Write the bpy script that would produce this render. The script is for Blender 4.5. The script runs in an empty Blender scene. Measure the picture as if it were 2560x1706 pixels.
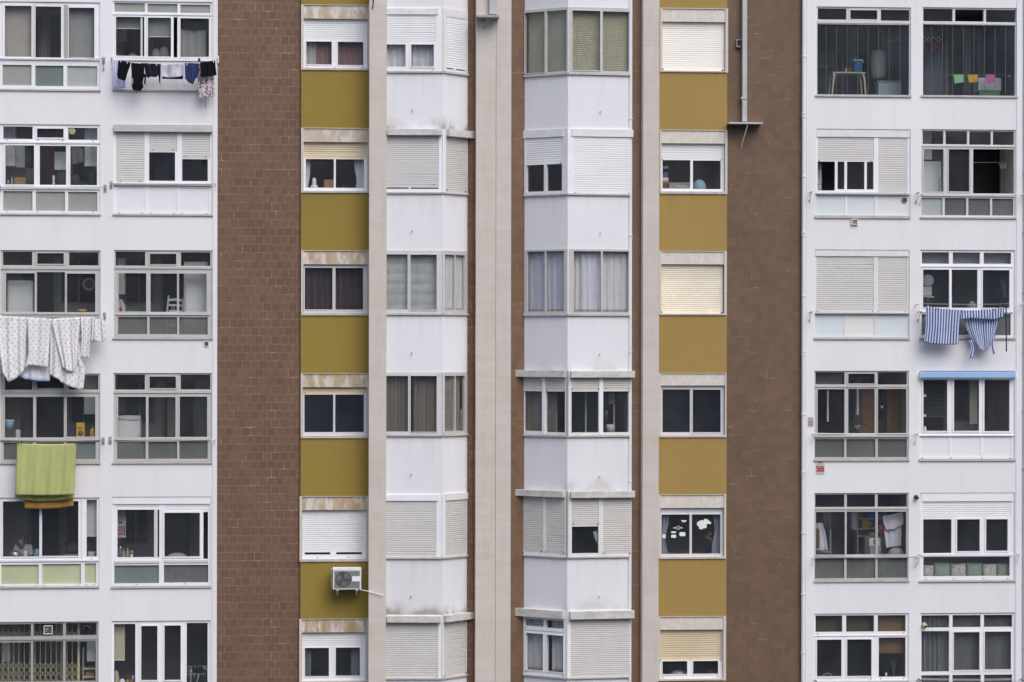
import bpy, math, random
from mathutils import Vector, Matrix
random.seed(7)
SC = bpy.context.scene
COL = SC.collection

# ---------------------------------------------------------------- camera
F, PSI, ROLL, D, HZ = 6490.0, math.radians(4.7), math.radians(0.09), 61.2, 21.0
CAM = Vector((-D * math.tan(PSI), -D, HZ))
FWD = Vector((math.sin(PSI), math.cos(PSI), 0))
R0 = Vector((math.cos(PSI), -math.sin(PSI), 0))
UP0 = Vector((0, 0, 1))
RGT = R0 * math.cos(ROLL) + UP0 * math.sin(ROLL)
UPV = UP0 * math.cos(ROLL) - R0 * math.sin(ROLL)
cd = bpy.data.cameras.new("camera")
cam = bpy.data.objects.new("camera", cd)
COL.objects.link(cam)
cd.sensor_width = 36.0
cd.lens = 36.0 * F / 2560.0
cd.clip_start, cd.clip_end = 0.5, 3000.0
cam.matrix_world = Matrix(((RGT.x, UPV.x, -FWD.x, CAM.x), (RGT.y, UPV.y, -FWD.y, CAM.y),
                           (RGT.z, UPV.z, -FWD.z, CAM.z), (0, 0, 0, 1)))
SC.camera = cam

# ---------------------------------------------------------------- world, sun, exposure
SUN_EL, SUN_AZ = math.radians(52), math.radians(155)   # azimuth clockwise from +Y
w = bpy.data.worlds.new("World")
SC.world = w
w.use_nodes = True
nt = w.node_tree
sky = nt.nodes.new("ShaderNodeTexSky")
sky.sky_type = 'NISHITA'
sky.sun_disc = False
sky.sun_elevation = SUN_EL
sky.sun_rotation = SUN_AZ
sky.air_density, sky.dust_density, sky.ozone_density = 1.0, 4.0, 1.5
bg = nt.nodes["Background"]
bg.inputs[1].default_value = 0.085
nt.links.new(sky.outputs[0], bg.inputs[0])
sl = bpy.data.lights.new("sun", 'SUN')
sl.energy = 1.05
sl.angle = math.radians(52)
sl.color = (1.0, 0.965, 0.93)
sun = bpy.data.objects.new("sun", sl)
COL.objects.link(sun)
sdir = Vector((math.sin(SUN_AZ) * math.cos(SUN_EL), math.cos(SUN_AZ) * math.cos(SUN_EL), math.sin(SUN_EL)))
sun.rotation_euler = sdir.to_track_quat('Z', 'Y').to_euler()
sun.location = sdir * 100
SC.view_settings.view_transform = 'Standard'
SC.view_settings.look = 'None'
SC.view_settings.exposure = 0.96
SC.view_settings.gamma = 1.0
try:
    SC.cycles.use_denoising = True
    SC.cycles.denoiser = 'OPENIMAGEDENOISE'
    SC.cycles.transparent_max_bounces = 24
    SC.cycles.max_bounces = 10
    SC.cycles.diffuse_bounces = 5
except Exception:
    pass

# ---------------------------------------------------------------- materials
MATS = {}
def _new(name):
    m = bpy.data.materials.new(name)
    m.use_nodes = True
    MATS[name] = m
    return m, m.node_tree, m.node_tree.nodes["Principled BSDF"]
def node(t, ty, **kw):
    n = t.nodes.new(ty)
    for k, v in kw.items():
        if k.startswith('i_'):
            n.inputs[int(k[2:])].default_value = v
        else:
            setattr(n, k, v)
    return n
def mapping(t, scale, coord='Object'):
    tc = t.nodes.new("ShaderNodeTexCoord")
    mp = t.nodes.new("ShaderNodeMapping")
    mp.inputs['Scale'].default_value = scale
    t.links.new(tc.outputs[coord], mp.inputs[0])
    return mp.outputs[0]
def noise(t, scale3, detail=4, rough=0.55, coord='Object'):
    n = t.nodes.new("ShaderNodeTexNoise")
    n.inputs['Scale'].default_value = 1.0
    n.inputs['Detail'].default_value = detail
    n.inputs['Roughness'].default_value = rough
    t.links.new(mapping(t, scale3, coord), n.inputs['Vector'])
    return n.outputs['Fac']
def ramp(t, fac, stops):
    r = t.nodes.new("ShaderNodeValToRGB")
    while len(r.color_ramp.elements) < len(stops):
        r.color_ramp.elements.new(0.5)
    for e, (p, c) in zip(r.color_ramp.elements, stops):
        e.position = p
        e.color = (c, c, c, 1) if not hasattr(c, '__len__') else (*c, 1)
    t.links.new(fac, r.inputs[0])
    return r.outputs[0]
def mixc(t, fac, a, b, blend='MIX'):
    m = t.nodes.new("ShaderNodeMix")
    m.data_type = 'RGBA'
    m.blend_type = blend
    for i, v in ((0, fac), (6, a), (7, b)):
        if hasattr(v, 'is_output'):
            t.links.new(v, m.inputs[i])
        elif i == 0:
            m.inputs[i].default_value = v
        else:
            m.inputs[i].default_value = (*v, 1)
    return m.outputs[2]
def math_(t, op, a, b=None, c=None):
    m = t.nodes.new("ShaderNodeMath")
    m.operation = op
    for i, v in enumerate((a, b, c)):
        if v is None:
            continue
        if hasattr(v, 'is_output'):
            t.links.new(v, m.inputs[i])
        else:
            m.inputs[i].default_value = v
    return m.outputs[0]
def bump(t, bsdf, h, strength, dist=0.01):
    b = t.nodes.new("ShaderNodeBump")
    b.inputs['Strength'].default_value = strength
    b.inputs['Distance'].default_value = dist
    t.links.new(h, b.inputs['Height'])
    t.links.new(b.outputs[0], bsdf.inputs['Normal'])
def flat(name, col, rough=0.6, var=0.06, scale=3.0, metal=0.0, spec=0.3, fine=0.0):
    m, t, b = _new(name)
    b.inputs['Roughness'].default_value = rough
    b.inputs['Metallic'].default_value = metal
    b.inputs['Specular IOR Level'].default_value = spec
    n = noise(t, (scale,) * 3)
    lo, hi = tuple(c * (1 - var) for c in col), tuple(min(1, c * (1 + var)) for c in col)
    t.links.new(mixc(t, ramp(t, n, ((0.3, 0), (0.7, 1))), lo, hi), b.inputs['Base Color'])
    if fine:
        bump(t, b, noise(t, (60,) * 3), fine, 0.004)
    return m
def plaster(name, col, dirt=0.10, streak=0.08, moss=0.0, drip=0.0, dirtcol=(0.33, 0.32, 0.30)):
    m, t, b = _new(name)
    b.inputs['Roughness'].default_value = 0.85
    b.inputs['Specular IOR Level'].default_value = 0.15
    big = ramp(t, noise(t, (0.45, 0.45, 0.35), 5), ((0.38, 0), (0.75, 1)))
    st = ramp(t, noise(t, (5.0, 5.0, 0.35), 5, 0.6), ((0.48, 0), (0.8, 1)))
    c = mixc(t, math_(t, 'MULTIPLY', big, dirt), col, dirtcol)
    c = mixc(t, math_(t, 'MULTIPLY', st, streak), c, dirtcol)
    sp = ramp(t, noise(t, (2.2, 2.2, 2.2), 8, 0.7), ((0.68, 0), (0.78, 1)))
    c = mixc(t, math_(t, 'MULTIPLY', sp, 0.12), c, dirtcol)
    # grime along the lower and the upper edge of the panel (uv)
    tc = t.nodes.new("ShaderNodeTexCoord")
    sx = t.nodes.new("ShaderNodeSeparateXYZ")
    t.links.new(tc.outputs['UV'], sx.inputs[0])
    if drip > 0:      # run-off stains below the sill, longest at its ends
        dn = ramp(t, noise(t, (9.0, 9.0, 0.22), 4, 0.65), ((0.46, 0), (0.62, 1)))
        ln = noise(t, (2.5, 2.5, 0.1), 3, 0.6)
        top = ramp(t, math_(t, 'ADD', sx.outputs[1], math_(t, 'MULTIPLY', math_(t, 'SUBTRACT', ln, 0.5), 0.9)), ((0.45, 0), (1.0, 1)))
        c = mixc(t, math_(t, 'MULTIPLY', math_(t, 'MULTIPLY', dn, top), drip), c, dirtcol)
    if moss > 0:
        jag = noise(t, (1.5, 1.5, 1.1), 3, 0.5)
        fin = noise(t, (14, 14, 9), 6, 0.7)
        hgt = math_(t, 'MULTIPLY', math_(t, 'SUBTRACT', jag, 0.30), 0.85)
        edge = math_(t, 'SUBTRACT', hgt, sx.outputs[1])
        edge = math_(t, 'ADD', edge, math_(t, 'MULTIPLY', math_(t, 'SUBTRACT', fin, 0.5), 0.10))
        msk = ramp(t, edge, ((0.0, 0), (0.12, 0.30), (0.22, 1)))
        c = mixc(t, math_(t, 'MULTIPLY', msk, moss), c, (0.22, 0.21, 0.15))
    t.links.new(c, b.inputs['Base Color'])
    bump(t, b, noise(t, (35, 35, 35), 5, 0.7), 0.25, 0.006)
    return m
def tiles(name, col, grout, mortar, gvar, tvar, soot=None, bumpy=0.4, low=0.84):
    m, t, b = _new(name)
    b.inputs['Roughness'].default_value = 0.5
    b.inputs['Specular IOR Level'].default_value = 0.25
    tc = t.nodes.new("ShaderNodeTexCoord")
    sx = t.nodes.new("ShaderNodeSeparateXYZ")
    t.links.new(tc.outputs['Object'], sx.inputs[0])
    cx = t.nodes.new("ShaderNodeCombineXYZ")
    wob = math_(t, 'MULTIPLY', math_(t, 'SUBTRACT', noise(t, (9, 9, 9), 2), 0.5), 0.010)
    t.links.new(math_(t, 'ADD', sx.outputs[0], wob), cx.inputs[0])
    t.links.new(math_(t, 'ADD', sx.outputs[2], wob), cx.inputs[1])
    br = t.nodes.new("ShaderNodeTexBrick")
    br.offset, br.offset_frequency, br.squash = 0.5, 2, 1.0
    br.inputs['Scale'].default_value = 1.0
    br.inputs['Mortar Size'].default_value = mortar
    br.inputs['Mortar Smooth'].default_value = 0.3
    br.inputs['Bias'].default_value = 0.0
    br.inputs['Brick Width'].default_value = 0.1965
    br.inputs['Row Height'].default_value = 0.1955
    br.inputs['Color1'].default_value = (*[c * (1 - tvar) for c in col], 1)
    br.inputs['Color2'].default_value = (*[c * (1 + tvar) for c in col], 1)
    t.links.new(cx.outputs[0], br.inputs['Vector'])
    g = ramp(t, noise(t, (2.4, 2.4, 5.5), 3, 0.7), ((0.40, grout[0]), (0.60, grout[1]), (0.74, gvar)))
    t.links.new(g, br.inputs['Mortar'])
    c = mixc(t, ramp(t, noise(t, (0.8, 0.8, 0.5), 4), ((0.3, 0), (0.7, 1))), (0.94, 0.94, 0.94), (1.05, 1.05, 1.05))
    c = mixc(t, 1.0, br.outputs['Color'], c, 'MULTIPLY')
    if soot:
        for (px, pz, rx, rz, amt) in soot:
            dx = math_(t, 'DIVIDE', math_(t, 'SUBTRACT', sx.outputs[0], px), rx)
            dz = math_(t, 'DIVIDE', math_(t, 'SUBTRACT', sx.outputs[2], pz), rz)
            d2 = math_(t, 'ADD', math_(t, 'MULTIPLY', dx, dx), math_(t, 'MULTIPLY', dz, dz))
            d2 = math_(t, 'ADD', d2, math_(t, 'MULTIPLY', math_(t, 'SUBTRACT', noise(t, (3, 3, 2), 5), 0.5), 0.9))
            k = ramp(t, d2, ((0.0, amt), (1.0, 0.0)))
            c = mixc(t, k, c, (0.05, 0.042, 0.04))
    t.links.new(c, b.inputs['Base Color'])
    inv = math_(t, 'SUBTRACT', 1.0, br.outputs['Fac'])
    bump(t, b, inv, bumpy, 0.004)
    return m
def stone(name, col, vein=(0.40, 0.35, 0.31), joint=0.72, amt=0.35):
    m, t, b = _new(name)
    b.inputs['Roughness'].default_value = 0.7
    b.inputs['Specular IOR Level'].default_value = 0.2
    tc = t.nodes.new("ShaderNodeTexCoord")
    sx = t.nodes.new("ShaderNodeSeparateXYZ")
    t.links.new(tc.outputs['Object'], sx.inputs[0])
    c = mixc(t, ramp(t, noise(t, (1.2, 1.2, 6.0), 7, 0.65), ((0.35, 0), (0.75, 1))), col, tuple(a * 0.6 + v * 0.4 for a, v in zip(col, vein)))
    c = mixc(t, math_(t, 'MULTIPLY', ramp(t, noise(t, (7, 7, 0.9), 6, 0.7), ((0.5, 0), (0.8, 1))), amt), c, vein)
    c = mixc(t, math_(t, 'MULTIPLY', ramp(t, noise(t, (0.3, 0.3, 0.45), 3), ((0.4, 0), (0.7, 1))), 0.35), c, (0.55, 0.53, 0.50))
    c = mixc(t, math_(t, 'MULTIPLY', ramp(t, noise(t, (22, 22, 9), 4, 0.8), ((0.62, 0), (0.75, 1))), 0.35), c, vein)
    # slab joints and a tone for every slab
    zz = math_(t, 'DIVIDE', sx.outputs[2], joint)
    fr = math_(t, 'FRACT', zz)
    ln = math_(t, 'LESS_THAN', fr, 0.012)
    c = mixc(t, math_(t, 'MULTIPLY', ln, 0.2), c, (0.25, 0.23, 0.22))
    wn = t.nodes.new("ShaderNodeTexWhiteNoise")
    wn.noise_dimensions = '1D'
    t.links.new(math_(t, 'FLOOR', zz), wn.inputs['W'])
    c = mixc(t, math_(t, 'MULTIPLY', wn.outputs[0], 0.22), c, tuple(v * 1.2 for v in vein))
    t.links.new(c, b.inputs['Base Color'])
    bump(t, b, noise(t, (30, 30, 30), 5, 0.7), 0.2, 0.004)
    return m
def stained(name, seed, amt):
    m, t, b = _new(name)
    b.inputs['Roughness'].default_value = 0.6
    tc = t.nodes.new("ShaderNodeTexCoord")
    mp = t.nodes.new("ShaderNodeMapping")
    mp.inputs['Location'].default_value = (seed * 3.1, seed * 1.7, 0)
    mp.inputs['Scale'].default_value = (7.0, 0.55, 1)
    t.links.new(tc.outputs['UV'], mp.inputs[0])
    n = t.nodes.new("ShaderNodeTexNoise")
    n.inputs['Scale'].default_value = 1.0
    n.inputs['Detail'].default_value = 5
    n.inputs['Roughness'].default_value = 0.6
    t.links.new(mp.outputs[0], n.inputs['Vector'])
    st = ramp(t, n.outputs['Fac'], ((0.40, 0), (0.52, 1)))
    mot = noise(t, (9, 9, 6), 6, 0.7)
    base = mixc(t, ramp(t, mot, ((0.35, 0), (0.65, 1))), (0.56, 0.52, 0.48), (0.68, 0.65, 0.62))
    tan = mixc(t, ramp(t, noise(t, (6, 6, 3), 4), ((0.3, 0), (0.7, 1))), (0.34, 0.24, 0.12), (0.50, 0.40, 0.27))
    t.links.new(mixc(t, math_(t, 'MULTIPLY', st, amt), base, tan), b.inputs['Base Color'])
    return m
def glass(name, tint=(0.90, 0.93, 0.93), refl=1.0, wav=0.0):
    m = bpy.data.materials.new(name)
    m.use_nodes = True
    MATS[name] = m
    t = m.node_tree
    t.nodes.remove(t.nodes["Principled BSDF"])
    out = t.nodes["Material Output"]
    tr = t.nodes.new("ShaderNodeBsdfTransparent")
    tr.inputs[0].default_value = (*tint, 1)
    gl = t.nodes.new("ShaderNodeBsdfGlossy")
    gl.inputs['Roughness'].default_value = 0.035
    gl.inputs[0].default_value = (1, 1, 1, 1)
    fr = t.nodes.new("ShaderNodeFresnel")
    fr.inputs[0].default_value = 1.45
    bp = t.nodes.new("ShaderNodeBump")
    bp.inputs['Strength'].default_value = 0.10
    bp.inputs['Distance'].default_value = 0.05
    t.links.new(noise(t, (1.1, 1.1, 1.3), 2), bp.inputs['Height'])
    t.links.new(bp.outputs[0], gl.inputs['Normal'])
    mx = t.nodes.new("ShaderNodeMixShader")
    geo = t.nodes.new("ShaderNodeNewGeometry")      # the sheet's back faces only let light through
    front = math_(t, 'SUBTRACT', 1.0, geo.outputs['Backfacing'])
    f2 = math_(t, 'MINIMUM', math_(t, 'MULTIPLY', fr.outputs[0], 2.4 * refl), 1.0)
    t.links.new(math_(t, 'MULTIPLY', f2, front), mx.inputs[0])
    t.links.new(tr.outputs[0], mx.inputs[1])
    t.links.new(gl.outputs[0], mx.inputs[2])
    # pale diffuse veil mixed in, standing for the grey haze on the panes
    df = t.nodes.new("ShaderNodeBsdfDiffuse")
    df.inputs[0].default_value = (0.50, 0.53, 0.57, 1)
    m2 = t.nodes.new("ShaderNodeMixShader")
    haze = ramp(t, noise(t, (1.4, 1.4, 0.9), 6, 0.65), ((0.3, 0.014), (0.75, 0.050)))
    t.links.new(math_(t, 'MULTIPLY', haze, front), m2.inputs[0])
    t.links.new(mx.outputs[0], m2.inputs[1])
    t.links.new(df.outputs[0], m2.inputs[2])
    t.links.new(m2.outputs[0], out.inputs[0])
    return m
def frost(name, col, clear=0.35):
    m = bpy.data.materials.new(name)
    m.use_nodes = True
    MATS[name] = m
    t = m.node_tree
    b = t.nodes["Principled BSDF"]
    out = t.nodes["Material Output"]
    b.inputs['Roughness'].default_value = 0.25
    n = ramp(t, noise(t, (1.6, 1.6, 1.6), 3), ((0.3, 0), (0.7, 1)))
    t.links.new(mixc(t, n, tuple(c * 0.9 for c in col), tuple(c * 1.06 for c in col)), b.inputs['Base Color'])
    tr = t.nodes.new("ShaderNodeBsdfTransparent")
    tr.inputs[0].default_value = (0.8, 0.83, 0.83, 1)
    mx = t.nodes.new("ShaderNodeMixShader")
    mx.inputs[0].default_value = 1 - clear
    t.links.new(tr.outputs[0], mx.inputs[1])
    t.links.new(b.outputs[0], mx.inputs[2])
    t.links.new(mx.outputs[0], out.inputs[0])
    return m
def weathered(name, col, dirt=(0.30, 0.28, 0.24), amt=0.5, rough=0.6):
    m, t, b = _new(name)
    b.inputs['Roughness'].default_value = rough
    s = ramp(t, noise(t, (3.5, 3.5, 9.0), 7, 0.7), ((0.45, 0), (0.75, 1)))
    s2 = ramp(t, noise(t, (11, 11, 1.0), 5, 0.6), ((0.5, 0), (0.8, 1)))
    c = mixc(t, math_(t, 'MULTIPLY', s, amt), col, dirt)
    c = mixc(t, math_(t, 'MULTIPLY', s2, amt * 0.5), c, dirt)
    t.links.new(c, b.inputs['Base Color'])
    return m
def fabric(name, col, col2=None, pattern=None, rough=0.9):
    m, t, b = _new(name)
    b.inputs['Roughness'].default_value = rough
    b.inputs['Specular IOR Level'].default_value = 0.1
    tc = t.nodes.new("ShaderNodeTexCoord")
    sx = t.nodes.new("ShaderNodeSeparateXYZ")
    t.links.new(tc.outputs['UV'], sx.inputs[0])
    soft = ramp(t, noise(t, (4, 4, 4), 4), ((0.3, 0), (0.7, 1)))
    base = mixc(t, soft, tuple(c * 0.93 for c in col), tuple(min(1, c * 1.05) for c in col))
    if pattern == 'dots':
        pt, rw = 0.132, 0.080
        row = math_(t, 'FLOOR', math_(t, 'DIVIDE', sx.outputs[1], rw))
        off = math_(t, 'MULTIPLY', math_(t, 'MODULO', row, 2.0), 0.5)
        fx = math_(t, 'SUBTRACT', math_(t, 'FRACT', math_(t, 'ADD', math_(t, 'DIVIDE', sx.outputs[0], pt), off)), 0.5)
        fz = math_(t, 'SUBTRACT', math_(t, 'FRACT', math_(t, 'DIVIDE', sx.outputs[1], rw)), 0.5)
        fz = math_(t, 'MULTIPLY', fz, rw / pt)
        d = math_(t, 'SQRT', math_(t, 'ADD', math_(t, 'MULTIPLY', fx, fx), math_(t, 'MULTIPLY', fz, fz)))
        base = mixc(t, ramp(t, d, ((0.09, 1), (0.12, 0))), base, col2)
    elif pattern == 'stripes':
        fx = math_(t, 'FRACT', math_(t, 'DIVIDE', sx.outputs[0], 0.068))
        k = ramp(t, fx, ((0.0, 0.1), (0.22, 0.0), (0.27, 0.95), (0.42, 1.0), (0.74, 1.0), (0.78, 0.4), (0.92, 0.4), (0.96, 0.1)))
        base = mixc(t, k, base, col2)
    elif pattern == 'floral':
        v = t.nodes.new("ShaderNodeTexVoronoi")
        v.inputs['Scale'].default_value = 24
        t.links.new(tc.outputs['UV'], v.inputs['Vector'])
        nn = t.nodes.new("ShaderNodeTexNoise")
        nn.inputs['Scale'].default_value = 30
        t.links.new(tc.outputs['UV'], nn.inputs['Vector'])
        dd = math_(t, 'ADD', v.outputs['Distance'], math_(t, 'MULTIPLY', math_(t, 'SUBTRACT', nn.outputs['Fac'], 0.5), 0.7))
        base = mixc(t, ramp(t, dd, ((0.34, 1), (0.46, 0))), base, col2)
    elif pattern == 'hem':
        k = ramp(t, sx.outputs[1], ((0.03, 1), (0.034, 0.35), (0.075, 0.5), (0.08, 0.0)))
        base = mixc(t, k, base, col2)
    elif pattern == 'terry':
        st = ramp(t, noise(t, (9, 9, 0.8), 4, 0.6), ((0.4, 0), (0.7, 1)))
        base = mixc(t, math_(t, 'MULTIPLY', st, 0.30), base, col2)
    elif pattern == 'sheer':
        st = ramp(t, noise(t, (14, 14, 0.5), 4, 0.6), ((0.35, 0), (0.7, 1)))
        base = mixc(t, math_(t, 'MULTIPLY', st, 0.25), base, tuple(c * 0.6 for c in col))
    elif pattern == 'weave':
        wv = t.nodes.new("ShaderNodeTexWave")
        wv.inputs['Scale'].default_value = 22
        wv.inputs['Distortion'].default_value = 1.0
        t.links.new(mapping(t, (0.2, 0.2, 1.0)), wv.inputs['Vector'])
        base = mixc(t, math_(t, 'MULTIPLY', wv.outputs['Fac'], 0.5), base, tuple(c * 0.5 for c in col))
    t.links.new(base, b.inputs['Base Color'])
    bump(t, b, noise(t, (11, 11, 6), 4, 0.6), 0.35, 0.03)
    return m

WHITE = (0.748, 0.756, 0.79)
plaster('render_white', WHITE, dirt=0.13, streak=0.10)
plaster('render_bay', (0.73, 0.742, 0.785), dirt=0.12, streak=0.06, drip=0.12)
plaster('render_bay_moss', (0.72, 0.732, 0.775), dirt=0.16, streak=0.08, moss=0.8, drip=0.15)
plaster('render_bay_grime', (0.725, 0.737, 0.78), dirt=0.14, streak=0.07, moss=0.3, drip=0.12)
plaster('mustard_left', (0.285, 0.21, 0.05), dirt=0.30, streak=0.16, drip=0.28, dirtcol=(0.21, 0.155, 0.06))
plaster('mustard_right', (0.345, 0.24, 0.082), dirt=0.28, streak=0.16, drip=0.25, dirtcol=(0.26, 0.175, 0.075))
stone('stone_column', (0.585, 0.548, 0.51), amt=0.5)
stone('stone_column_b', (0.575, 0.55, 0.52), joint=1.31, amt=0.4)
stone('stone_trim', (0.61, 0.585, 0.555), joint=50.0, amt=0.3)
weathered('stone_sill', (0.52, 0.49, 0.47), (0.22, 0.21, 0.17), 0.55, 0.8)
for k_, a_ in (('lintel_a', 0.75), ('lintel_b', 0.6), ('lintel_c', 0.85), ('lintel_d', 0.85), ('lintel_e', 0.95), ('lintel_f', 1.0)):
    stained(k_, ord(k_[-1]) * 1.37, a_)
for i_ in range(6):
    stained('lintel_r%d' % i_, 40 + i_ * 2.3, 0.10)
flat('pvc', (0.78, 0.79, 0.83), 0.35, 0.04, 2.0, spec=0.4)
weathered('pvc_old', (0.72, 0.72, 0.73), (0.38, 0.37, 0.34), 0.35, 0.45)
weathered('alu', (0.50, 0.495, 0.485), (0.32, 0.31, 0.29), 0.35, 0.4)
weathered('alu_light', (0.60, 0.605, 0.62), (0.38, 0.37, 0.36), 0.3, 0.4)
weathered('alu_dark', (0.36, 0.36, 0.365), (0.24, 0.24, 0.24), 0.3, 0.45)
weathered('hood', (0.585, 0.575, 0.565), (0.22, 0.215, 0.165), 0.6, 0.6)
weathered('hood_stained', (0.52, 0.51, 0.50), (0.25, 0.24, 0.21), 0.5, 0.6)
flat('shutter_white', (0.73, 0.745, 0.77), 0.4, 0.03, 2.0)
flat('shutter_grey', (0.57, 0.565, 0.56), 0.45, 0.04, 2.0)
weathered('shutter_old', (0.56, 0.55, 0.53), (0.40, 0.38, 0.34), 0.35, 0.5)
flat('shutter_cream', (0.66, 0.57, 0.40), 0.45, 0.05, 2.0)
flat('shutter_ivory', (0.78, 0.73, 0.60), 0.45, 0.06, 1.2)
flat('shutter_pale', (0.82, 0.81, 0.77), 0.45, 0.03, 1.2)
flat('panel_white', (0.74, 0.75, 0.79), 0.35, 0.03, 1.5)
flat('panel_blue', (0.64, 0.71, 0.75), 0.25, 0.03, 1.0)
flat('panel_cream', (0.71, 0.725, 0.725), 0.3, 0.03, 1.0)
flat('screw_dark', (0.10, 0.10, 0.10), 0.5)
flat('metal_grey', (0.33, 0.33, 0.34), 0.5, 0.15, 12.0, metal=0.3)
weathered('metal_rusty', (0.36, 0.35, 0.345), (0.17, 0.11, 0.07), 0.7, 0.6)
flat('galvanised', (0.46, 0.47, 0.49), 0.45, 0.08, 4.0, metal=0.2)
flat('cord_white', (0.70, 0.70, 0.70), 0.6)
flat('cord_dark', (0.12, 0.12, 0.13), 0.6)
flat('pipe_white', (0.70, 0.71, 0.76), 0.4, 0.04, 1.0)
flat('pipe_blue', (0.50, 0.56, 0.62), 0.4, 0.04, 1.0)
flat('black', (0.012, 0.012, 0.015), 0.5)
flat('dark_grey', (0.05, 0.05, 0.055), 0.6)
flat('mid_grey', (0.25, 0.255, 0.25), 0.55, 0.08)
flat('grille_grey', (0.14, 0.145, 0.14), 0.6, 0.05)
flat('fan_dark', (0.05, 0.051, 0.053), 0.6, 0.2, 25.0)
flat('appliance', (0.76, 0.78, 0.78), 0.3, 0.02)
flat('wood_white', (0.76, 0.76, 0.75), 0.45, 0.03)
flat('beige', (0.52, 0.45, 0.33), 0.6)
flat('cream_paint', (0.66, 0.60, 0.42), 0.5)
flat('gate_cream', (0.47, 0.43, 0.27), 0.5, 0.15, 6.0)
flat('wood_brown', (0.17, 0.09, 0.04), 0.6, 0.25, 6.0)
flat('cardboard', (0.42, 0.26, 0.13), 0.8, 0.08)
flat('yellow', (0.70, 0.42, 0.03), 0.45, 0.08)
flat('blue', (0.03, 0.16, 0.46), 0.4)
flat('light_blue', (0.32, 0.52, 0.78), 0.6)
flat('sky_blue_cloth', (0.31, 0.48, 0.74), 0.8, 0.04, 1.0)
flat('red', (0.40, 0.04, 0.04), 0.5)
flat('pink', (0.55, 0.12, 0.22), 0.7)
flat('green', (0.10, 0.30, 0.12), 0.6)
flat('sign_red', (0.36, 0.035, 0.05), 0.5, 0.05)
flat('sign_white', (0.50, 0.50, 0.51), 0.5, 0.05)
flat('sign_grey', (0.42, 0.40, 0.42), 0.5, 0.05)
flat('sign_mauve', (0.30, 0.26, 0.30), 0.5, 0.05)
flat('steel', (0.60, 0.60, 0.60), 0.25, 0.1, metal=0.8)
flat('skin', (0.30, 0.17, 0.12), 0.6, 0.05)
flat('hair_grey', (0.10, 0.10, 0.10), 0.8, 0.2, 20)
flat('leaf', (0.028, 0.05, 0.024), 0.6, 0.3, 8)
flat('terracotta', (0.20, 0.17, 0.15), 0.7)
flat('room_light', (0.50, 0.47, 0.42), 0.9)
flat('room_mid', (0.50, 0.485, 0.46), 0.9)
flat('room_dim', (0.42, 0.41, 0.40), 0.9)
flat('room_dark', (0.26, 0.265, 0.28), 0.9)
flat('room_blue', (0.10, 0.135, 0.16), 0.9)
flat('room_red', (0.16, 0.05, 0.05), 0.9)
flat('room_beige', (0.34, 0.29, 0.23), 0.9)
flat('ground', (0.07, 0.068, 0.065), 0.9, 0.2, 0.2)
def added_hillside():  # unseen slope behind the camera, its tones set for the reflections in the glass
    m, t, b = _new('added_hill')
    b.inputs['Roughness'].default_value = 1.0
    v = t.nodes.new("ShaderNodeTexVoronoi")
    v.inputs['Scale'].default_value = 1.0
    t.links.new(mapping(t, (0.40, 0.40, 0.52)), v.inputs['Vector'])
    sp = t.nodes.new("ShaderNodeSeparateColor")
    t.links.new(v.outputs['Color'], sp.inputs[0])
    wood = mixc(t, noise(t, (0.2, 0.2, 0.2), 5), (0.15, 0.17, 0.19), (0.25, 0.275, 0.30))
    c = mixc(t, ramp(t, sp.outputs[0], ((0.42, 0), (0.5, 1))), wood, (0.34, 0.355, 0.39))
    c = mixc(t, ramp(t, sp.outputs[1], ((0.7, 0), (0.75, 1))), c, (0.20, 0.21, 0.235))
    t.links.new(c, b.inputs['Base Color'])
added_hillside()
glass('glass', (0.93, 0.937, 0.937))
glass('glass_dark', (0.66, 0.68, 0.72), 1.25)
frost('frost_grey', (0.40, 0.42, 0.40), 0.25)
frost('frost_dark', (0.19, 0.20, 0.20), 0.42)
frost('frost_mid', (0.33, 0.34, 0.33), 0.35)
frost('frost_green', (0.50, 0.54, 0.36), 0.10)
frost('frost_pale', (0.50, 0.55, 0.55), 0.3)
frost('frost_teal', (0.22, 0.27, 0.27), 0.3)
fabric('sheer_white', (0.74, 0.74, 0.75), pattern='sheer')
fabric('sheer_blue', (0.76, 0.77, 0.85), pattern='sheer')
fabric('sheer_green', (0.53, 0.555, 0.545), pattern='sheer')
fabric('curtain_grey', (0.36, 0.37, 0.36), pattern='sheer')
fabric('curtain_teal', (0.20, 0.215, 0.22), pattern='sheer')
fabric('curtain_mauve', (0.29, 0.175, 0.185), pattern='sheer')
fabric('curtain_dark', (0.075, 0.046, 0.05), pattern='sheer')
fabric('blind_brown', (0.275, 0.235, 0.20), pattern='sheer')
fabric('blind_green', (0.46, 0.445, 0.32))
fabric('blind_beige', (0.56, 0.52, 0.40))
fabric('blind_white', (0.64, 0.66, 0.64))
fabric('bamboo', (0.24, 0.15, 0.08), pattern='weave')
fabric('bamboo_dark', (0.10, 0.078, 0.05), pattern='weave')
fabric('screen_orange', (0.25, 0.12, 0.04), pattern='weave')
fabric('dots', (0.72, 0.715, 0.745), (0.24, 0.235, 0.29), 'dots')
fabric('hem_blue', (0.72, 0.72, 0.76), (0.13, 0.22, 0.55), 'hem')
fabric('blue_cloth', (0.15, 0.27, 0.62))
fabric('lime', (0.42, 0.45, 0.19), (0.30, 0.33, 0.11), 'terry')
fabric('orange_cloth', (0.50, 0.26, 0.075), (0.36, 0.17, 0.03), 'terry')
fabric('stripes', (0.63, 0.68, 0.77), (0.06, 0.10, 0.30), 'stripes')
fabric('pale_blue', (0.50, 0.54, 0.78))
fabric('black_cloth', (0.008, 0.009, 0.012))
fabric('navy_cloth', (0.018, 0.017, 0.032))
fabric('grey_cloth', (0.50, 0.50, 0.60))
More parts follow.
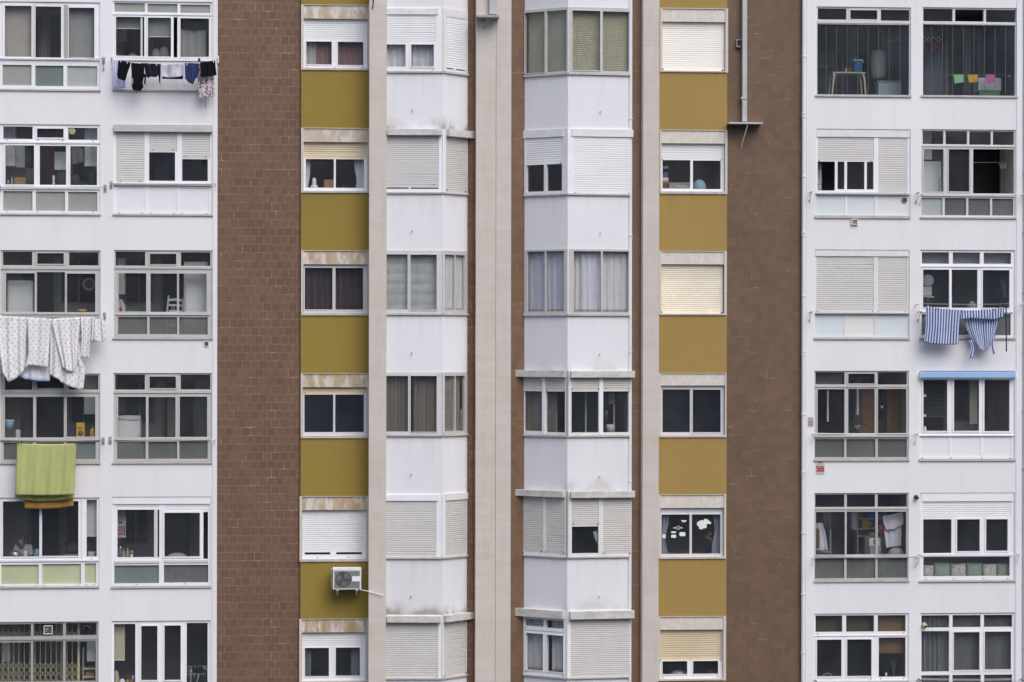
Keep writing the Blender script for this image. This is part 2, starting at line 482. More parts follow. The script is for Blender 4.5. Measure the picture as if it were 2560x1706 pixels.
fabric('denim', (0.032, 0.045, 0.115))
fabric('floral', (0.62, 0.54, 0.58), (0.11, 0.035, 0.06), 'floral')
fabric('towel_white', (0.70, 0.70, 0.77))
fabric('cloth_green', (0.30, 0.62, 0.30))
fabric('cloth_orange', (0.75, 0.40, 0.05))
fabric('cloth_pink', (0.62, 0.16, 0.38))
fabric('cushion_green', (0.34, 0.40, 0.34))
fabric('cushion_floral', (0.62, 0.62, 0.58), (0.33, 0.30, 0.27), 'floral')
fabric('shirt', (0.42, 0.43, 0.46))
fabric('brown_cloth', (0.20, 0.13, 0.08))
fabric('taupe_cloth', (0.19, 0.165, 0.15))

flat('room_red2', (0.20, 0.07, 0.07), 0.9)
flat('room_blue2', (0.135, 0.17, 0.19), 0.9)
flat('light_teal', (0.26, 0.44, 0.50), 0.7)
flat('beige_dim', (0.30, 0.26, 0.20), 0.7)
flat('yellow_dim', (0.40, 0.26, 0.05), 0.7)
flat('blue_dim', (0.10, 0.17, 0.34), 0.7)
flat('frost_pale2', (0.50, 0.58, 0.60), 0.5)
flat('glass_rim', (0.14, 0.155, 0.165), 0.3)
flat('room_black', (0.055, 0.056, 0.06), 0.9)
flat('room_trim', (0.30, 0.28, 0.25), 0.7)
flat('bottle_green', (0.03, 0.09, 0.05), 0.4)
flat('bag_red', (0.16, 0.03, 0.05), 0.7)
flat('mauve_tile', (0.20, 0.19, 0.23), 0.5, 0.5, 14.0)
flat('taupe_light', (0.42, 0.38, 0.30), 0.8)
flat('sticker_white', (0.72, 0.78, 0.76), 0.5)
flat('dusty_pink', (0.34, 0.16, 0.17), 0.8)
fabric('curtain_lilac', (0.36, 0.36, 0.44), pattern='sheer')
fabric('curtain_teal2', (0.155, 0.163, 0.168), pattern='sheer')
fabric('grey_cloth_dim', (0.28, 0.30, 0.34))
fabric('blind_white2', (0.46, 0.43, 0.39))

# ---------------------------------------------------------------- planes: pixel -> place on a facade plane
class Plane:
    def __init__(self, ox, oy, tx=1.0, ty=0.0):
        l = math.hypot(tx, ty)
        self.o = Vector((ox, oy, 0))
        self.t = Vector((tx / l, ty / l, 0))
        self.n = Vector((self.t.y, -self.t.x, 0))
    def off(self, d):
        p = self.o + self.n * d
        return Plane(p.x, p.y, self.t.x, self.t.y)
    def hit(self, u, v):
        d = FWD + RGT * ((u - 1280.0) / F) + UPV * ((853.0 - v) / F)
        k = (self.o - CAM).dot(self.n) / d.dot(self.n)
        p = CAM + d * k
        return (p - self.o).dot(self.t), p.z
    def P(self, s, z, n=0.0):
        return self.o + self.t * s + self.n * n + Vector((0, 0, z))
FAC = Plane(0, 0)
class View:
    """pixel reader: (ox, oy) corner of a crop read at 4.2018 x"""
    def __init__(self, ox, oy, k=4.2018):
        self.ox, self.oy, self.k = ox, oy, k
    def u(self, x): return self.ox + x / self.k
    def v(self, y): return self.oy + y / self.k
    def pt(self, pl, x, y): return pl.hit(self.u(x), self.v(y))
    def rect(self, pl, r, ref=None):
        r0 = ref or r
        um, vm = self.u((r0[0] + r0[2]) / 2), self.v((r0[1] + r0[3]) / 2)
        s0, s1 = pl.hit(self.u(r[0]), vm)[0], pl.hit(self.u(r[2]), vm)[0]
        z0, z1 = pl.hit(um, self.v(r[3]))[1], pl.hit(um, self.v(r[1]))[1]
        return (s0, z0, s1, z1)

# ---------------------------------------------------------------- mesh builder
ORG = {}
class MB:
    def __init__(self):
        self.v, self.f, self.uv = [], [], []
    def quad(self, pts, uv=None):
        i = len(self.v)
        self.v += [Vector(p) for p in pts]
        self.f.append(tuple(range(i, i + len(pts))))
        self.uv.append(uv or [(0.5, 0.5)] * len(pts))
        return self
    def box(self, pl, r, n0, n1):
        s0, z0, s1, z1 = r
        P = pl.P
        a = [P(s0, z0, n1), P(s1, z0, n1), P(s1, z1, n1), P(s0, z1, n1)]
        b = [P(s0, z0, n0), P(s1, z0, n0), P(s1, z1, n0), P(s0, z1, n0)]
        self.quad(a, [(0, 0), (1, 0), (1, 1), (0, 1)])
        self.quad([b[1], b[0], b[3], b[2]])
        self.quad([a[3], a[2], b[2], b[3]])
        self.quad([a[1], a[0], b[0], b[1]])
        self.quad([a[0], a[3], b[3], b[0]])
        self.quad([a[2], a[1], b[1], b[2]])
        return self
    def plate(self, pl, r, holes, n0, n1):
        """slab with rectangular holes"""
        s0, z0, s1, z1 = r
        e = 1e-5
        hs = [(max(h[0], s0), max(h[1], z0), min(h[2], s1), min(h[3], z1)) for h in holes]
        hs = [h for h in hs if h[2] - h[0] > e and h[3] - h[1] > e]
        def uniq(a):
            o = []
            for x in sorted(a):
                if not o or x - o[-1] > e:
                    o.append(x)
            return o
        S = uniq([s0, s1] + [h[0] for h in hs] + [h[2] for h in hs])
        Z = uniq([z0, z1] + [h[1] for h in hs] + [h[3] for h in hs])
        ns, nz = len(S) - 1, len(Z) - 1
        def solid(i, j):
            if i < 0 or j < 0 or i >= ns or j >= nz:
                return False
            cs, cz = (S[i] + S[i + 1]) / 2, (Z[j] + Z[j + 1]) / 2
            return not any(h[0] < cs < h[2] and h[1] < cz < h[3] for h in hs)
        P = pl.P
        def uvf(s, z): return ((s - s0) / (s1 - s0), (z - z0) / (z1 - z0))
        for i in range(ns):
            for j in range(nz):
                if not solid(i, j):
                    continue
                a, b_, c, d = S[i], S[i + 1], Z[j], Z[j + 1]
                self.quad([P(a, c, n1), P(b_, c, n1), P(b_, d, n1), P(a, d, n1)], [uvf(a, c), uvf(b_, c), uvf(b_, d), uvf(a, d)])
                self.quad([P(b_, c, n0), P(a, c, n0), P(a, d, n0), P(b_, d, n0)])
                if not solid(i - 1, j): self.quad([P(a, c, n0), P(a, c, n1), P(a, d, n1), P(a, d, n0)], [uvf(a, c)] * 2 + [uvf(a, d)] * 2)
                if not solid(i + 1, j): self.quad([P(b_, c, n1), P(b_, c, n0), P(b_, d, n0), P(b_, d, n1)], [uvf(b_, c)] * 2 + [uvf(b_, d)] * 2)
                if not solid(i, j - 1): self.quad([P(a, c, n0), P(b_, c, n0), P(b_, c, n1), P(a, c, n1)])
                if not solid(i, j + 1): self.quad([P(a, d, n1), P(b_, d, n1), P(b_, d, n0), P(a, d, n0)])
        return self
    def prism(self, poly, z0, z1):
        """vertical prism over a counter-clockwise ground polygon (x, y)"""
        n = len(poly)
        L = [0.0]
        for i in range(n):
            a, b = poly[i], poly[(i + 1) % n]
            L.append(L[-1] + math.hypot(b[0] - a[0], b[1] - a[1]))
        for i in range(n):
            a, b = poly[i], poly[(i + 1) % n]
            self.quad([(a[0], a[1], z0), (b[0], b[1], z0), (b[0], b[1], z1), (a[0], a[1], z1)],
                      [(L[i] / L[-1], 0), (L[i + 1] / L[-1], 0), (L[i + 1] / L[-1], 1), (L[i] / L[-1], 1)])
        self.quad([(p[0], p[1], z1) for p in poly])
        self.quad([(p[0], p[1], z0) for p in reversed(poly)])
        return self
    def tube(self, pts, r, seg=8, r1=None):
        pts = [Vector(p) for p in pts]
        rings = []
        for i, p in enumerate(pts):
            d = (pts[min(i + 1, len(pts) - 1)] - pts[max(i - 1, 0)]).normalized()
            a = d.orthogonal().normalized()
            b = d.cross(a)
            if i and rings:
                a0 = (rings[-1][0] - pts[i - 1]).normalized()
                a = (a0 - d * a0.dot(d)).normalized()
                b = d.cross(a)
            rr = r if r1 is None else r + (r1 - r) * i / max(1, len(pts) - 1)
            rings.append([p + (a * math.cos(2 * math.pi * k / seg) + b * math.sin(2 * math.pi * k / seg)) * rr for k in range(seg)])
        for q, s in zip(rings, rings[1:]):
            for k in range(seg):
                self.quad([q[k], q[(k + 1) % seg], s[(k + 1) % seg], s[k]])
        self.quad(list(reversed(rings[0])))
        self.quad(rings[-1])
        return self
    def lathe(self, base, prof, seg=20, axis=None):
        """profile (radius, height) about the axis"""
        ax = (axis or Vector((0, 0, 1))).normalized()
        a = ax.orthogonal().normalized()
        b = ax.cross(a)
        base = Vector(base)
        rings = [[base + ax * h + (a * math.cos(2 * math.pi * k / seg) + b * math.sin(2 * math.pi * k / seg)) * r for k in range(seg)] for r, h in prof]
        for q, s in zip(rings, rings[1:]):
            for k in range(seg):
                self.quad([q[k], q[(k + 1) % seg], s[(k + 1) % seg], s[k]])
        self.quad(list(reversed(rings[0])))
        self.quad(rings[-1])
        return self
    def grid(self, fn, nu, nv, uvfn=None):
        i0 = len(self.v)
        for j in range(nv + 1):
            for i in range(nu + 1):
                self.v.append(Vector(fn(i / nu, j / nv)))
        for j in range(nv):
            for i in range(nu):
                a = i0 + j * (nu + 1) + i
                self.f.append((a, a + 1, a + nu + 2, a + nu + 1))
                U = [(i / nu, j / nv), ((i + 1) / nu, j / nv), ((i + 1) / nu, (j + 1) / nv), (i / nu, (j + 1) / nv)]
                self.uv.append([uvfn(*q) for q in U] if uvfn else U)
        return self
    def build(self, name, mat, parent=None, label=None, cat=None, group=None, kind=None, smooth=False, loc=None, bevel=0.0, solid=0.0, weld=False):
        if parent is not None:
            base = ORG[parent.name]
        elif loc is not None:
            base = Vector(loc)
        else:
            xs = [p.x for p in self.v]; ys = [p.y for p in self.v]; zs = [p.z for p in self.v]
            base = Vector(((min(xs) + max(xs)) / 2, (min(ys) + max(ys)) / 2, min(zs)))
        me = bpy.data.meshes.new(name)
        me.from_pydata([tuple(p - base) for p in self.v], [], self.f)
        ul = me.uv_layers.new(name="UVMap")
        k = 0
        for q in self.uv:
            for c in q:
                ul.data[k].uv = c
                k += 1
        me.materials.append(MATS[mat])
        if weld or smooth or bevel:
            import bmesh
            bm = bmesh.new()
            bm.from_mesh(me)
            bmesh.ops.remove_doubles(bm, verts=bm.verts, dist=1e-5)
            bmesh.ops.recalc_face_normals(bm, faces=bm.faces) if not solid else None
            bm.to_mesh(me)
            bm.free()
        if smooth:
            for p in me.polygons:
                p.use_smooth = True
        o = bpy.data.objects.new(name, me)
        COL.objects.link(o)
        if parent is not None:
            o.parent = parent
        else:
            o.location = base
        ORG[o.name] = base
        tag(o, label, cat, group, kind)
        if bevel:
            b = o.modifiers.new("bevel", 'BEVEL')
            b.width, b.segments, b.limit_method = bevel, 2, 'ANGLE'
        if solid:
            s = o.modifiers.new("solidify", 'SOLIDIFY')
            s.thickness, s.offset = solid, 0
        return o
def tag(o, label=None, cat=None, group=None, kind=None):
    for k, v in (('label', label), ('category', cat), ('group', group), ('kind', kind)):
        if v:
            o[k] = v
def thing(name, loc, label, cat, group=None):
    o = bpy.data.objects.new(name, None)
    o.empty_display_size = 0.3
    COL.objects.link(o)
    o.location = loc
    ORG[o.name] = Vector(loc)
    tag(o, label, cat, group)
    return o
def text_mesh(body, pl, s, z, n, size, mat, name, parent, width=None, shear=0.0):
    cu = bpy.data.curves.new("lettering", 'FONT')
    cu.body = body
    cu.size = size
    cu.extrude = 0.0008
    cu.shear = shear
    cu.align_x = 'LEFT'
    o = bpy.data.objects.new("lettering", cu)
    COL.objects.link(o)
    dg = bpy.context.evaluated_depsgraph_get()
    me = bpy.data.meshes.new_from_object(o.evaluated_get(dg))
    bpy.data.objects.remove(o)
    bpy.data.curves.remove(cu)
    base = ORG[parent.name]
    xs = [v.co.x for v in me.vertices] or [0, 1]
    k = 1.0 if not width else width / max(1e-4, max(xs) - min(xs))
    for v in me.vertices:
        p = pl.P(s + (v.co.x - min(xs)) * k, z + v.co.y, n + v.co.z) - base
        v.co = p
    me.materials.clear()
    me.materials.append(MATS[mat])
    q = bpy.data.objects.new(name, me)
    COL.objects.link(q)
    q.parent = parent
    ORG[q.name] = base
    return q
# ================================================================ the two buildings
def X(u, n=0.0, v=853): return FAC.off(n).hit(u, v)[0]
def Zv(v, u=1280, n=0.0): return FAC.off(n).hit(u, v)[1]
ZT = Zv(-420)
BL = thing('apartment_building', (X(700), 0, 0), "apartment building whose brown wall tiles are divided by pale grout lines", "building")
BR = thing('apartment_building', (X(1900), 0, 0), "apartment building whose brown wall tiles are smooth with hardly visible joints", "building")
XJ = X(1239.3, 0.1)

HOLES = {'L': [], 'R': []}
RND = random.Random(19)
def room(bld, pl, r, n0, depth, mat, door=False):
    s0, z0, s1, z1 = r
    m = MB()
    P, n1 = pl.P, n0 - depth
    m.quad([P(s0, z0, n1), P(s1, z0, n1), P(s1, z1, n1), P(s0, z1, n1)])
    m.quad([P(s0, z0, n0), P(s1, z0, n0), P(s1, z0, n1), P(s0, z0, n1)])
    m.quad([P(s0, z1, n1), P(s1, z1, n1), P(s1, z1, n0), P(s0, z1, n0)])
    m.quad([P(s0, z0, n1), P(s0, z1, n1), P(s0, z1, n0), P(s0, z0, n0)])
    m.quad([P(s1, z0, n0), P(s1, z1, n0), P(s1, z1, n1), P(s1, z0, n1)])
    if door and s1 - s0 > 1.5:
        # dark doorway and window plates, added to break the back wall's even grey
        dw = RND.uniform(0.65, 0.95)
        sd = s0 + 0.15 + RND.random() * (s1 - s0 - dw - 0.3)
        zt = z1 - RND.uniform(0.12, 0.3)
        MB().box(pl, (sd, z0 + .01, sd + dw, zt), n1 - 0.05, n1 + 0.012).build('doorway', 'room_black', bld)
        MB().plate(pl, (sd - .07, z0 + .012, sd + dw + .07, zt + .07), [(sd, z0, sd + dw, zt)], n1 + 0.002, n1 + 0.03).build('added_casing', 'room_trim', bld)
        left, right = sd - s0 - 0.1, s1 - sd - dw - 0.1
        if max(left, right) > 0.75:
            a = (s0 + 0.18) if left > right else (sd + dw + 0.2)
            b = a + min(0.9, max(left, right) - 0.35)
            z_ = z0 + (z1 - z0) * 0.42
            MB().box(pl, (a, z_, b, zt), n1 - 0.05, n1 + 0.010).build('added_inner_window', 'room_black', bld)
            MB().plate(pl, (a - .05, z_ - .05, b + .05, zt + .05), [(a, z_, (a + b) / 2 - .02, zt), ((a + b) / 2 + .02, z_, b, zt)], n1 + 0.002, n1 + 0.03).build('added_inner_frame', 'room_trim', bld)
    return m.build('room', mat, bld)

def shutter_mesh(pl, r, pitch, n, groove=0.0018, bulge=0.0036, bar=True, slots=0):
    s0, z0, s1, z1 = r
    m = MB()
    P = pl.P
    bh = min(0.06, (z1 - z0) * 0.4) if bar else 0.0
    zb = z0 + bh
    k = max(1, round((z1 - zb) / pitch))
    p = (z1 - zb) / k
    prof = [(0.0, -groove), (0.10, -groove), (0.16, 0.4 * bulge), (0.38, bulge), (0.68, bulge), (0.94, 0.3 * bulge), (1.0, -groove)]
    rs = random.Random(int(abs(s0 * 977 + z1 * 131)))
    for i in range(k):
        zt = z1 - i * p
        tl = rs.uniform(-0.0035, 0.0035) * (1 if rs.random() < 0.6 else 0.2)
        if i < slots:      # slats standing apart show the slots between them
            pr = [(0.0, -0.02), (0.14, -0.02), (0.16, 0.4 * bulge), (0.42, bulge), (0.7, bulge), (1.0, 0.3 * bulge), (1.0, -0.02)]
        else:
            pr = prof
        for (a, na), (b, nb) in zip(pr, pr[1:]):
            m.quad([P(s0, zt - b * p, n + nb), P(s1, zt - b * p + tl, n + nb), P(s1, zt - a * p + tl, n + na), P(s0, zt - a * p, n + na)])
    if bar:
        m.box(pl, (s0, z0, s1, zb), n - 0.015, n + bulge + 0.004)
    m.quad([P(s1, zb, n - 0.035), P(s0, zb, n - 0.035), P(s0, z1, n - 0.035), P(s1, z1, n - 0.035)])
    return m

def win(bld, pl, cv, outer, frame='pvc', panes=(), glassmat='glass', frosted=(), infill=(), openings=(), shutters=(),
        sashes=(), ringw=0.03, sill=None, sillmat='stone_sill', box=None, boxmat=None, hoods=(), rails=(), screws=(),
        n=-0.03, thick=0.075, hole=None, roomd=1.3, roommat='room_mid', label=None, mesh='window', host=None, sashmat=None):
    R = cv(outer)
    hs = [cv(q) for q in panes] + [cv(q[0]) for q in frosted] + [cv(q[0]) for q in infill] + [cv(q) for q in openings] + [cv(q[0]) for q in shutters]
    w = MB().plate(pl, R, hs, n - thick, n).build(mesh, frame, host or bld, label)
    par = w if host is None else None
    def sub(m, name, mat, **k):
        # parts of a window; for bay and stone-framed windows they hang on the same part
        return m.build(name, mat, host or w, **k)
    if hole is not None:
        HOLES[hole].append(R)
    if panes:
        m = MB()
        for q in panes:
            r = cv(q)
            m.box(pl, r, n - 0.046, n - 0.040)
        sub(m, 'pane', glassmat)
    by = {}
    for q, mt in frosted:
        by.setdefault(mt, []).append(q)
    for mt, qs in by.items():
        m = MB()
        for q in qs:
            m.box(pl, cv(q), n - 0.046, n - 0.040)
        sub(m, 'frosted_pane', mt)
    by = {}
    for q, mt in infill:
        by.setdefault(mt, []).append(q)
    for mt, qs in by.items():
        for q in qs:
            sub(MB().box(pl, cv(q), n - 0.04, n - 0.012), 'infill_panel', mt)
    for q in sashes:
        r = cv(q)
        g = ringw
        ring = (r[0] - g, r[1] - g, r[2] + g, r[3] + g)
        sub(MB().plate(pl, ring, [r], n - 0.036, n + 0.014), 'sash', sashmat or frame)
    for q in shutters:
        r = cv(q[0])
        o = dict(q[3]) if len(q) > 3 else {}
        sub(shutter_mesh(pl, r, q[2], n - 0.014, **o), 'shutter', q[1])
    if box is not None:
        r = cv(box)
        sub(MB().box(pl, r, n - 0.02, n + 0.018), 'shutter_box', boxmat or frame)
    for q in rails:
        sub(MB().box(pl, cv(q[0]), n - 0.02, n + q[2]), 'rail', q[1])
    if sill:
        r = cv(sill)
        sub(MB().box(pl, (r[0] - 0.012, r[1], r[2] + 0.012, r[3]), -0.10, 0.035 + max(0, n + 0.03)), 'sill', sillmat)
    if screws:
        m = MB()
        for (x, y) in screws:
            r = cv((x - 5, y - 4, x + 5, y + 4))
            m.box(pl, r, n - 0.02, n + 0.012)
        sub(m, 'screw', 'screw_dark')
    for q, mt, dn in hoods:
        r = cv(q)
        sub(MB().box(pl, r, n - 0.02, n + dn), 'shutter_hood', mt, bevel=0.008)
    if roomd:
        e = 0.006
        room(bld, pl, (R[0] - e, R[1] - e, R[2] + e, R[3] + e) if hole else (R[0] + e, R[1] + e, R[2] - e, R[3] - e), n - thick - 0.001, roomd, roommat, door=bool(hole) and roommat in ('room_dim', 'room_mid', 'room_blue'))
    return w

# ---------------------------------------------------------------- wing windows
VL = [View(0, 0), View(0, 300), View(0, 610), View(0, 920), View(0, 1230), View(0, 1456)]
VM = [View(720, 0), View(720, 300), View(720, 610), View(720, 920), View(720, 1230), View(720, 1456)]
VR = [View(1270, 0), View(1270, 300), View(1270, 610), View(1270, 920), View(1270, 1230), View(1270, 1456)]
VW = [View(2000, 0), View(2000, 300), View(2000, 610), View(2000, 920), View(2000, 1230), View(2000, 1456)]
def wing(side, V, outer, **k):
    bld = BL if side == 'L' else BR
    cv = lambda r: V.rect(FAC, r, outer)
    return win(bld, FAC, cv, outer, hole=side, **k)
GR, OLD = 'shutter_grey', 'shutter_old'

# left wing, outer column (partly cut by the edge of the picture)
wing('L', VL[0], (-40, 22, 1050, 940), frame='pvc', label="white sliding window with beige panels behind the glass",
     panes=[(50, 65, 330, 600), (370, 68, 640, 605), (722, 78, 990, 608)], sashes=[(50, 65, 330, 600), (722, 78, 990, 608)], ringw=0.05,
     frosted=[((25, 685, 330, 900), 'frost_grey'), ((370, 690, 665, 905), 'frost_teal'), ((705, 690, 1020, 905), 'frost_pale')],
     rails=[((-40, 612, 1050, 632), 'pvc', 0.03), ((342, 45, 372, 628), 'alu_light', 0.02), ((672, 50, 716, 628), 'alu_dark', 0.02)],
     sill=(-40, 940, 1054, 957), roommat='room_mid', roomd=1.2)
wing('L', VL[1], (-40, 48, 1050, 985), frame='pvc', label="white window with a round ventilator in its top light",
     panes=[(32, 72, 340, 202), (388, 92, 666, 186), (715, 80, 1022, 206), (55, 270, 357, 680), (415, 272, 693, 682), (738, 275, 1018, 683)],
     sashes=[(388, 92, 666, 186), (55, 270, 357, 680), (738, 275, 1018, 683)],
     frosted=[((32, 750, 340, 955), 'frost_grey'), ((375, 752, 682, 955), 'frost_grey'), ((715, 754, 1022, 958), 'frost_grey')],
     rails=[((-40, 228, 1046, 246), 'pvc', 0.025), ((-40, 700, 1046, 728), 'pvc_old', 0.03)], screws=[(75, 212), (398, 213), (657, 215), (980, 217), (72, 962), (395, 964), (655, 965), (980, 967)],
     sill=(8, 985, 1056, 1002), roommat='room_mid', roomd=1.4)
wing('L', VL[2], (4, 68, 1055, 985), frame='alu', label="aluminium window with a white appliance behind it",
     panes=[(28, 85, 335, 225), (390, 98, 668, 210), (724, 87, 1032, 225), (62, 310, 364, 715), (385, 297, 680, 718), (702, 312, 1000, 718)],
     sashes=[(390, 98, 668, 210), (62, 310, 364, 715), (702, 312, 1000, 718)], ringw=0.028,
     frosted=[((28, 775, 340, 955), 'frost_mid'), ((375, 775, 680, 955), 'frost_mid'), ((715, 775, 1005, 955), 'frost_mid')],
     rails=[((4, 240, 1055, 268), 'alu', 0.02), ((20, 722, 1040, 742), 'alu', 0.03)], sill=(-2, 985, 1058, 1004), roommat='room_dim', roomd=1.6)
wing('L', VL[3], (4, 60, 1052, 990), frame='alu', label="aluminium window with a yellow box standing behind the glass",
     panes=[(50, 75, 335, 230), (385, 80, 670, 215), (715, 78, 1030, 230), (50, 308, 347, 733), (378, 305, 670, 733), (700, 305, 1000, 725)],
     sashes=[(385, 80, 670, 215), (50, 308, 347, 733), (700, 305, 1000, 725)], ringw=0.028,
     frosted=[((37, 785, 345, 965), 'frost_dark'), ((378, 785, 670, 965), 'frost_dark'), ((700, 782, 1003, 962), 'frost_teal')],
     rails=[((4, 240, 1050, 262), 'alu', 0.02), ((10, 742, 1046, 768), 'alu', 0.03)], sill=(-2, 990, 1054, 1010), roommat='room_dim', roomd=1.6)
wing('L', VL[4], (-40, 62, 1043, 995), frame='pvc', label="white window with green frosted panels and a narrow side light",
     panes=[(30, 100, 412, 680), (440, 100, 822, 675), (908, 85, 1015, 685)], sashes=[(30, 100, 412, 680), (440, 100, 822, 675)], ringw=0.03,
     frosted=[((12, 765, 405, 972), 'frost_green'), ((442, 760, 850, 972), 'frost_green'), ((888, 755, 1010, 968), 'frost_green')],
     rails=[((-40, 712, 1040, 732), 'pvc', 0.025), ((858, 75, 872, 715), 'pvc', 0.02)], screws=[(28, 988), (378, 986), (462, 985), (825, 982), (907, 980), (988, 979), (958, 702)],
     sill=(-40, 995, 1040, 1012), roommat='room_dim', roomd=1.8)
wing('L', VL[5], (-40, 415, 1035, 1400), frame='alu_dark', label="grey aluminium window with a folding gate behind it",
     panes=[(-10, 440, 322, 572), (350, 435, 660, 568), (690, 432, 1012, 562), (-10, 632, 322, 1045), (347, 622, 660, 1045), (687, 625, 1005, 1045)],
     frosted=[((-10, 1085, 322, 1370), 'frost_mid'), ((347, 1085, 660, 1370), 'frost_mid'), ((687, 1085, 1005, 1370), 'frost_mid')],
     rails=[((-40, 590, 1030, 606), 'alu_dark', 0.02)], sill=(-40, 1400, 1038, 1418), roommat='room_dim', roomd=1.8)
# left wing, inner column
wing('L', VL[0], (1185, 18, 2228, 945), frame='pvc', label="white window with a row of laundry below it",
     panes=[(1218, 182, 1515, 592), (1553, 187, 1795, 595), (1895, 190, 2195, 597)], openings=[(1822, 180, 1862, 605)],
     sashes=[(1218, 182, 1515, 592), (1553, 187, 1795, 595), (1895, 190, 2195, 597)], ringw=0.026,
     frosted=[((1200, 35, 1520, 130), 'frost_grey'), ((1547, 40, 1862, 133), 'frost_grey'), ((1893, 45, 2207, 135), 'frost_grey')],
     infill=[((1198, 695, 1525, 935), 'panel_white'), ((1548, 700, 1865, 938), 'panel_white'), ((1890, 702, 2210, 940), 'panel_white')],
     rails=[((1185, 142, 2220, 160), 'pvc', 0.02), ((1190, 612, 2225, 640), 'pvc', 0.03), ((1476, 185, 1496, 590), 'alu_light', 0.0)],
     sill=(1190, 945, 2232, 962), roommat='room_mid', roomd=1.5)
wing('L', VL[1], (1192, 55, 2230, 990), frame='pvc', label="white window with three grey shutters under a stained hood",
     panes=[(1565, 340, 1838, 640), (1912, 410, 2182, 640)], sashes=[], shutters=[((1218, 130, 1515, 662), GR, 0.053), ((1565, 132, 1860, 338), GR, 0.053), ((1910, 132, 2205, 408), GR, 0.053)],
     infill=[((1228, 712, 1525, 965), 'panel_white'), ((1557, 712, 1858, 965), 'panel_white'), ((1887, 714, 2195, 968), 'panel_white')],
     hoods=[((1196, 65, 2228, 128), 'hood_stained', 0.10)], screws=[(1267, 645), (1475, 646), (1607, 310), (1815, 310), (1955, 380), (2160, 382), (1250, 976), (1492, 978), (1580, 978), (1825, 980), (1912, 980), (2170, 982)],
     rails=[((1195, 668, 2228, 690), 'alu', 0.05)], sill=(1192, 990, 2234, 1008), roommat='room_dark', roomd=1.5)
wing('L', VL[2], (1196, 68, 2230, 985), frame='alu', label="aluminium window with a white chair and a white fridge inside",
     panes=[(1212, 85, 1523, 230), (1575, 105, 1850, 215), (1900, 88, 2208, 230), (1245, 310, 1535, 712), (1580, 312, 1858, 715), (1880, 312, 2170, 712)],
     sashes=[(1575, 105, 1850, 215), (1245, 310, 1535, 712), (1880, 312, 2170, 712)], ringw=0.028,
     frosted=[((1240, 770, 1545, 950), 'frost_dark'), ((1570, 770, 1860, 950), 'frost_dark'), ((1882, 770, 2182, 952), 'frost_dark')],
     rails=[((1196, 240, 2230, 262), 'alu', 0.02), ((1215, 728, 2205, 746), 'alu_light', 0.03)], sill=(1188, 985, 2232, 1004), roommat='room_dim', roomd=1.7)
wing('L', VL[3], (1192, 55, 2225, 988), frame='alu', label="aluminium window with a cloth-topped fridge inside",
     panes=[(1208, 72, 1520, 230), (1570, 92, 1846, 215), (1897, 72, 2207, 228), (1240, 305, 1532, 732), (1558, 308, 1843, 730), (1888, 303, 2175, 727)],
     sashes=[(1570, 92, 1846, 215), (1240, 305, 1532, 732), (1888, 303, 2175, 727)], ringw=0.028,
     frosted=[((1230, 775, 1530, 958), 'frost_dark'), ((1558, 777, 1860, 957), 'frost_dark'), ((1884, 772, 2182, 958), 'frost_dark')],
     rails=[((1192, 242, 2225, 266), 'alu', 0.02), ((1200, 736, 2205, 756), 'alu', 0.03)], sill=(1184, 988, 2226, 1006), roommat='room_dim', roomd=1.7)
wing('L', VL[4], (1178, 52, 2215, 990), frame='pvc', label="white double window with a red and white notice inside",
     panes=[(1232, 188, 1672, 688), (1727, 218, 2098, 682)], openings=[(2135, 215, 2185, 710)], sashes=[(1727, 222, 2098, 682)], ringw=0.035,
     shutters=[((1208, 135, 1673, 172), 'shutter_white', 0.05), ((1727, 132, 2192, 215), 'shutter_white', 0.05)],
     frosted=[((1200, 772, 1670, 962), 'frost_teal'), ((1722, 770, 2188, 957), 'frost_dark')], box=(1180, 58, 2212, 128),
     rails=[((1200, 722, 1672, 750), 'alu_light', 0.02), ((1722, 718, 2190, 745), 'alu_light', 0.02), ((1617, 190, 1655, 686), 'alu_light', 0.0)], screws=[(1435, 970), (1948, 966)],
     sill=(1172, 990, 2218, 1010), roommat='room_dim', roomd=1.8)
wing('L', VL[5], (1172, 405, 2210, 1400), frame='pvc', label="white window with two narrow casements side by side",
     panes=[(1197, 437, 1420, 1100), (1483, 460, 1652, 1030), (1727, 457, 1897, 1030), (1960, 432, 2180, 1100)], sashes=[(1483, 460, 1652, 1030), (1727, 457, 1897, 1030)], ringw=0.03,
     frosted=[((1197, 1140, 1640, 1370), 'frost_mid'), ((1700, 1140, 2180, 1370), 'frost_mid')],
     sill=(1172, 1400, 2214, 1418), roommat='room_dark', roomd=2.0)

# right wing, inner column
wing('R', VW[0], (174, 75, 1165, 1000), frame='alu_light', label="window closed by frameless glass sheets, a table and cooler inside",
     panes=[(190, 93, 490, 210), (530, 108, 812, 203), (852, 100, 1152, 215), (185, 258, 1150, 995)], sashes=[(530, 108, 812, 203)], ringw=0.03,
     rails=[((174, 218, 1165, 246), 'alu_light', 0.015)], sill=(165, 1000, 1165, 1020), roommat='room_blue', roomd=1.7)
wing('R', VW[1], (172, 98, 1160, 1005), frame='pvc', label="white window with a half raised shutter and pale blue panels",
     panes=[(397, 440, 470, 730), (497, 440, 680, 730), (705, 440, 775, 730)], openings=[(187, 440, 370, 745)],
     shutters=[((187, 185, 780, 438), GR, 0.053), ((825, 187, 1130, 770), GR, 0.053)], box=(176, 104, 1158, 180), boxmat='pvc_old',
     infill=[((172, 800, 472, 998), 'panel_blue'), ((500, 800, 790, 998), 'panel_blue'), ((818, 800, 1140, 998), 'panel_cream')],
     rails=[((165, 770, 1150, 785), 'alu', 0.06)], screws=[(207, 432), (750, 433), (845, 762), (1105, 764)], sill=(160, 1005, 1156, 1035), roommat='room_dark', roomd=1.6)
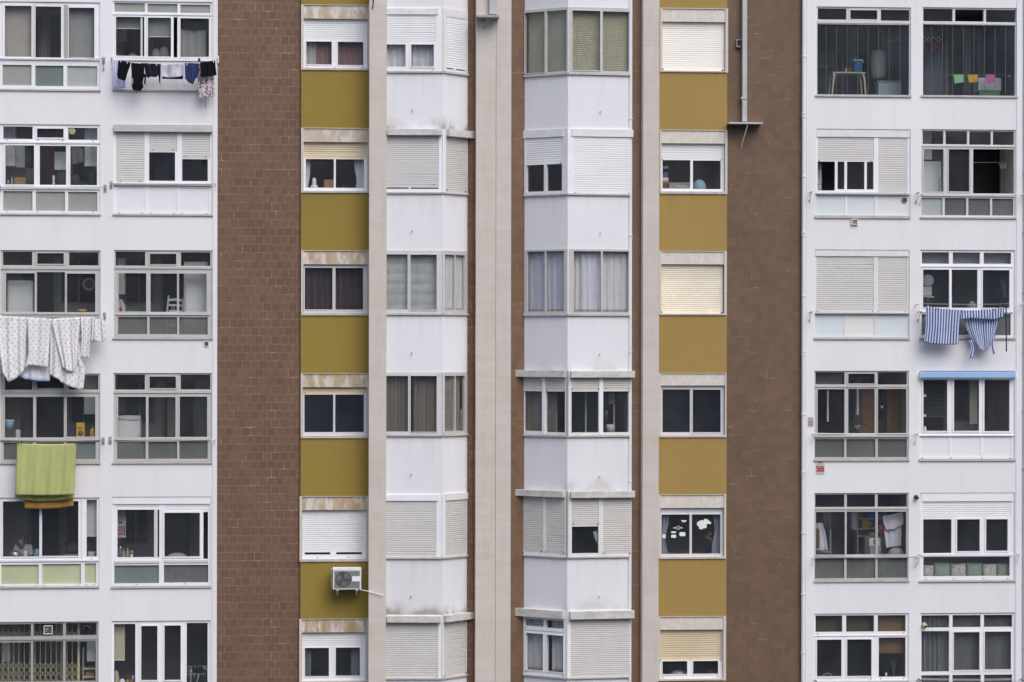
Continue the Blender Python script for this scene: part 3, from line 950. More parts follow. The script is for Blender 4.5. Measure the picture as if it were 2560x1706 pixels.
wing('R', VW[2], (158, 62, 1150, 985), frame='pvc_old', label="white window with both shutters closed above pale panels",
     shutters=[((175, 135, 777, 712), GR, 0.049), ((823, 137, 1127, 712), GR, 0.049)], box=(162, 66, 1147, 130), boxmat='pvc_old',
     infill=[((165, 752, 467, 968), 'panel_blue'), ((490, 752, 783, 968), 'panel_cream'), ((807, 752, 1140, 972), 'panel_blue')],
     rails=[((160, 722, 1145, 735), 'alu', 0.06)], screws=[(180, 708), (767, 710), (822, 711), (1108, 712)], sill=(150, 985, 1148, 1005), roommat='room_dark', roomd=0.5)
wing('R', VW[3], (150, 32, 1143, 960), frame='alu', label="aluminium window with orange brown screens and plants inside",
     panes=[(165, 47, 470, 175), (508, 62, 785, 165), (820, 47, 1125, 177), (187, 225, 468, 688), (510, 222, 787, 688), (820, 222, 1118, 688)],
     sashes=[(508, 62, 785, 165), (187, 225, 468, 688), (820, 222, 1118, 688)], ringw=0.026,
     frosted=[((160, 750, 467, 940), 'frost_dark'), ((490, 750, 795, 940), 'frost_dark'), ((820, 750, 1125, 940), 'frost_dark')],
     rails=[((150, 185, 1140, 204), 'alu', 0.02), ((155, 712, 1140, 728), 'alu', 0.04)], sill=(146, 960, 1144, 978), roommat='room_dim', roomd=1.6)
wing('R', VW[4], (150, 12, 1140, 930), frame='alu', label="aluminium window with a white towel and a cluttered shelf inside",
     panes=[(162, 28, 468, 160), (495, 28, 790, 160), (818, 28, 1125, 160), (168, 210, 472, 660), (493, 210, 797, 660), (818, 210, 1118, 660)],
     sashes=[(168, 210, 472, 660), (818, 210, 1118, 660)], ringw=0.02,
     frosted=[((160, 700, 467, 910), 'frost_dark'), ((493, 700, 795, 910), 'frost_dark'), ((818, 700, 1128, 908), 'frost_dark')],
     rails=[((150, 168, 1138, 186), 'alu', 0.02), ((155, 680, 1138, 694), 'alu', 0.04)], sill=(148, 930, 1146, 946), roommat='room_dark', roomd=1.7)
wing('R', VW[5], (150, 328, 1143, 1320), frame='pvc', label="white window with bamboo blinds behind its top lights",
     panes=[(165, 350, 447, 523), (487, 350, 780, 523), (820, 350, 1112, 523), (180, 602, 437, 988), (497, 602, 752, 988), (830, 585, 1112, 1000)],
     sashes=[(180, 602, 437, 988), (497, 602, 752, 988)], ringw=0.03, screws=[(187, 540), (1090, 538), (748, 1016), (850, 1016), (1092, 1015)],
     infill=[((165, 1070, 447, 1290), 'panel_white'), ((487, 1070, 780, 1290), 'panel_white'), ((820, 1070, 1112, 1290), 'panel_white')],
     rails=[((150, 556, 1138, 566), 'pvc', 0.015), ((150, 1032, 1140, 1046), 'pvc', 0.03)], sill=(148, 1320, 1146, 1338), roommat='room_dark', roomd=1.8)
# right wing, outer column
wing('R', VW[0], (1288, 82, 2282, 1005), frame='alu_light', label="window closed by frameless glass sheets, bright cloths on a line inside",
     panes=[(1298, 97, 1605, 228), (1957, 100, 2268, 230), (1297, 265, 2262, 1003)], openings=[(1632, 100, 1932, 226)],
     rails=[((1288, 238, 2280, 258), 'alu_light', 0.015)], sill=(1276, 1005, 2284, 1026), roommat='room_blue', roomd=1.7)
wing('R', VW[1], (1274, 102, 2265, 1015), frame='alu_light', label="aluminium window with four top lights and one sash slid open",
     panes=[(1292, 118, 1508, 257), (1532, 118, 1758, 257), (1782, 118, 2007, 260), (2030, 118, 2250, 260), (1303, 312, 1508, 755), (1565, 310, 1780, 752)], openings=[(1822, 305, 2250, 772)],
     sashes=[(1303, 312, 1508, 755), (1565, 310, 1780, 752)], ringw=0.036, sashmat='alu',
     frosted=[((1282, 822, 1500, 1003), 'frost_pale'), ((1525, 822, 1750, 1003), 'frost_dark'), ((1772, 824, 2000, 1003), 'frost_dark'), ((2023, 826, 2243, 1003), 'frost_dark')],
     rails=[((1274, 268, 2262, 282), 'alu_light', 0.02), ((1280, 784, 2262, 804), 'alu_light', 0.03)], sill=(1268, 1020, 2266, 1038), roommat='room_mid', roomd=1.6)
wing('R', VW[2], (1265, 65, 2258, 985), frame='pvc', label="white window with striped laundry hanging below it",
     panes=[(1295, 272, 1568, 668), (1597, 272, 1868, 672), (1922, 275, 2202, 672), (1283, 90, 1568, 210), (1608, 90, 1893, 210), (1933, 92, 2220, 210)],
     sashes=[(1295, 272, 1568, 668), (1922, 275, 2202, 672)], ringw=0.03,
     frosted=[((1280, 742, 1575, 958), 'frost_dark'), ((1600, 742, 1890, 958), 'frost_dark'), ((1915, 738, 2217, 960), 'frost_dark')],
     rails=[((1265, 228, 2236, 244), 'pvc', 0.02), ((1268, 704, 2240, 722), 'pvc', 0.03)], sill=(1260, 985, 2260, 1003), roommat='room_dark', roomd=1.7)
wing('R', VW[3], (1255, 32, 2255, 958), frame='pvc', label="white three-pane window under a folded blue awning",
     panes=[(1298, 128, 1548, 663), (1620, 128, 1882, 663), (1940, 128, 2202, 666)], sashes=[(1298, 128, 1548, 663), (1620, 128, 1882, 663), (1940, 128, 2202, 666)], ringw=0.04,
     infill=[((1275, 728, 1570, 930), 'panel_white'), ((1602, 728, 1900, 930), 'panel_white'), ((1930, 728, 2222, 930), 'panel_white')],
     rails=[((1255, 706, 2252, 716), 'pvc', 0.03)], screws=[(1287, 948), (1587, 948), (1915, 948), (2213, 952)], sill=(1254, 958, 2258, 978), roommat='room_dim', roomd=1.6)
wing('R', VW[4], (1265, 10, 2255, 930), frame='pvc', label="white window with a row of cushions behind its lower pane",
     panes=[(1298, 288, 1595, 645), (1652, 290, 1890, 625), (1958, 290, 2183, 622), (1300, 685, 2208, 888)], sashes=[(1652, 290, 1890, 625), (1958, 290, 2183, 622)], ringw=0.035,
     shutters=[((1295, 103, 2217, 285), 'shutter_white', 0.052)], box=(1277, 14, 2242, 100), rails=[((1280, 652, 2240, 676), 'pvc', 0.02)], screws=[(1325, 912), (1618, 912), (1932, 912), (2185, 912)],
     sill=(1256, 930, 2260, 945), roommat='room_dark', roomd=1.8)
wing('R', VW[5], (1262, 322, 2255, 1320), frame='pvc', label="white window with grey green curtains behind all its panes",
     panes=[(1278, 347, 1570, 478), (1605, 347, 1900, 475), (1935, 347, 2232, 475), (1278, 512, 1570, 940), (1617, 525, 1887, 925), (1943, 522, 2218, 922),
            (1278, 975, 1572, 1290), (1605, 975, 1903, 1290), (1938, 975, 2232, 1290)], sashes=[(1617, 525, 1887, 925), (1943, 522, 2218, 922)], ringw=0.03,
     sill=(1256, 1320, 2260, 1338), roommat='room_dark', roomd=1.2)

# ---------------------------------------------------------------- white wing walls, with their pillars
MB().plate(FAC, (X(-320), 0, X(543), ZT), HOLES['L'], -0.25, 0.0).build('rendered_wall', 'render_white', BL)
MB().plate(FAC, (X(2006), 0, X(2760), ZT), HOLES['R'], -0.25, 0.0).build('rendered_wall', 'render_white', BR)
for b_, ua, ub in ((BL, 532, 543), (BR, 2015, 2034.5), (BR, 2540.5, 2554)):
    MB().box(FAC, (X(ua), 0, X(ub), ZT), 0.0, 0.014).build('pillar', 'render_white', b_)

# ---------------------------------------------------------------- tiled walls, stone columns
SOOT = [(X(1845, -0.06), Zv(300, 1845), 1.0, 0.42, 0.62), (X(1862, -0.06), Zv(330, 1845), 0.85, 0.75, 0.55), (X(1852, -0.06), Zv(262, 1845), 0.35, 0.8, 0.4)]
tiles('tile_grouted', (0.156, 0.094, 0.063), ((0.20, 0.135, 0.10), (0.27, 0.195, 0.15)), 0.0062, (0.55, 0.47, 0.38), 0.10)
tiles('tile_smooth', (0.150, 0.100, 0.068), ((0.122, 0.080, 0.056), (0.185, 0.128, 0.09)), 0.0055, (0.40, 0.33, 0.26), 0.085, soot=SOOT, bumpy=0.2)
tiles('tile_smooth_side', (0.172, 0.112, 0.072), ((0.150, 0.098, 0.068), (0.205, 0.142, 0.10)), 0.0052, (0.46, 0.38, 0.30), 0.10, bumpy=0.2)
MB().box(FAC, (X(543), 0, X(752), ZT), -0.25, -0.06).build('tiled_wall', 'tile_grouted', BL)
MB().box(FAC, (X(1817), 0, X(2006), ZT), -0.25, -0.06).build('tiled_wall', 'tile_smooth', BR)
MB().box(FAC, (X(922.5, 0.5), 0, X(966, 0.5), ZT), -0.25, 0.5).build('stone_column', 'stone_column', BL)
MB().box(FAC, (X(1189.5, 0.1), 0, XJ - 0.004, ZT), -0.25, 0.1).build('stone_column', 'stone_column', BL)
MB().box(FAC, (XJ + 0.004, 0, X(1277.5, 0.1), ZT), -0.25, 0.094).build('stone_column', 'stone_column_b', BR)
MB().box(FAC, (X(1607, 0.5), 0, X(1647.5, 0.5), ZT), -0.25, 0.5).build('stone_column', 'stone_column', BR)
# thin stone edge beside the right column
MB().box(FAC, (X(1578, 0.33), 0, X(1602, 0.33), ZT), -0.147, 0.33).build('tiled_wall', 'tile_smooth_side', BR)
MB().box(FAC, (X(1602, 0.33) + 0.001, 0, X(1607, 0.5) - 0.002, ZT), -0.147, 0.44).build('stone_edge', 'stone_trim', BR)

# ---------------------------------------------------------------- mustard strips with their stone-framed windows
def stone_window(bld, V, outer, inner_x, lint, slabmat, label, sill_y, **k):
    cv = lambda r: V.rect(FAC, r, outer)
    R = cv(outer)
    hole = cv((inner_x[0], lint[0], inner_x[1], sill_y))
    w = MB().plate(FAC, R, [hole], -0.25, 0.012).build('window', 'stone_trim', bld, label)
    MB().box(FAC, cv((inner_x[0], lint[0], inner_x[1], lint[1])), -0.22, -0.012).build('lintel_slab', slabmat, w)
    MB().box(FAC, cv((inner_x[0] - 14, sill_y + 2, inner_x[1] + 14, outer[3] - 3)), 0.0, 0.03).build('sill', 'stone_sill', w)
    if 'fr' in k:
        fr = k.pop('fr')
        win(bld, FAC, cv, fr, host=w, mesh='frame', n=k.pop('n', -0.075), thick=0.07, **k)
    else:
        sh = k['shutters'][0]
        o = sh[3] if len(sh) > 3 else {}
        r = cv(sh[0])
        shutter_mesh(FAC, r, sh[2], -0.085, **o).build('shutter', sh[1], w)
        if k.get('screws'):
            m = MB()
            for (x, y) in k['screws']:
                m.box(FAC, cv((x - 7, y - 8, x + 7, y + 8)), -0.09, -0.062)
            m.build('stop', 'screw_dark', w)
        room(bld, FAC, (hole[0] + .006, hole[1] + .006, hole[2] - .006, hole[3] - .006), -0.24, 0.4, 'room_dark')
    return R
RL = []
RL.append(stone_window(BL, VM[0], (138, 52, 864, 742), (162, 838), (58, 198), 'lintel_a', "stone framed window, white shutter half down over mauve curtains", 716,
    fr=(164, 200, 836, 716), shutters=[((174, 203, 824, 434), 'shutter_white', 0.052)], panes=[(192, 437, 460, 677), (525, 437, 792, 680)], sashes=[(192, 437, 460, 677), (525, 437, 792, 680)], ringw=0.02, screws=[(197, 708), (492, 708), (785, 708)], roommat='room_dim', roomd=1.2))
RL.append(stone_window(BL, VM[1], (138, 85, 863, 770), (162, 838), (92, 233), 'lintel_b', "stone framed window, short cream shutter over white curtains at both sides", 746,
    fr=(164, 235, 836, 746), shutters=[((166, 238, 828, 408), 'shutter_cream', 0.054, dict(slots=5))], panes=[(187, 411, 482, 712), (503, 411, 797, 712)], roommat='room_dim', roomd=2.0))
RL.append(stone_window(BL, VM[2], (138, 70, 859, 755), (162, 832), (76, 215), 'lintel_c', "stone framed window with dark drawn curtains behind aluminium sashes", 724,
    fr=(164, 218, 830, 724), frame='alu_light', panes=[(177, 252, 468, 690), (500, 252, 790, 690)], sashes=[(177, 252, 468, 690), (500, 252, 790, 690)], ringw=0.024, roommat='room_dark', roomd=1.0))
RL.append(stone_window(BL, VM[3], (134, 56, 854, 742), (154, 832), (62, 203), 'lintel_d', "stone framed window with dark glass under a rolled up cream shutter", 712,
    fr=(156, 205, 830, 712), frame='alu_light', shutters=[((158, 207, 820, 280), 'shutter_cream', 0.05, dict(slots=1))], panes=[(173, 282, 475, 677), (497, 282, 797, 677)], glassmat='glass_dark', screws=[(178, 262), (795, 262)], roommat='room_dark', roomd=1.2))
RL.append(stone_window(BL, VM[4], (122, 46, 847, 735), (147, 826), (52, 191), 'lintel_e', "stone framed window, white shutter down to a narrow slit", 706,
    fr=(149, 194, 824, 706), shutters=[((152, 197, 810, 633), 'shutter_white', 0.048)], panes=[(175, 637, 445, 662), (508, 637, 778, 662)], screws=[(312, 690), (640, 688)], roommat='room_dark', roomd=1.2))
RL.append(stone_window(BL, VM[5], (118, 384, 840, 1062), (144, 820), (390, 527), 'lintel_f', "stone framed window with boldly banded lintel and raised white shutter", 1036,
    fr=(146, 530, 818, 1036), shutters=[((147, 533, 805, 690), 'shutter_white', 0.052)], panes=[(178, 692, 430, 992), (503, 692, 757, 988)], sashes=[(178, 692, 430, 992), (503, 692, 757, 988)], ringw=0.02, roommat='room_dark', roomd=1.6))
RR = []
RR.append(stone_window(BR, VR[0], (1598, 88, 2312, 764), (1620, 2284), (96, 231), 'lintel_r0', "stone framed window with a closed bright white shutter", 745,
    shutters=[((1622, 234, 2280, 745), 'shutter_pale', 0.049, dict(slots=4, groove=0.0018, bulge=0.003))], screws=[(1630, 728), (2260, 735)]))
RR.append(stone_window(BR, VR[1], (1594, 106, 2304, 782), (1612, 2280), (113, 247), 'lintel_r1', "stone framed window, raised white shutter over a white sliding frame", 752,
    fr=(1614, 250, 2278, 752), shutters=[((1617, 253, 2260, 420), 'shutter_white', 0.052)], panes=[(1628, 422, 1920, 722), (1948, 425, 2240, 725)], screws=[(1626, 414), (2250, 414)], roommat='room_dim', roomd=1.6))
RR.append(stone_window(BR, VR[2], (1588, 76, 2298, 752), (1610, 2272), (82, 215), 'lintel_r2', "stone framed window with a closed cream shutter", 733,
    shutters=[((1612, 219, 2264, 733), 'shutter_ivory', 0.049, dict(slots=8, groove=0.002, bulge=0.0035))], screws=[(1618, 720), (2250, 720)]))
RR.append(stone_window(BR, VR[3], (1581, 55, 2293, 732), (1606, 2280), (60, 186), 'lintel_r3', "stone framed window with dark glass and no shutter showing", 708,
    fr=(1608, 190, 2278, 708), frame='alu_light', panes=[(1628, 228, 1916, 678), (1945, 230, 2238, 678)], glassmat='glass_dark', sashes=[(1945, 230, 2238, 678)], ringw=0.024, roommat='room_dark', roomd=1.2))
RR.append(stone_window(BR, VR[4], (1577, 28, 2290, 706), (1601, 2270), (34, 170), 'lintel_r4', "stone framed window with white stickers on dark glass", 682,
    fr=(1603, 174, 2268, 682), frame='alu_light', shutters=[((1606, 180, 2255, 238), 'shutter_white', 0.06)], panes=[(1617, 240, 1912, 655), (1937, 240, 2236, 655)], roommat='room_dark', roomd=1.6))
RR.append(stone_window(BR, VR[5], (1575, 358, 2290, 1035), (1597, 2262), (364, 499), 'lintel_r5', "stone framed window, slatted cream shutter above a low strip of glass", 1014,
    fr=(1599, 503, 2260, 1014), shutters=[((1602, 506, 2252, 828), 'shutter_cream', 0.051, dict(slots=13))], panes=[(1627, 832, 1887, 970), (1950, 832, 2212, 968)], sashes=[(1627, 832, 1887, 970), (1950, 832, 2212, 968)], ringw=0.02, screws=[(1606, 822), (2240, 820), (1630, 1002), (2210, 998)], roommat='room_dark', roomd=1.6))
for bld, rs, ua, ub, mt in ((BL, RL, 752, 923.5, 'mustard_left'), (BR, RR, 1647, 1817, 'mustard_right')):
    xa, xb = X(ua), X(ub)
    edges = [ZT] + [z for r in rs for z in (r[3], r[1])] + [0.0]
    for q in range(0, len(edges), 2):
        MB().plate(FAC, (xa, edges[q + 1], xb, edges[q]), [], -0.25, 0.0).build('mustard_panel', mt, bld)
    for r in rs:      # wall filling beside the stone frame
        if r[0] - xa > 0.004:
            MB().box(FAC, (xa, r[1], r[0], r[3]), -0.25, -0.004).build('mustard_panel', mt, bld)
        if xb - r[2] > 0.004:
            MB().box(FAC, (r[2], r[1], xb, r[3]), -0.25, -0.004).build('mustard_panel', mt, bld)

# ---------------------------------------------------------------- bays
def xy(u, n): return (X(u, n), -n)
LA, LB, LC = xy(958, 0.40), xy(1107, 0.50), xy(1168, -0.148)
QA, QB, QC = xy(1311, -0.148), xy(1419, 0.60), xy(1570, 0.445)
def facet(a, b): return Plane(a[0], a[1], b[0] - a[0], b[1] - a[1])
PL1, PL2, PR1, PR2 = facet(LA, LB), facet(LB, LC), facet(QA, QB), facet(QB, QC)
APL, APR = Plane(LB[0], LB[1]), Plane(QB[0], QB[1])
UL = [1110, 1109.5, 1108.5, 1107, 1105.5, 1104.5]
UR = [1421.5, 1420.5, 1419.5, 1418, 1417, 1416.5]
def flen(a, b): return math.hypot(b[0] - a[0], b[1] - a[1])
def bcv(V, pl, ap, ua):
    um = {id(PL1): 1107, id(PL2): 1107, id(PR1): 1419, id(PR2): 1419}[id(pl)]
    def f(r):
        d = um - ua                     # lean of the picture's verticals
        s0, s1 = pl.hit(V.u(r[0]) + d, 853)[0], pl.hit(V.u(r[2]) + d, 853)[0]
        return (s0, ap.hit(um, V.v(r[3]))[1], s1, ap.hit(um, V.v(r[1]))[1])
    return f
LL1, LL2, LR1, LR2 = flen(LA, LB), flen(LB, LC), flen(QA, QB), flen(QB, QC)
def bay_panel(bld, pts, wallx, z0, z1, mat):
    inner = [(p[0], 0.148) for p in (pts[-1], pts[0])]
    poly = list(pts) + inner
    # counter-clockwise seen from above: from the left end over the apex to the right end, then back along the wall
    return MB().prism(poly, z0, z1).build('bay_panel', mat, bld)
def bay_room(bld, pts, z0, z1, mat, depth=1.6):
    A, B, C = [Vector((p[0], p[1], 0)) for p in pts]
    def ins(p, q): return p + (q - p).normalized() * 0.02
    y1 = 0.148 + depth
    g = 0.09
    A2, B2, C2 = (A.x + 0.01, A.y + g), (B.x, B.y + g * 1.2), (C.x - 0.01, C.y + g)
    poly = [A2, B2, C2, (C2[0], max(y1, C2[1] + .3)), (A2[0], max(y1, A2[1] + .3))]
    m = MB()
    n = len(poly)
    for i in range(2, n):
        a, b = poly[i], poly[(i + 1) % n]
        m.quad([(b[0], b[1], z0), (a[0], a[1], z0), (a[0], a[1], z1), (b[0], b[1], z1)])
    m.quad([(p[0], p[1], z0) for p in poly])
    m.quad([(p[0], p[1], z1) for p in reversed(poly)])
    return m.build('room', mat, bld)
def bay_sill(bld, pl, s0, s1, z0, z1, par=None):
    MB().box(pl, (s0, z0, s1, z1), -0.06, 0.045).build('sill', 'stone_sill', par)

BAYH = []
def bay(bld, pts, pls, apl, UA, V6, rows, mats, sides):
    """rows: list of dict(top=y, bot=y (sill foot), a=dict for the first facet, b=dict for the second facet)"""
    zz = []
    for i, (V, rw) in enumerate(zip(V6, rows)):
        cvs = [bcv(V, p, apl, UA[i]) for p in pls]
        zt, zb = cvs[0]((0, rw['top'], 1, rw['bot']))[3], cvs[0]((0, rw['top'], 1, rw['bot']))[1]
        zs = cvs[0]((0, rw['sill'], 1, rw['bot']))[3]
        zz.append((zt, zb))
        for fi, (pl, key) in enumerate(zip(pls, 'ab')):
            k = dict(rw[key])
            Ls = [flen(pts[0], pts[1]), flen(pts[1], pts[2])][fi]
            s0 = 0.0 if fi == 1 else sides[0]
            s1 = Ls if fi == 0 else Ls + sides[1]
            inv = cvs[fi]
            # outer rectangle of the facet's window in picture units is given by its own ends
            outer = (s0 + (0.012 if fi == 1 else 0), zs, s1 - (0.012 if fi == 0 else 0), zt)
            cv = (lambda inv_, o_: (lambda r: o_ if r == 'O' else inv_(r)))(inv, outer)
            w = win(bld, pl, cv, 'O', n=0.02, thick=0.08, roomd=0, **k)
            bay_sill(bld, pl, outer[0] - 0.01, outer[2] + 0.02, zb, zs, w)
        BAYH.append((pts[0][0] + 0.02, zs + 0.01, pts[2][0] - 0.02, zt - 0.01))
        bay_room(bld, pts, zs + 0.005, zt - 0.005, rw.get('room', 'room_dark'))
        # corner post
        B = Vector((pts[1][0], pts[1][1], 0))
        nn = (pls[0].n + pls[1].n).normalized()
        post = Plane(B.x, B.y, -nn.y if False else nn.y * -1, nn.x) if False else Plane(B.x, B.y, 1, 0)
        MB().prism([(B.x - 0.03, B.y - 0.012), (B.x, B.y - 0.035), (B.x + 0.03, B.y - 0.012), (B.x, B.y + 0.05)], zs, zt).build('corner_post', rw.get('post', 'pvc'), bld)
    edges = [ZT] + [z for q in zz for z in q] + [0.0]
    for q in range(0, len(edges), 2):
        bay_panel(bld, pts, 0, edges[q + 1], edges[q], mats[q // 2])
S = 'shutter_white'
LROWS = [
 dict(top=86, sill=748, bot=768, room='room_mid', post='pvc_old',
      a=dict(label="bay window with a white shutter lowered halfway over white curtains", box=(1000, 92, 1584, 156), boxmat='pvc_old', shutters=[((1000, 160, 1562, 466), S, 0.053)], panes=[(1000, 470, 1243, 703), (1303, 472, 1540, 703)], sashes=[(1303, 472, 1540, 703)], screws=[(1535, 733)]),
      b=dict(label="narrow angled bay window closed by a white shutter", frame='pvc_old', shutters=[((1664, 168, 1872, 705), S, 0.053)], panes=[(1668, 709, 1740, 722), (1768, 709, 1860, 722)])),
 dict(top=98, sill=760, bot=776, post='pvc',
      a=dict(label="bay window with a grey shutter nearly down under a projecting hood", hoods=[((1052, 100, 1624, 166), 'hood', 0.11)], shutters=[((1000, 168, 1590, 709), GR, 0.047)], panes=[(1000, 711, 1275, 726), (1295, 711, 1588, 726)], screws=[(1543, 682)]),
      b=dict(label="angled bay window with a closed shutter and a boxed hood", frame='pvc_old', hoods=[((1660, 96, 1942, 172), 'hood', 0.11)], shutters=[((1662, 176, 1880, 756), OLD, 0.045)], screws=[(1672, 736), (1868, 738)])),
 dict(top=70, sill=730, bot=748, room='room_mid', post='alu_light',
      a=dict(label="bay window with pale creased blinds behind aluminium sashes", frame='alu_light', panes=[(1000, 112, 1262, 690), (1293, 115, 1567, 692)], sashes=[(1293, 115, 1567, 692)], ringw=0.024),
      b=dict(label="narrow angled bay window with white curtains", frame='alu', panes=[(1648, 112, 1752, 690), (1760, 112, 1856, 690)])),
 dict(top=48, sill=700, bot=720, room='room_dim', post='alu_light',
      a=dict(label="bay window with brown vertical blinds", frame='alu_light', panes=[(1000, 85, 1263, 670), (1290, 85, 1563, 672)], sashes=[(1290, 85, 1563, 672)], ringw=0.018),
      b=dict(label="narrow angled bay window with brown blinds", frame='alu', panes=[(1642, 86, 1748, 668), (1756, 86, 1850, 668)])),
 dict(top=26, sill=684, bot=704, post='pvc',
      a=dict(label="bay window fully closed by a clean white shutter", box=(985, 30, 1578, 94), shutters=[((990, 98, 1554, 680), 'shutter_grey', 0.050)]),
      b=dict(label="narrow angled bay window fully closed by a grey shutter", frame='pvc_old', box=(1644, 24, 1876, 92), boxmat='pvc_old', shutters=[((1646, 98, 1864, 680), OLD, 0.045)])),
 dict(top=343, sill=1002, bot=1020, post='pvc_old',
      a=dict(label="bay window closed by a grey shutter below a white hood", hoods=[((1036, 350, 1600, 420), 'hood', 0.11)], shutters=[((990, 424, 1570, 1000), GR, 0.046)], screws=[(1555, 990)]),
      b=dict(label="angled bay window closed by a shutter below a mossy hood", frame='pvc_old', hoods=[((1616, 348, 1930, 420), 'hood', 0.11)], shutters=[((1626, 425, 1864, 1000), OLD, 0.043)], screws=[(1632, 990), (1858, 985)])),
]
bay(BL, [LA, LB, LC], [PL1, PL2], APL, UL, VM, LROWS, ['render_bay', 'render_bay_moss', 'render_bay', 'render_bay', 'render_bay', 'render_bay_moss', 'render_bay'], (0.02, -0.015))
RROWS = [
 dict(top=74, sill=764, bot=784, room='room_dim', post='alu_light',
      a=dict(label="angled bay window with pale green venetian blinds", frame='alu', panes=[(190, 104, 397, 745), (415, 104, 625, 745)], sashes=[(190, 104, 397, 745)], ringw=0.02),
      b=dict(label="bay window with green venetian blinds behind both sashes", frame='alu', panes=[(680, 110, 972, 737), (1000, 112, 1290, 738)], sashes=[(680, 110, 972, 737)], ringw=0.02, sashmat='alu_light')),
 dict(top=90, sill=772, bot=790, room='room_dim', post='pvc',
      a=dict(label="angled bay window with a raised shutter over two small panes", frame='pvc_old', box=(170, 92, 590, 172), boxmat='pvc_old', shutters=[((192, 178, 582, 455), S, 0.050)], panes=[(205, 460, 385, 742), (413, 460, 575, 742)], screws=[(562, 445)]),
      b=dict(label="bay window wholly covered by one white shutter", frame='pvc', box=(668, 94, 1316, 172), boxmat='pvc_old', shutters=[((698, 176, 1293, 772), S, 0.050)], screws=[(712, 764), (1272, 766)])),
 dict(top=54, sill=738, bot=756, room='room_mid', post='pvc_old',
      a=dict(label="angled bay window with white sheer curtains", frame='alu', panes=[(205, 74, 390, 708), (402, 74, 592, 708)]),
      b=dict(label="bay window with bluish white sheer curtains", frame='alu', panes=[(690, 76, 975, 712), (995, 76, 1274, 712)])),
 dict(top=28, sill=708, bot=728, room='room_dark', post='alu_dark',
      a=dict(label="angled bay window with short shutters over brown tinted glass", frame='pvc_old', hoods=[((92, 28, 618, 100), 'hood', 0.11)], shutters=[((160, 106, 360, 242), OLD, 0.046), ((398, 106, 600, 242), OLD, 0.046)], panes=[(172, 250, 358, 672), (398, 250, 600, 680)], rails=[((362, 100, 392, 704), 'pvc', 0.014)], screws=[(408, 232), (590, 234)]),
      b=dict(label="bay window with short shutters over two dark panes", frame='pvc_old', hoods=[((648, 32, 1318, 103), 'hood', 0.11)], shutters=[((662, 106, 950, 242), OLD, 0.046), ((996, 106, 1282, 240), OLD, 0.046)], panes=[(662, 250, 946, 680), (995, 248, 1278, 680)], rails=[((952, 105, 992, 704), 'pvc', 0.014)], screws=[(670, 220), (944, 220), (1025, 214), (1262, 214)])),
 dict(top=-6, sill=682, bot=698, post='alu_dark',
      a=dict(label="angled bay window with two closed shutters", frame='pvc_old', hoods=[((92, -8, 600, 60), 'hood', 0.11)], shutters=[((152, 66, 365, 655), OLD, 0.045), ((395, 66, 592, 660), OLD, 0.045)], screws=[(352, 640), (398, 640), (584, 648)]),
      b=dict(label="bay window with one shutter closed and one half raised", frame='pvc_old', hoods=[((648, -6, 1316, 64), 'hood', 0.11)], shutters=[((662, 68, 946, 362), OLD, 0.048), ((990, 70, 1282, 658), OLD, 0.048)], panes=[(664, 366, 944, 648)], screws=[(680, 338), (938, 338), (998, 650), (1270, 651)])),
 dict(top=297, sill=1000, bot=1018, room='room_mid', post='pvc_old',
      a=dict(label="angled bay window with white curtains and two top lights", hoods=[((86, 300, 596, 386), 'hood', 0.11)], panes=[(178, 410, 372, 486), (400, 410, 584, 492), (190, 562, 370, 950), (408, 566, 582, 952)], sashes=[(190, 562, 370, 950), (408, 566, 582, 952)], ringw=0.02, rails=[((170, 512, 590, 528), 'pvc', 0.012)], screws=[(186, 502), (578, 506), (188, 975), (578, 985)]),
      b=dict(label="bay window closed by one grey shutter below a white hood", hoods=[((636, 302, 1310, 388), 'hood', 0.115)], shutters=[((650, 394, 1272, 998), GR, 0.046)])),
]
bay(BR, [QA, QB, QC], [PR1, PR2], APR, UR, VR, RROWS, ['render_bay'] * 3 + ['render_bay_grime', 'render_bay_grime', 'render_bay_grime', 'render_bay'], (0.0, 0.02))
# little drain spouts on the bay fronts
for bld, pl, apu, pts in ((BL, PL1, 1107, [(VM[0], 1308, 1155), (VM[1], 1305, 1163), (VM[2], 1302, 1141), (VM[3], 1297, 1113), (VM[5], 1294, 142)]),
                          (BR, PR2, 1419, [(VR[0], 972, 1166), (VR[1], 970, 1184), (VR[2], 964, 1150), (VR[3], 962, 1128), (VR[5], 960, 136)])):
    for (V, x, y) in pts:
        s, z = pl.hit(V.u(x), V.v(y))
        MB().tube([pl.P(s, z, 0), pl.P(s, z - 0.01, 0.07)], 0.012, 8).build('drain_spout', 'metal_grey' if bld is BL else 'pipe_white', bld, smooth=False)
MB().plate(FAC, (X(926), 0, X(1190, -0.15), ZT), [h for h in BAYH if h[0] < XJ], -0.25, -0.15).build('tiled_wall', 'tile_grouted', BL)
MB().plate(FAC, (X(1277, -0.15), 0, X(1640), ZT), [h for h in BAYH if h[0] > XJ], -0.25, -0.15).build('tiled_wall', 'tile_smooth_side', BR)
# ================================================================ ground and an unseen slope added for the panes' reflections
gm = MB()
gm.quad([(-900, 0.5, 0), (-900, -900, 0), (900, -900, 0), (900, 0.5, 0)], [(0, 0), (1, 0), (1, 1), (0, 1)])
gm.build('ground', 'ground', kind='structure', loc=(0, 0, 0))
hm = MB()
def hillfn(a, b):
    x = -500 + 1000 * a
    y = -66 - 160 * b
    h = 60 * math.sin(min(1, b * 3.5) * math.pi / 2) * (0.85 + 0.15 * math.sin(x * 0.013) + 0.06 * math.sin(x * 0.07 + b * 9))
    return (x, y, h - 0.5)
hm.grid(hillfn, 60, 24).build('added_hill', 'added_hill', kind='structure', smooth=True, loc=(0, -66, 0))

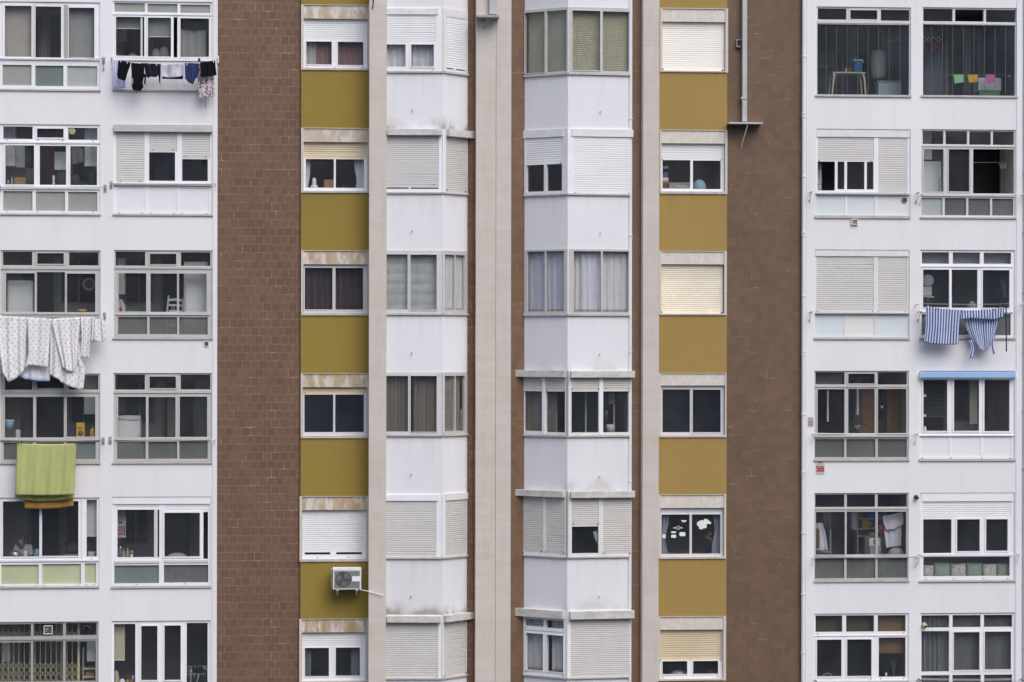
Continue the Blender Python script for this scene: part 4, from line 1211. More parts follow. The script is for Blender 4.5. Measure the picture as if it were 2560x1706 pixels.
# ================================================================ helpers for cloth and hardware
def resample(pts, t):
    L = [0.0]
    for a, b in zip(pts, pts[1:]):
        L.append(L[-1] + math.hypot(b[0] - a[0], b[1] - a[1]))
    d = t * L[-1]
    for i in range(len(pts) - 1):
        if d <= L[i + 1] or i == len(pts) - 2:
            f = (d - L[i]) / max(1e-9, L[i + 1] - L[i])
            return (pts[i][0] + (pts[i + 1][0] - pts[i][0]) * f, pts[i][1] + (pts[i + 1][1] - pts[i][1]) * f)
def cloth(V, pl, top, bottom, left=None, right=None, mat='dots', name='cloth', parent=None, folds=4, amp=0.02, hang=0.5, seed=0, nu=40, nv=32, thick=0.004, lift=0.0, **tagk):
    """hanging cloth whose edges are given as polylines in picture units"""
    L = left or [top[0], bottom[0]]
    R_ = right or [top[-1], bottom[-1]]
    conv = lambda p: V.pt(pl, p[0], p[1])
    T, B = [conv(p) for p in top], [conv(p) for p in bottom]
    L, R_ = [conv(p) for p in L], [conv(p) for p in R_]
    rnd = random.Random(seed)
    ph = [rnd.uniform(0, 6.28) for _ in range(6)]
    c00, c10, c01, c11 = T[0], T[-1], B[0], B[-1]
    W = max(abs(T[-1][0] - T[0][0]), abs(B[-1][0] - B[0][0]), 0.05)
    H = max(abs(T[0][1] - B[0][1]), abs(T[-1][1] - B[-1][1]), 0.05)
    def fn(u, v):
        t, b, l, r = resample(T, u), resample(B, u), resample(L, v), resample(R_, v)
        p = []
        for k in (0, 1):
            p.append((1 - v) * t[k] + v * b[k] + (1 - u) * l[k] + u * r[k]
                     - ((1 - u) * (1 - v) * c00[k] + u * (1 - v) * c10[k] + (1 - u) * v * c01[k] + u * v * c11[k]))
        g = hang + (1 - hang) * v
        n = amp * g * (math.sin(u * folds * 6.283 + ph[0] + 0.8 * math.sin(v * 2.3 + ph[1])) + 0.5 * math.sin(u * folds * 2.3 * 6.283 + ph[2] + v * 1.5)
                       + 0.4 * math.sin(v * 5 + u * 4 + ph[3]))
        return pl.P(p[0], p[1], n + lift * v)
    m = MB().grid(fn, nu, nv, lambda u, v: (u * W, (1 - v) * H))
    return m.build(name, mat, parent, smooth=True, solid=thick, **tagk)
def peg(V, pl, x, y, mat, label, tilt=0.0):
    s, z = V.pt(pl, x, y)
    m = MB()
    for d in (-0.004, 0.004):
        m.box(pl, (s - 0.007, z - 0.045, s + 0.007, z + 0.03), d - 0.0035, d + 0.0035)
    m.tube([pl.P(s - 0.008, z, 0), pl.P(s + 0.008, z, 0)], 0.004, 6)
    return m.build('clothes_peg', mat, label=label, cat='clothes peg', group='pegs on the clothes lines')
def clothesline(V, xl, xr, y, label, dn=0.32, cords=4, spread=0.10, mat='cord_white', bmat='metal_grey', arms=(True, True), strut=True, dyr=0, plate=True, crosses=True):
    """two wall arms with a cross bar each, carrying parallel cords in front of the wall"""
    A, B = V.pt(FAC, xl, y), V.pt(FAC, xr, y + dyr)
    t = thing('clothes_line', FAC.P(A[0], A[1], 0), label, 'clothes line', 'clothes lines below the windows')
    for k, (s, z) in enumerate((A, B)):
        if not arms[k]:
            continue
        m = MB()
        if plate:
            m.box(FAC, (s - 0.035, z - 0.085, s + 0.035, z + 0.085), 0.002, 0.012)
        m.tube([FAC.P(s, z, 0.01), FAC.P(s, z, dn)], 0.011, 8)
        if strut:
            m.tube([FAC.P(s, z - 0.2, 0.012), FAC.P(s, z - 0.01, dn * 0.7)], 0.007, 6)
            m.box(FAC, (s - 0.018, z - 0.23, s + 0.018, z - 0.17), 0.0145, 0.02)
        m.build('bracket', bmat, t)
        if crosses:
            m = MB()
            for q in range(cords):
                n = dn - q * spread * 0.9
                m.tube([FAC.P(s, z, n), FAC.P(s, z + 0.028, n)], 0.006, 6)
            m.build('cord_hooks', bmat, t)
    m = MB()
    for q in range(cords):
        n = dn - q * spread * 0.9
        pts = []
        for i in range(9):
            f = i / 8
            pts.append(FAC.P(A[0] + (B[0] - A[0]) * f, A[1] + 0.026 + (B[1] - A[1]) * f - 0.02 * math.sin(math.pi * f), n))
        m.tube(pts, 0.0022, 5)
    m.build('cord', mat, t)
    return t
P32 = FAC.off(0.32)
P25 = FAC.off(0.25)
P20 = FAC.off(0.20)
P40 = FAC.off(0.40)

# ---- clothes lines
V = VL[0]
clothesline(V, -30, 1090, 640, "empty clothes line on grey T shaped brackets, top left corner window", dn=0.30, bmat='metal_grey', mat='cord_dark')
clothesline(V, 1180, 2285, 625, "clothes line loaded with dark clothes beside the brown tiles", dn=0.42, spread=0.12, bmat='cord_white')
V = VL[1]
clothesline(V, -10, 1106, 722, "retracted clothes line under the window with the round ventilator", dn=0.12, cords=2, bmat='metal_rusty', strut=False, mat='cord_dark')
clothesline(V, 1168, 2262, 685, "retracted clothes line under the stained hood and grey shutters", dn=0.12, cords=2, bmat='metal_rusty', strut=False, mat='cord_dark')
V = VL[2]
clothesline(V, -20, 1098, 752, "clothes line holding the polka dot sheets", dn=0.40, spread=0.12, bmat='metal_rusty', strut=False, dyr=8)
V = VL[3]
clothesline(V, -20, 1084, 770, "clothes line holding the lime green towel", dn=0.38, spread=0.12, bmat='metal_grey', strut=False, mat='cord_dark')
clothesline(V, 1158, 2257, 762, "empty clothes line below the window with the cloth-topped fridge", dn=0.16, cords=2, bmat='metal_grey', strut=False)
V = VW[1]
clothesline(V, 98, 1218, 768, "clothes line with long grey arms above the pale blue panels and round vent", dn=0.34, spread=0.1, bmat='metal_rusty', dyr=8, plate=False)
clothesline(V, 1262, 2330, 790, "clothes line in front of the window with the open sash", dn=0.30, bmat='cord_white', plate=False)
V = VW[2]
clothesline(V, 98, 1240, 722, "clothes line with rusty arms under the two closed shutters", dn=0.34, bmat='metal_rusty', spread=0.1, plate=False, dyr=-4)
clothesline(V, 1215, 2318, 640, "clothes line carrying the blue striped laundry", dn=0.36, bmat='cord_white', strut=False, plate=False)
V = VW[3]
clothesline(V, 130, 1212, 695, "empty white clothes line under the orange brown screens", dn=0.30, bmat='cord_white', plate=False)
V = VW[4]
clothesline(V, 130, 1215, 690, "empty white clothes line below the white towel window", dn=0.30, bmat='cord_white', plate=False, mat='cord_dark')
clothesline(V, 1245, 2280, 655, "thin clothes line above the row of cushions", dn=0.26, bmat='cord_white', cords=2, plate=False)
V = VW[5]
clothesline(V, 150, 1230, 1030, "clothes line with dark cord ends under the bamboo blinds", dn=0.30, bmat='dark_grey', plate=False, strut=False)
clothesline(V, 1240, 2310, 1018, "clothes line in front of the grey green curtains", dn=0.30, bmat='dark_grey', plate=False, strut=False)

# ---- the laundry beside the brown tiles (row of dark clothes)
V = View(270, 140, 8.4036)
def garment(name, label, cat='garment', **k):
    return cloth(V, k.pop('pl', P40), name=name, label=label, cat=cat, group='clothes drying beside the brown tiles', **k)
garment('shirt', "pale blue shirt hanging at the left end of the clothes row", 'shirt', pl=FAC.off(0.12), top=[(135, 85), (215, 92)], bottom=[(105, 655), (240, 668), (370, 680)], left=[(135, 85), (115, 400), (105, 655)], right=[(215, 92), (300, 350), (372, 560), (370, 680)], mat='pale_blue', folds=2, amp=0.012, seed=1)
garment('shorts', "black shorts with a thin white side stripe, left in the row", 'shorts', top=[(212, 98), (340, 115), (480, 135)], bottom=[(192, 410), (215, 480), (290, 512), (368, 522)], left=[(212, 98), (205, 250), (192, 410)], right=[(480, 135), (455, 240), (410, 360), (368, 522)], mat='black_cloth', folds=2, amp=0.015, seed=2)
t_ = thing('trousers', P40.P(*V.pt(P40, 600, 130), 0), "long black trousers hanging folded over the line", 'trousers', 'clothes drying beside the brown tiles')
cloth(V, P40, [(485, 140), (590, 155), (765, 170)], [(500, 650), (530, 728), (685, 738), (745, 660)], [(485, 140), (495, 400), (500, 650)], [(765, 170), (760, 430), (725, 560), (745, 660)], mat='black_cloth', name='leg', parent=t_, folds=2.5, amp=0.016, seed=3)
cloth(V, FAC.off(0.425), [(508, 470), (522, 470)], [(514, 590), (528, 592)], mat='grey_cloth', name='stripe', parent=t_, folds=0.5, amp=0.0, nu=4, nv=6)
MB().tube([P40.P(*V.pt(P40, 596, 735), 0.0), P40.P(*V.pt(P40, 597, 788), 0.0)], 0.006, 6).build('drawstring', 'black_cloth', t_)
t_ = thing('shirt', P32.P(*V.pt(P32, 900, 150), 0), "dark navy shirt with dangling sleeves in the middle of the row", 'shirt', 'clothes drying beside the brown tiles')
cloth(V, P32, [(690, 150), (900, 160), (1110, 165)], [(790, 430), (855, 470), (880, 440), (1010, 450), (1060, 405), (1108, 420)], [(690, 150), (770, 260), (790, 430)], mat='navy_cloth', name='bodice', parent=t_, folds=3, amp=0.014, seed=4)
cloth(V, P25, [(745, 380), (800, 390)], [(752, 590), (785, 600)], [(745, 380), (765, 480), (752, 590)], [(800, 390), (800, 470), (785, 600)], mat='navy_cloth', name='sleeve', parent=t_, folds=1, amp=0.008, nu=8, nv=14, seed=5)
cloth(V, P25, [(1060, 400), (1110, 400)], [(1078, 575), (1106, 590)], mat='navy_cloth', name='sleeve', parent=t_, folds=1, amp=0.008, nu=8, nv=14, seed=6)
t_ = thing('shirt', P40.P(*V.pt(P40, 1350, 180), 0), "light grey shirt sagging between two pegs, sleeves hanging down", 'shirt', 'clothes drying beside the brown tiles')
cloth(V, P40, [(1115, 190), (1350, 175), (1590, 170)], [(1125, 430), (1250, 452), (1380, 455), (1500, 440), (1600, 405)], mat='grey_cloth', name='bodice', parent=t_, folds=1.5, amp=0.028, hang=0.7, seed=7)
cloth(V, FAC.off(0.43), [(1112, 300), (1140, 300)], [(1095, 620), (1110, 640)], mat='grey_cloth', name='sleeve', parent=t_, folds=1, amp=0.006, nu=6, nv=14, seed=8)
cloth(V, FAC.off(0.43), [(1580, 180), (1610, 190)], [(1590, 620), (1640, 630)], [(1580, 180), (1575, 400), (1590, 620)], [(1610, 190), (1615, 450), (1640, 630)], mat='grey_cloth', name='sleeve', parent=t_, folds=1.5, amp=0.006, nu=8, nv=14, seed=9)
garment('cloth', "narrow dark cloth showing below the light grey shirt", 'cloth', pl=P25, top=[(1150, 330), (1600, 330)], bottom=[(1140, 482), (1400, 490), (1570, 492)], mat='navy_cloth', folds=1, amp=0.006, seed=10)
garment('skirt', "blue denim skirt hanging to a point, right of the grey shirt", 'skirt', top=[(1612, 150), (1760, 150), (1915, 160)], bottom=[(1622, 480), (1700, 560), (1785, 602), (1825, 490), (1885, 455)], right=[(1915, 160), (1920, 300), (1885, 455)], mat='denim', folds=2, amp=0.018, seed=11)
t_ = thing('dress', P25.P(*V.pt(P25, 2060, 200), 0), "pink and dark floral dress with a hanging drawstring, lowest in the row", 'dress', 'clothes drying beside the brown tiles')
cloth(V, P25, [(1900, 170), (2060, 160), (2235, 150)], [(1915, 885), (1960, 895), (2080, 870), (2238, 845)], [(1900, 170), (1880, 450), (1915, 885)], [(2235, 150), (2225, 500), (2238, 845)], mat='floral', name='skirt', parent=t_, folds=3, amp=0.015, seed=12)
MB().tube([P25.P(*V.pt(P25, 2066, 870), 0.012), P25.P(*V.pt(P25, 2050, 1000), 0.012), P25.P(*V.pt(P25, 2055, 1118), 0.012)], 0.006, 6).build('drawstring', 'dark_grey', t_)
garment('top', "black top pegged at the right end above the floral dress", 'top', top=[(1925, 140), (2090, 118), (2250, 98)], bottom=[(1945, 445), (2100, 432), (2285, 408)], left=[(1925, 140), (1945, 300), (1945, 445)], right=[(2250, 98), (2262, 250), (2285, 408)], mat='black_cloth', folds=2, amp=0.014, seed=13)
garment('scarf', "small dark cloth pinned upright above the black top", 'cloth', pl=FAC.off(0.44), top=[(1890, 50), (1940, 55)], bottom=[(1895, 120), (1935, 125)], mat='black_cloth', folds=1, amp=0.005, nu=8, nv=8, seed=14)
for i, (x, y) in enumerate(((268, 98), (405, 125), (480, 150), (875, 135), (1020, 165), (1075, 135), (1135, 165), (1285, 140), (1475, 155), (1593, 155), (1660, 165), (1925, 130), (2220, 105))):
    peg(V, FAC.off(0.43), x, y, 'cord_white', "white clothes peg, %s from the left on the line of dark clothes" % ('first second third fourth fifth sixth seventh eighth ninth tenth eleventh twelfth last'.split()[i]))

# ---- the polka dot bedding
V = VL[2]
G = 'polka dot bedding on one clothes line'
t_ = thing('bed_sheet', P32.P(*V.pt(P32, 260, 760), 0), "white polka dot sheet hanging in three deep folds", 'bed sheet', G)
cloth(V, FAC.off(0.36), [(-60, 750), (140, 762), (292, 772)], [(30, 1350), (85, 1455), (160, 1420), (245, 1345), (268, 1290)], [(-60, 750), (-30, 1000), (30, 1350)], [(292, 772), (280, 1000), (268, 1290)], mat='dots', name='panel', parent=t_, folds=2.6, amp=0.028, seed=21)
cloth(V, FAC.off(0.40), [(285, 772), (400, 778), (528, 780)], [(262, 1302), (300, 1272), (390, 1284), (502, 1300)], [(285, 772), (298, 1020), (300, 1150), (262, 1302)], [(528, 780), (520, 1040), (502, 1300)], mat='dots', name='panel', parent=t_, folds=1.5, amp=0.022, seed=22)
cloth(V, P25, [(90, 800), (300, 790), (530, 790)], [(180, 1388), (260, 1425), (380, 1446), (525, 1450)], [(90, 800), (130, 1100), (180, 1388)], mat='hem_blue', name='bed_sheet', label="white sheet with a blue bordered hem, behind the polka dot one", cat='bed sheet', group=G, folds=2, amp=0.02, seed=23)
cloth(V, FAC.off(0.34), [(520, 788), (690, 778), (845, 772)], [(520, 1375), (560, 1395), (625, 1430), (640, 1455), (740, 1500), (830, 1534), (876, 1528)], [(520, 788), (528, 1050), (520, 1375)], [(845, 772), (828, 1000), (850, 1200), (898, 1310), (876, 1528)], mat='dots', name='bed_sheet', label="long polka dot sheet reaching lowest, right of the folded one", cat='bed sheet', group=G, folds=2.4, amp=0.03, seed=24, nu=56, nv=44)
cloth(V, FAC.off(0.41), [(540, 790), (700, 782), (845, 774)], [(660, 1300), (720, 1330), (790, 1345), (845, 1270)], [(540, 790), (590, 1020), (640, 1200), (660, 1300)], [(845, 774), (820, 1000), (808, 1280)], mat='dots', name='duvet_cover', label="polka dot cover draped in a slanting fold over the long sheet", cat='duvet cover', group=G, folds=2.0, amp=0.02, seed=27)
cloth(V, FAC.off(0.38), [(845, 772), (905, 768), (965, 772)], [(848, 1192), (890, 1196), (936, 1202)], [(845, 772), (860, 960), (848, 1192)], [(965, 772), (950, 950), (936, 1202)], mat='dots', name='bed_sheet', label="narrow polka dot strip hanging between the long sheet and pillowcase", cat='bed sheet', group=G, folds=2.0, amp=0.016, seed=25)
cloth(V, FAC.off(0.40), [(968, 760), (1030, 800), (1085, 762)], [(955, 1022), (1000, 1018), (1060, 1036), (1112, 1015)], [(968, 760), (965, 900), (955, 1022)], [(1085, 762), (1098, 900), (1112, 1015)], mat='dots', name='pillowcase', label="small polka dot pillowcase at the right end beside the bracket", cat='pillowcase', group=G, folds=1.5, amp=0.018, seed=26)
cloth(V, P25, [(-40, 1160), (35, 1172)], [(-40, 1275), (30, 1225)], mat='blue_cloth', name='cloth', label="blue cloth showing behind the folded polka dot sheet", cat='cloth', folds=1, amp=0.01, seed=28)
for x, y in ((125, 765), (272, 772), (510, 770), (560, 775), (640, 772), (690, 772), (770, 765), (845, 770)):
    peg(V, FAC.off(0.42), x, y, 'gate_cream', "small yellowish peg holding the polka dot bedding")

# ---- green towels
V = VL[3]
t_ = thing('bath_towel', P32.P(*V.pt(P32, 480, 800), 0), "large lime green towel pegged by its corners", 'towel', 'towels on one clothes line')
cloth(V, FAC.off(0.40), [(180, 792), (330, 800), (480, 803), (640, 800), (803, 794)], [(162, 1338), (320, 1340), (480, 1342), (780, 1333)], [(180, 792), (172, 1060), (162, 1338)], [(803, 794), (790, 1060), (780, 1333)], mat='lime', name='front_fall', parent=t_, folds=3.5, amp=0.014, seed=31)
cloth(V, P25, [(180, 795), (480, 800), (803, 797)], [(158, 1362), (250, 1385), (400, 1402), (560, 1398), (778, 1374)], mat='lime', name='back_fall', parent=t_, folds=1.5, amp=0.01, seed=32)
cloth(V, FAC.off(0.16), [(250, 805), (775, 805)], [(258, 1478), (430, 1482), (600, 1476), (772, 1452)], mat='orange_cloth', name='bath_towel', label="orange towel showing below the lime green one", cat='towel', group='towels on one clothes line', folds=1.5, amp=0.01, seed=33)
for x, y in ((193, 790), (228, 785), (795, 790)):
    peg(V, FAC.off(0.42), x, y, 'dark_grey', "dark peg at a corner of the lime green towel")

# ---- striped laundry
V = VW[2]
cloth(V, FAC.off(0.34), [(1320, 655), (1420, 672), (1550, 686), (1688, 692)], [(1304, 1028), (1400, 1050), (1500, 1058), (1600, 1060), (1664, 1055)], [(1320, 655), (1322, 850), (1304, 1028)], [(1688, 692), (1672, 880), (1664, 1055)], mat='stripes', name='towel', label="blue and white striped towel hanging square", cat='towel', group='striped laundry', folds=2, amp=0.012, seed=41)
t_ = thing('apron', P32.P(*V.pt(P32, 1915, 690), 0), "blue and white striped apron hanging to a point, ties dangling", 'apron', 'striped laundry')
cloth(V, P25, [(1705, 720), (1900, 720), (2110, 720)], [(1865, 1085), (1900, 1115), (1935, 1128), (1975, 1105), (2000, 1070)], [(1705, 720), (1745, 880), (1805, 1000), (1865, 1085)], [(2110, 720), (2080, 860), (2045, 980), (2000, 1070)], mat='stripes', name='bib', parent=t_, folds=2, amp=0.016, seed=42)
cloth(V, FAC.off(0.36), [(1685, 695), (1800, 698), (1950, 692), (2145, 668)], [(1692, 795), (1800, 780), (1900, 790), (2040, 795), (2140, 765)], mat='stripes', name='waistband', parent=t_, folds=4, amp=0.014, seed=43, nv=10)
cloth(V, FAC.off(0.28), [(1772, 1015), (1810, 1012)], [(1775, 1195), (1818, 1205)], [(1772, 1015), (1800, 1070), (1775, 1195)], [(1810, 1012), (1835, 1085), (1818, 1205)], mat='stripes', name='tie', parent=t_, folds=1, amp=0.01, nu=8, nv=14, seed=44)
cloth(V, FAC.off(0.28), [(2010, 990), (2035, 985)], [(2020, 1165), (2052, 1150)], [(2010, 990), (2005, 1080), (2020, 1165)], [(2035, 985), (2032, 1080), (2052, 1150)], mat='stripes', name='tie', parent=t_, folds=1, amp=0.01, nu=8, nv=14, seed=45)
cloth(V, FAC.off(0.36), [(2158, 645), (2172, 645)], [(2162, 1130), (2174, 1132)], mat='denim', name='strap', label="thin dark strap hanging right of the striped apron", cat='strap', folds=0.5, amp=0.006, nu=4, nv=20, seed=46)
for i_, (x, y, mt) in enumerate(((1345, 655, 'cord_white'), (1440, 672, 'yellow'), (2000, 680, 'cord_white'), (2040, 675, 'yellow'), (2105, 665, 'yellow'))):
    peg(V, FAC.off(0.38), x, y, mt, ("white peg on the striped towel's left corner", "orange peg on top of the striped towel", "white peg on the striped apron", "yellow peg near the middle of the apron's right half", "yellow peg at the apron's right end")[i_])

# ================================================================ hardware on the walls
# air conditioner
V = View(820, 1410, 15.687)
pl = FAC
def rr(x0, y0, x1, y1): return V.rect(FAC.off(0.45), (x0, y0, x1, y1), (190, 160, 1310, 1020))
t_ = thing('air_conditioner', FAC.P(*V.pt(FAC, 750, 1010), 0.2), "white air conditioner with a round fan on the mustard wall", 'air conditioner')
MB().box(pl, rr(190, 162, 1306, 1012), 0.16, 0.46).build('casing', 'pvc_old', t_, bevel=0.012)
MB().box(pl, rr(245, 268, 1250, 955), 0.455, 0.4615).build('grille', 'mid_grey', t_)
c0 = rr(600, 605, 601, 606)
MB().lathe(pl.P(c0[0], c0[1], 0.46), [(0.186, 0), (0.186, 0.008), (0.172, 0.008)], 40, pl.n).build('fan_rim', 'dark_grey', t_)
m = MB()
for q in range(3):
    a0 = q * 2.094 + 0.5
    def bl(u, v, a0=a0):
        rr_ = 0.04 + 0.12 * u
        a = a0 + (v - 0.3) * (0.9 + 0.5 * u)
        return pl.P(c0[0] + rr_ * math.cos(a), c0[1] + rr_ * math.sin(a), 0.4695 + 0.004 * v)
    m.grid(bl, 6, 8)
m.build('fan', 'grille_grey', t_, solid=0.003)
m = MB()
for q in range(14):
    y = 300 + q * 48
    m.box(pl, rr(262, y, 1232, y + 9), 0.474, 0.477)
m.build('fan_guard', 'mid_grey', t_)
MB().box(pl, rr(942, 488, 1246, 688), 0.462, 0.480).build('nameplate', 'pvc', t_)
m = MB()
for q in range(16):
    y = 205 + q * 48
    m.box(pl, rr(132, y, 190, y + 20), 0.18, 0.40)
m.build('fins', 'alu', t_)
for x in (340, 1095):
    m = MB()
    m.box(pl, rr(x, 1016, x + 82, 1058), 0.05, 0.45)
    m.box(pl, rr(x, 1058, x + 82, 1300), 0.001, 0.03)
    m.build('bracket', 'pvc_old', t_)
m = MB()
m.box(pl, rr(1306, 470, 1352, 860), 0.2, 0.36)
m.build('valve_cover', 'black', t_, bevel=0.015)
m = MB()
e0 = V.pt(FAC.off(0.4), 1262, 1015); e1 = V.pt(FAC.off(0.5), 1600, 1078); e2 = V.pt(FAC.off(0.55), 2195, 1235)
m.tube([FAC.P(*e0, 0.40), FAC.P(*e1, 0.54), FAC.P(*e2, 0.55)], 0.010, 8).build('drain_hose', 'appliance', t_)

# downpipes
def pipe(u, n, r, vs, mat, label, square=None, z0=0.0, z1=None):
    s = X(u, n)
    t = thing('drainpipe', FAC.P(s, z0, n), label, 'drainpipe', 'drainpipes down the facade')
    MB().tube([FAC.P(s, z0, n), FAC.P(s, z1 or ZT, n)], r, 14).build('pipe', mat, t, smooth=False)
    for v in vs:
        z = Zv(v, u)
        m = MB().lathe(FAC.P(s, z - 0.02, n), [(r, 0), (r + 0.011, 0.004), (r + 0.011, 0.036), (r, 0.04)], 16)
        m.box(FAC, (s - 0.012, z - 0.012, s + 0.012, z + 0.012), -0.06, n - r + 0.004)
        m.build('collar', mat, t)
    return t
pipe(2008.6, 0.02, 0.046, [141.6, 285, 292, 441.6, 582, 590, 740, 880, 888, 1036, 1180, 1187, 1333, 1486, 1632], 'pipe_white', "white drainpipe between the smooth brown tiles and the white wall")
pipe(1574.5, 0.385, 0.05, [300, 590, 592, 880, 1200], 'pipe_white', "white drainpipe squeezed behind the edge of a bay")
pipe(2562, 0.02, 0.046, [433, 582, 730, 880, 1028, 1170, 1322, 1462, 1620], 'pipe_blue', "pale blue drainpipe beside the outermost white wing window column")
# flue ducts ending on a bracketed plate
def duct(u0, u1, vb, plr, strut, mat, label, n0, dep=0.14):
    s0, s1 = X(u0, n0), X(u1, n0)
    zb = Zv(vb, (u0 + u1) / 2, n0)
    t = thing('flue_duct', FAC.P((s0 + s1) / 2, zb, n0), label, 'duct', 'ducts ending above a plate')
    MB().box(FAC, (s0, zb, s1, ZT), n0 + 0.02, n0 + 0.02 + dep).build('duct', mat, t, bevel=0.012)
    p0, p1 = V0.rect(FAC.off(n0 + 0.15), plr)[0:3:2]
    zz = V0.rect(FAC.off(n0 + 0.15), plr)
    MB().box(FAC, (zz[0], zz[1], zz[2], zz[3]), n0 + 0.001, n0 + 0.34).build('plate', 'metal_rusty' if u0 < 1500 else 'alu', t)
    (xa, ya), (xb, yb) = strut
    a, b = V0.pt(FAC.off(n0 + 0.3), xa, ya), V0.pt(FAC.off(n0 + 0.02), xb, yb)
    MB().tube([FAC.P(*a, n0 + 0.30), FAC.P(*b, n0 + 0.01)], 0.017, 8).build('strut', 'metal_rusty' if u0 < 1500 else 'alu', t)
    return t, zb
V0 = View(0, 0, 1.0)
d1, zb1 = duct(1221, 1240, 38, (1190, 40.5, 1248, 45.5), ((1221, 49), (1211, 70)), 'galvanised', "short grey duct over a dark plate on the central stone column", 0.10, 0.12)
d2, zb2 = duct(1852, 1864, 306, (1819.5, 307.5, 1903.5, 311.5), ((1869.5, 311), (1851.5, 373)), 'galvanised', "long pale duct above a stained plate on the smooth brown tiles", -0.06)
z_ = V0.rect(FAC, (1851, 244, 1865, 249)); MB().box(FAC, z_, -0.05, 0.115).build('joint_band', 'alu', d2)
z_ = V0.rect(FAC, (1841, 99.5, 1852, 118.5))
MB().plate(FAC, z_, [(z_[0] + .016, z_[1] + .016, z_[2] - 0.001, z_[3] - .016)], -0.058, 0.03).build('side_bracket', 'metal_grey', d2)
# vents
def grille(V, r, label, mat='metal_grey', slats=4, n=0.002, fr='pvc_old', dep=0.02):
    q = V.rect(FAC, r)
    t = thing('air_vent', FAC.P((q[0] + q[2]) / 2, q[1], n), label, 'vent', 'wall vents')
    w_ = (q[2] - q[0]) * 0.13
    MB().plate(FAC, q, [(q[0] + w_, q[1] + w_, q[2] - w_, q[3] - w_)], n, n + dep).build('frame', fr, t)
    m = MB()
    h = (q[3] - q[1] - 2 * w_) / slats
    for i in range(slats):
        m.box(FAC, (q[0] + w_, q[1] + w_ + h * (i + 0.3), q[2] - w_, q[1] + w_ + h * (i + 0.85)), n + 0.001, n + dep * 0.7)
    m.build('slats', mat, t)
    return t
grille(VL[2], (2143, 1024, 2196, 1078), "small dark slatted vent on the white wall, under the fridge window", 'dark_grey', 4)
grille(VW[1], (538, 1042, 606, 1103), "rust stained square vent below the pale blue panels", 'metal_rusty', 3, dep=0.05)
def round_vent(V, x, y, rpx, label, mat, n, ring='gate_cream', pl=FAC):
    s, z = V.pt(pl, x, y)
    R_ = rpx / V.k * 0.00943
    t = thing('round_vent', pl.P(s, z - R_, n), label, 'vent', 'round window vents')
    MB().lathe(pl.P(s, z, n), [(R_, 0), (R_, 0.02), (R_ * 0.8, 0.028), (R_ * 0.78, 0.012)], 24, pl.n).build('rim', ring, t)
    m = MB()
    for i in range(-3, 4):
        zz = i * R_ * 0.21
        hw = math.sqrt(max(0.0, (R_ * 0.78) ** 2 - zz * zz)) * 0.97
        m.box(pl, (s - hw, z + zz - R_ * 0.07, s + hw, z + zz + R_ * 0.07), n + 0.012, n + 0.022)
    m.build('louvres', mat, t)
round_vent(VL[1], 755, 118, 34, "round cream ventilator in the top light, left wing", 'beige', -0.068)
round_vent(VW[1], 1100, 840, 33, "round brownish ventilator in the pale panel, right wing", 'wood_brown', -0.04, 'alu')
round_vent(VL[5], 908, 495, 40, "round black ventilator in the grey window's top right light", 'black', -0.068, 'dark_grey')
q = VL[5].rect(FAC, (458, 458, 550, 548))
t_ = thing('extractor_fan', FAC.P((q[0] + q[2]) / 2, q[1], -0.065), "square white extractor fan in the top light of the gated window", 'fan')
MB().plate(FAC, q, [(q[0] + .014, q[1] + .014, q[2] - .014, q[3] - .014)], -0.068, -0.03).build('frame', 'appliance', t_)
m = MB()
for i in range(7):
    a = i * 2 * math.pi / 7
    cx_, cz_ = (q[0] + q[2]) / 2, (q[1] + q[3]) / 2
    def bl(u, v, a=a): return FAC.P(cx_ + (0.01 + 0.06 * u) * math.cos(a + v * .5), cz_ + (0.01 + 0.06 * u) * math.sin(a + v * .5), -0.06 + 0.012 * v)
    m.grid(bl, 3, 3)
m.build('fan', 'mid_grey', t_, solid=0.002)
# cameras
def dome(V, x, y, label, body, n=0.0, r=0.05, dirx=0.2):
    s, z = V.pt(FAC, x, y)
    t = thing('security_camera', FAC.P(s, z, n), label, 'camera', 'security cameras')
    ax = Vector((dirx, -1, -0.35)).normalized()
    b = FAC.P(s, z, n)
    MB().lathe(b, [(r * 1.1, 0), (r * 1.1, 0.03), (r * 0.9, 0.045)], 20, FAC.n).build('base', body, t)
    MB().lathe(b + FAC.n * 0.04, [(r * 0.9, 0), (r * 0.95, 0.05), (r * 0.8, 0.08), (r * 0.55, 0.082)], 20, ax).build('housing', body, t)
    MB().lathe(b + FAC.n * 0.04 + ax * 0.0825, [(r * 0.5, 0), (r * 0.42, 0.012), (r * 0.2, 0.016)], 16, ax).build('lens', 'black', t)
    return t
dome(VW[4], 1217, 52, "black security camera on the white wall between two windows", 'dark_grey', 0.001, 0.045)
dome(VW[5], 1305, 450, "cream dome security camera on the grey green curtain window", 'gate_cream', -0.03, 0.055)
# awning
q = VW[3].rect(FAC.off(0.1), (1272, 45, 2263, 101))
t_ = thing('awning', FAC.P((q[0] + q[2]) / 2, q[1], 0), "folded blue awning with a light blue valance over the white window", 'awning')
MB().box(FAC, (q[0], q[1], q[2], q[3]), 0.10, 0.13).build('valance', 'sky_blue_cloth', t_, bevel=0.006)
MB().tube([FAC.P(q[0] + .01, q[3] - 0.07, 0.06), FAC.P(q[2] - .01, q[3] - 0.07, 0.06)], 0.04, 14).build('fabric_roll', 'light_blue', t_)
for s in (q[0] - 0.011, q[2] + 0.001):
    MB().box(FAC, (s, q[1] - .01, s + 0.01, q[3] + .01), -0.03, 0.13).build('end_bracket', 'pvc', t_)
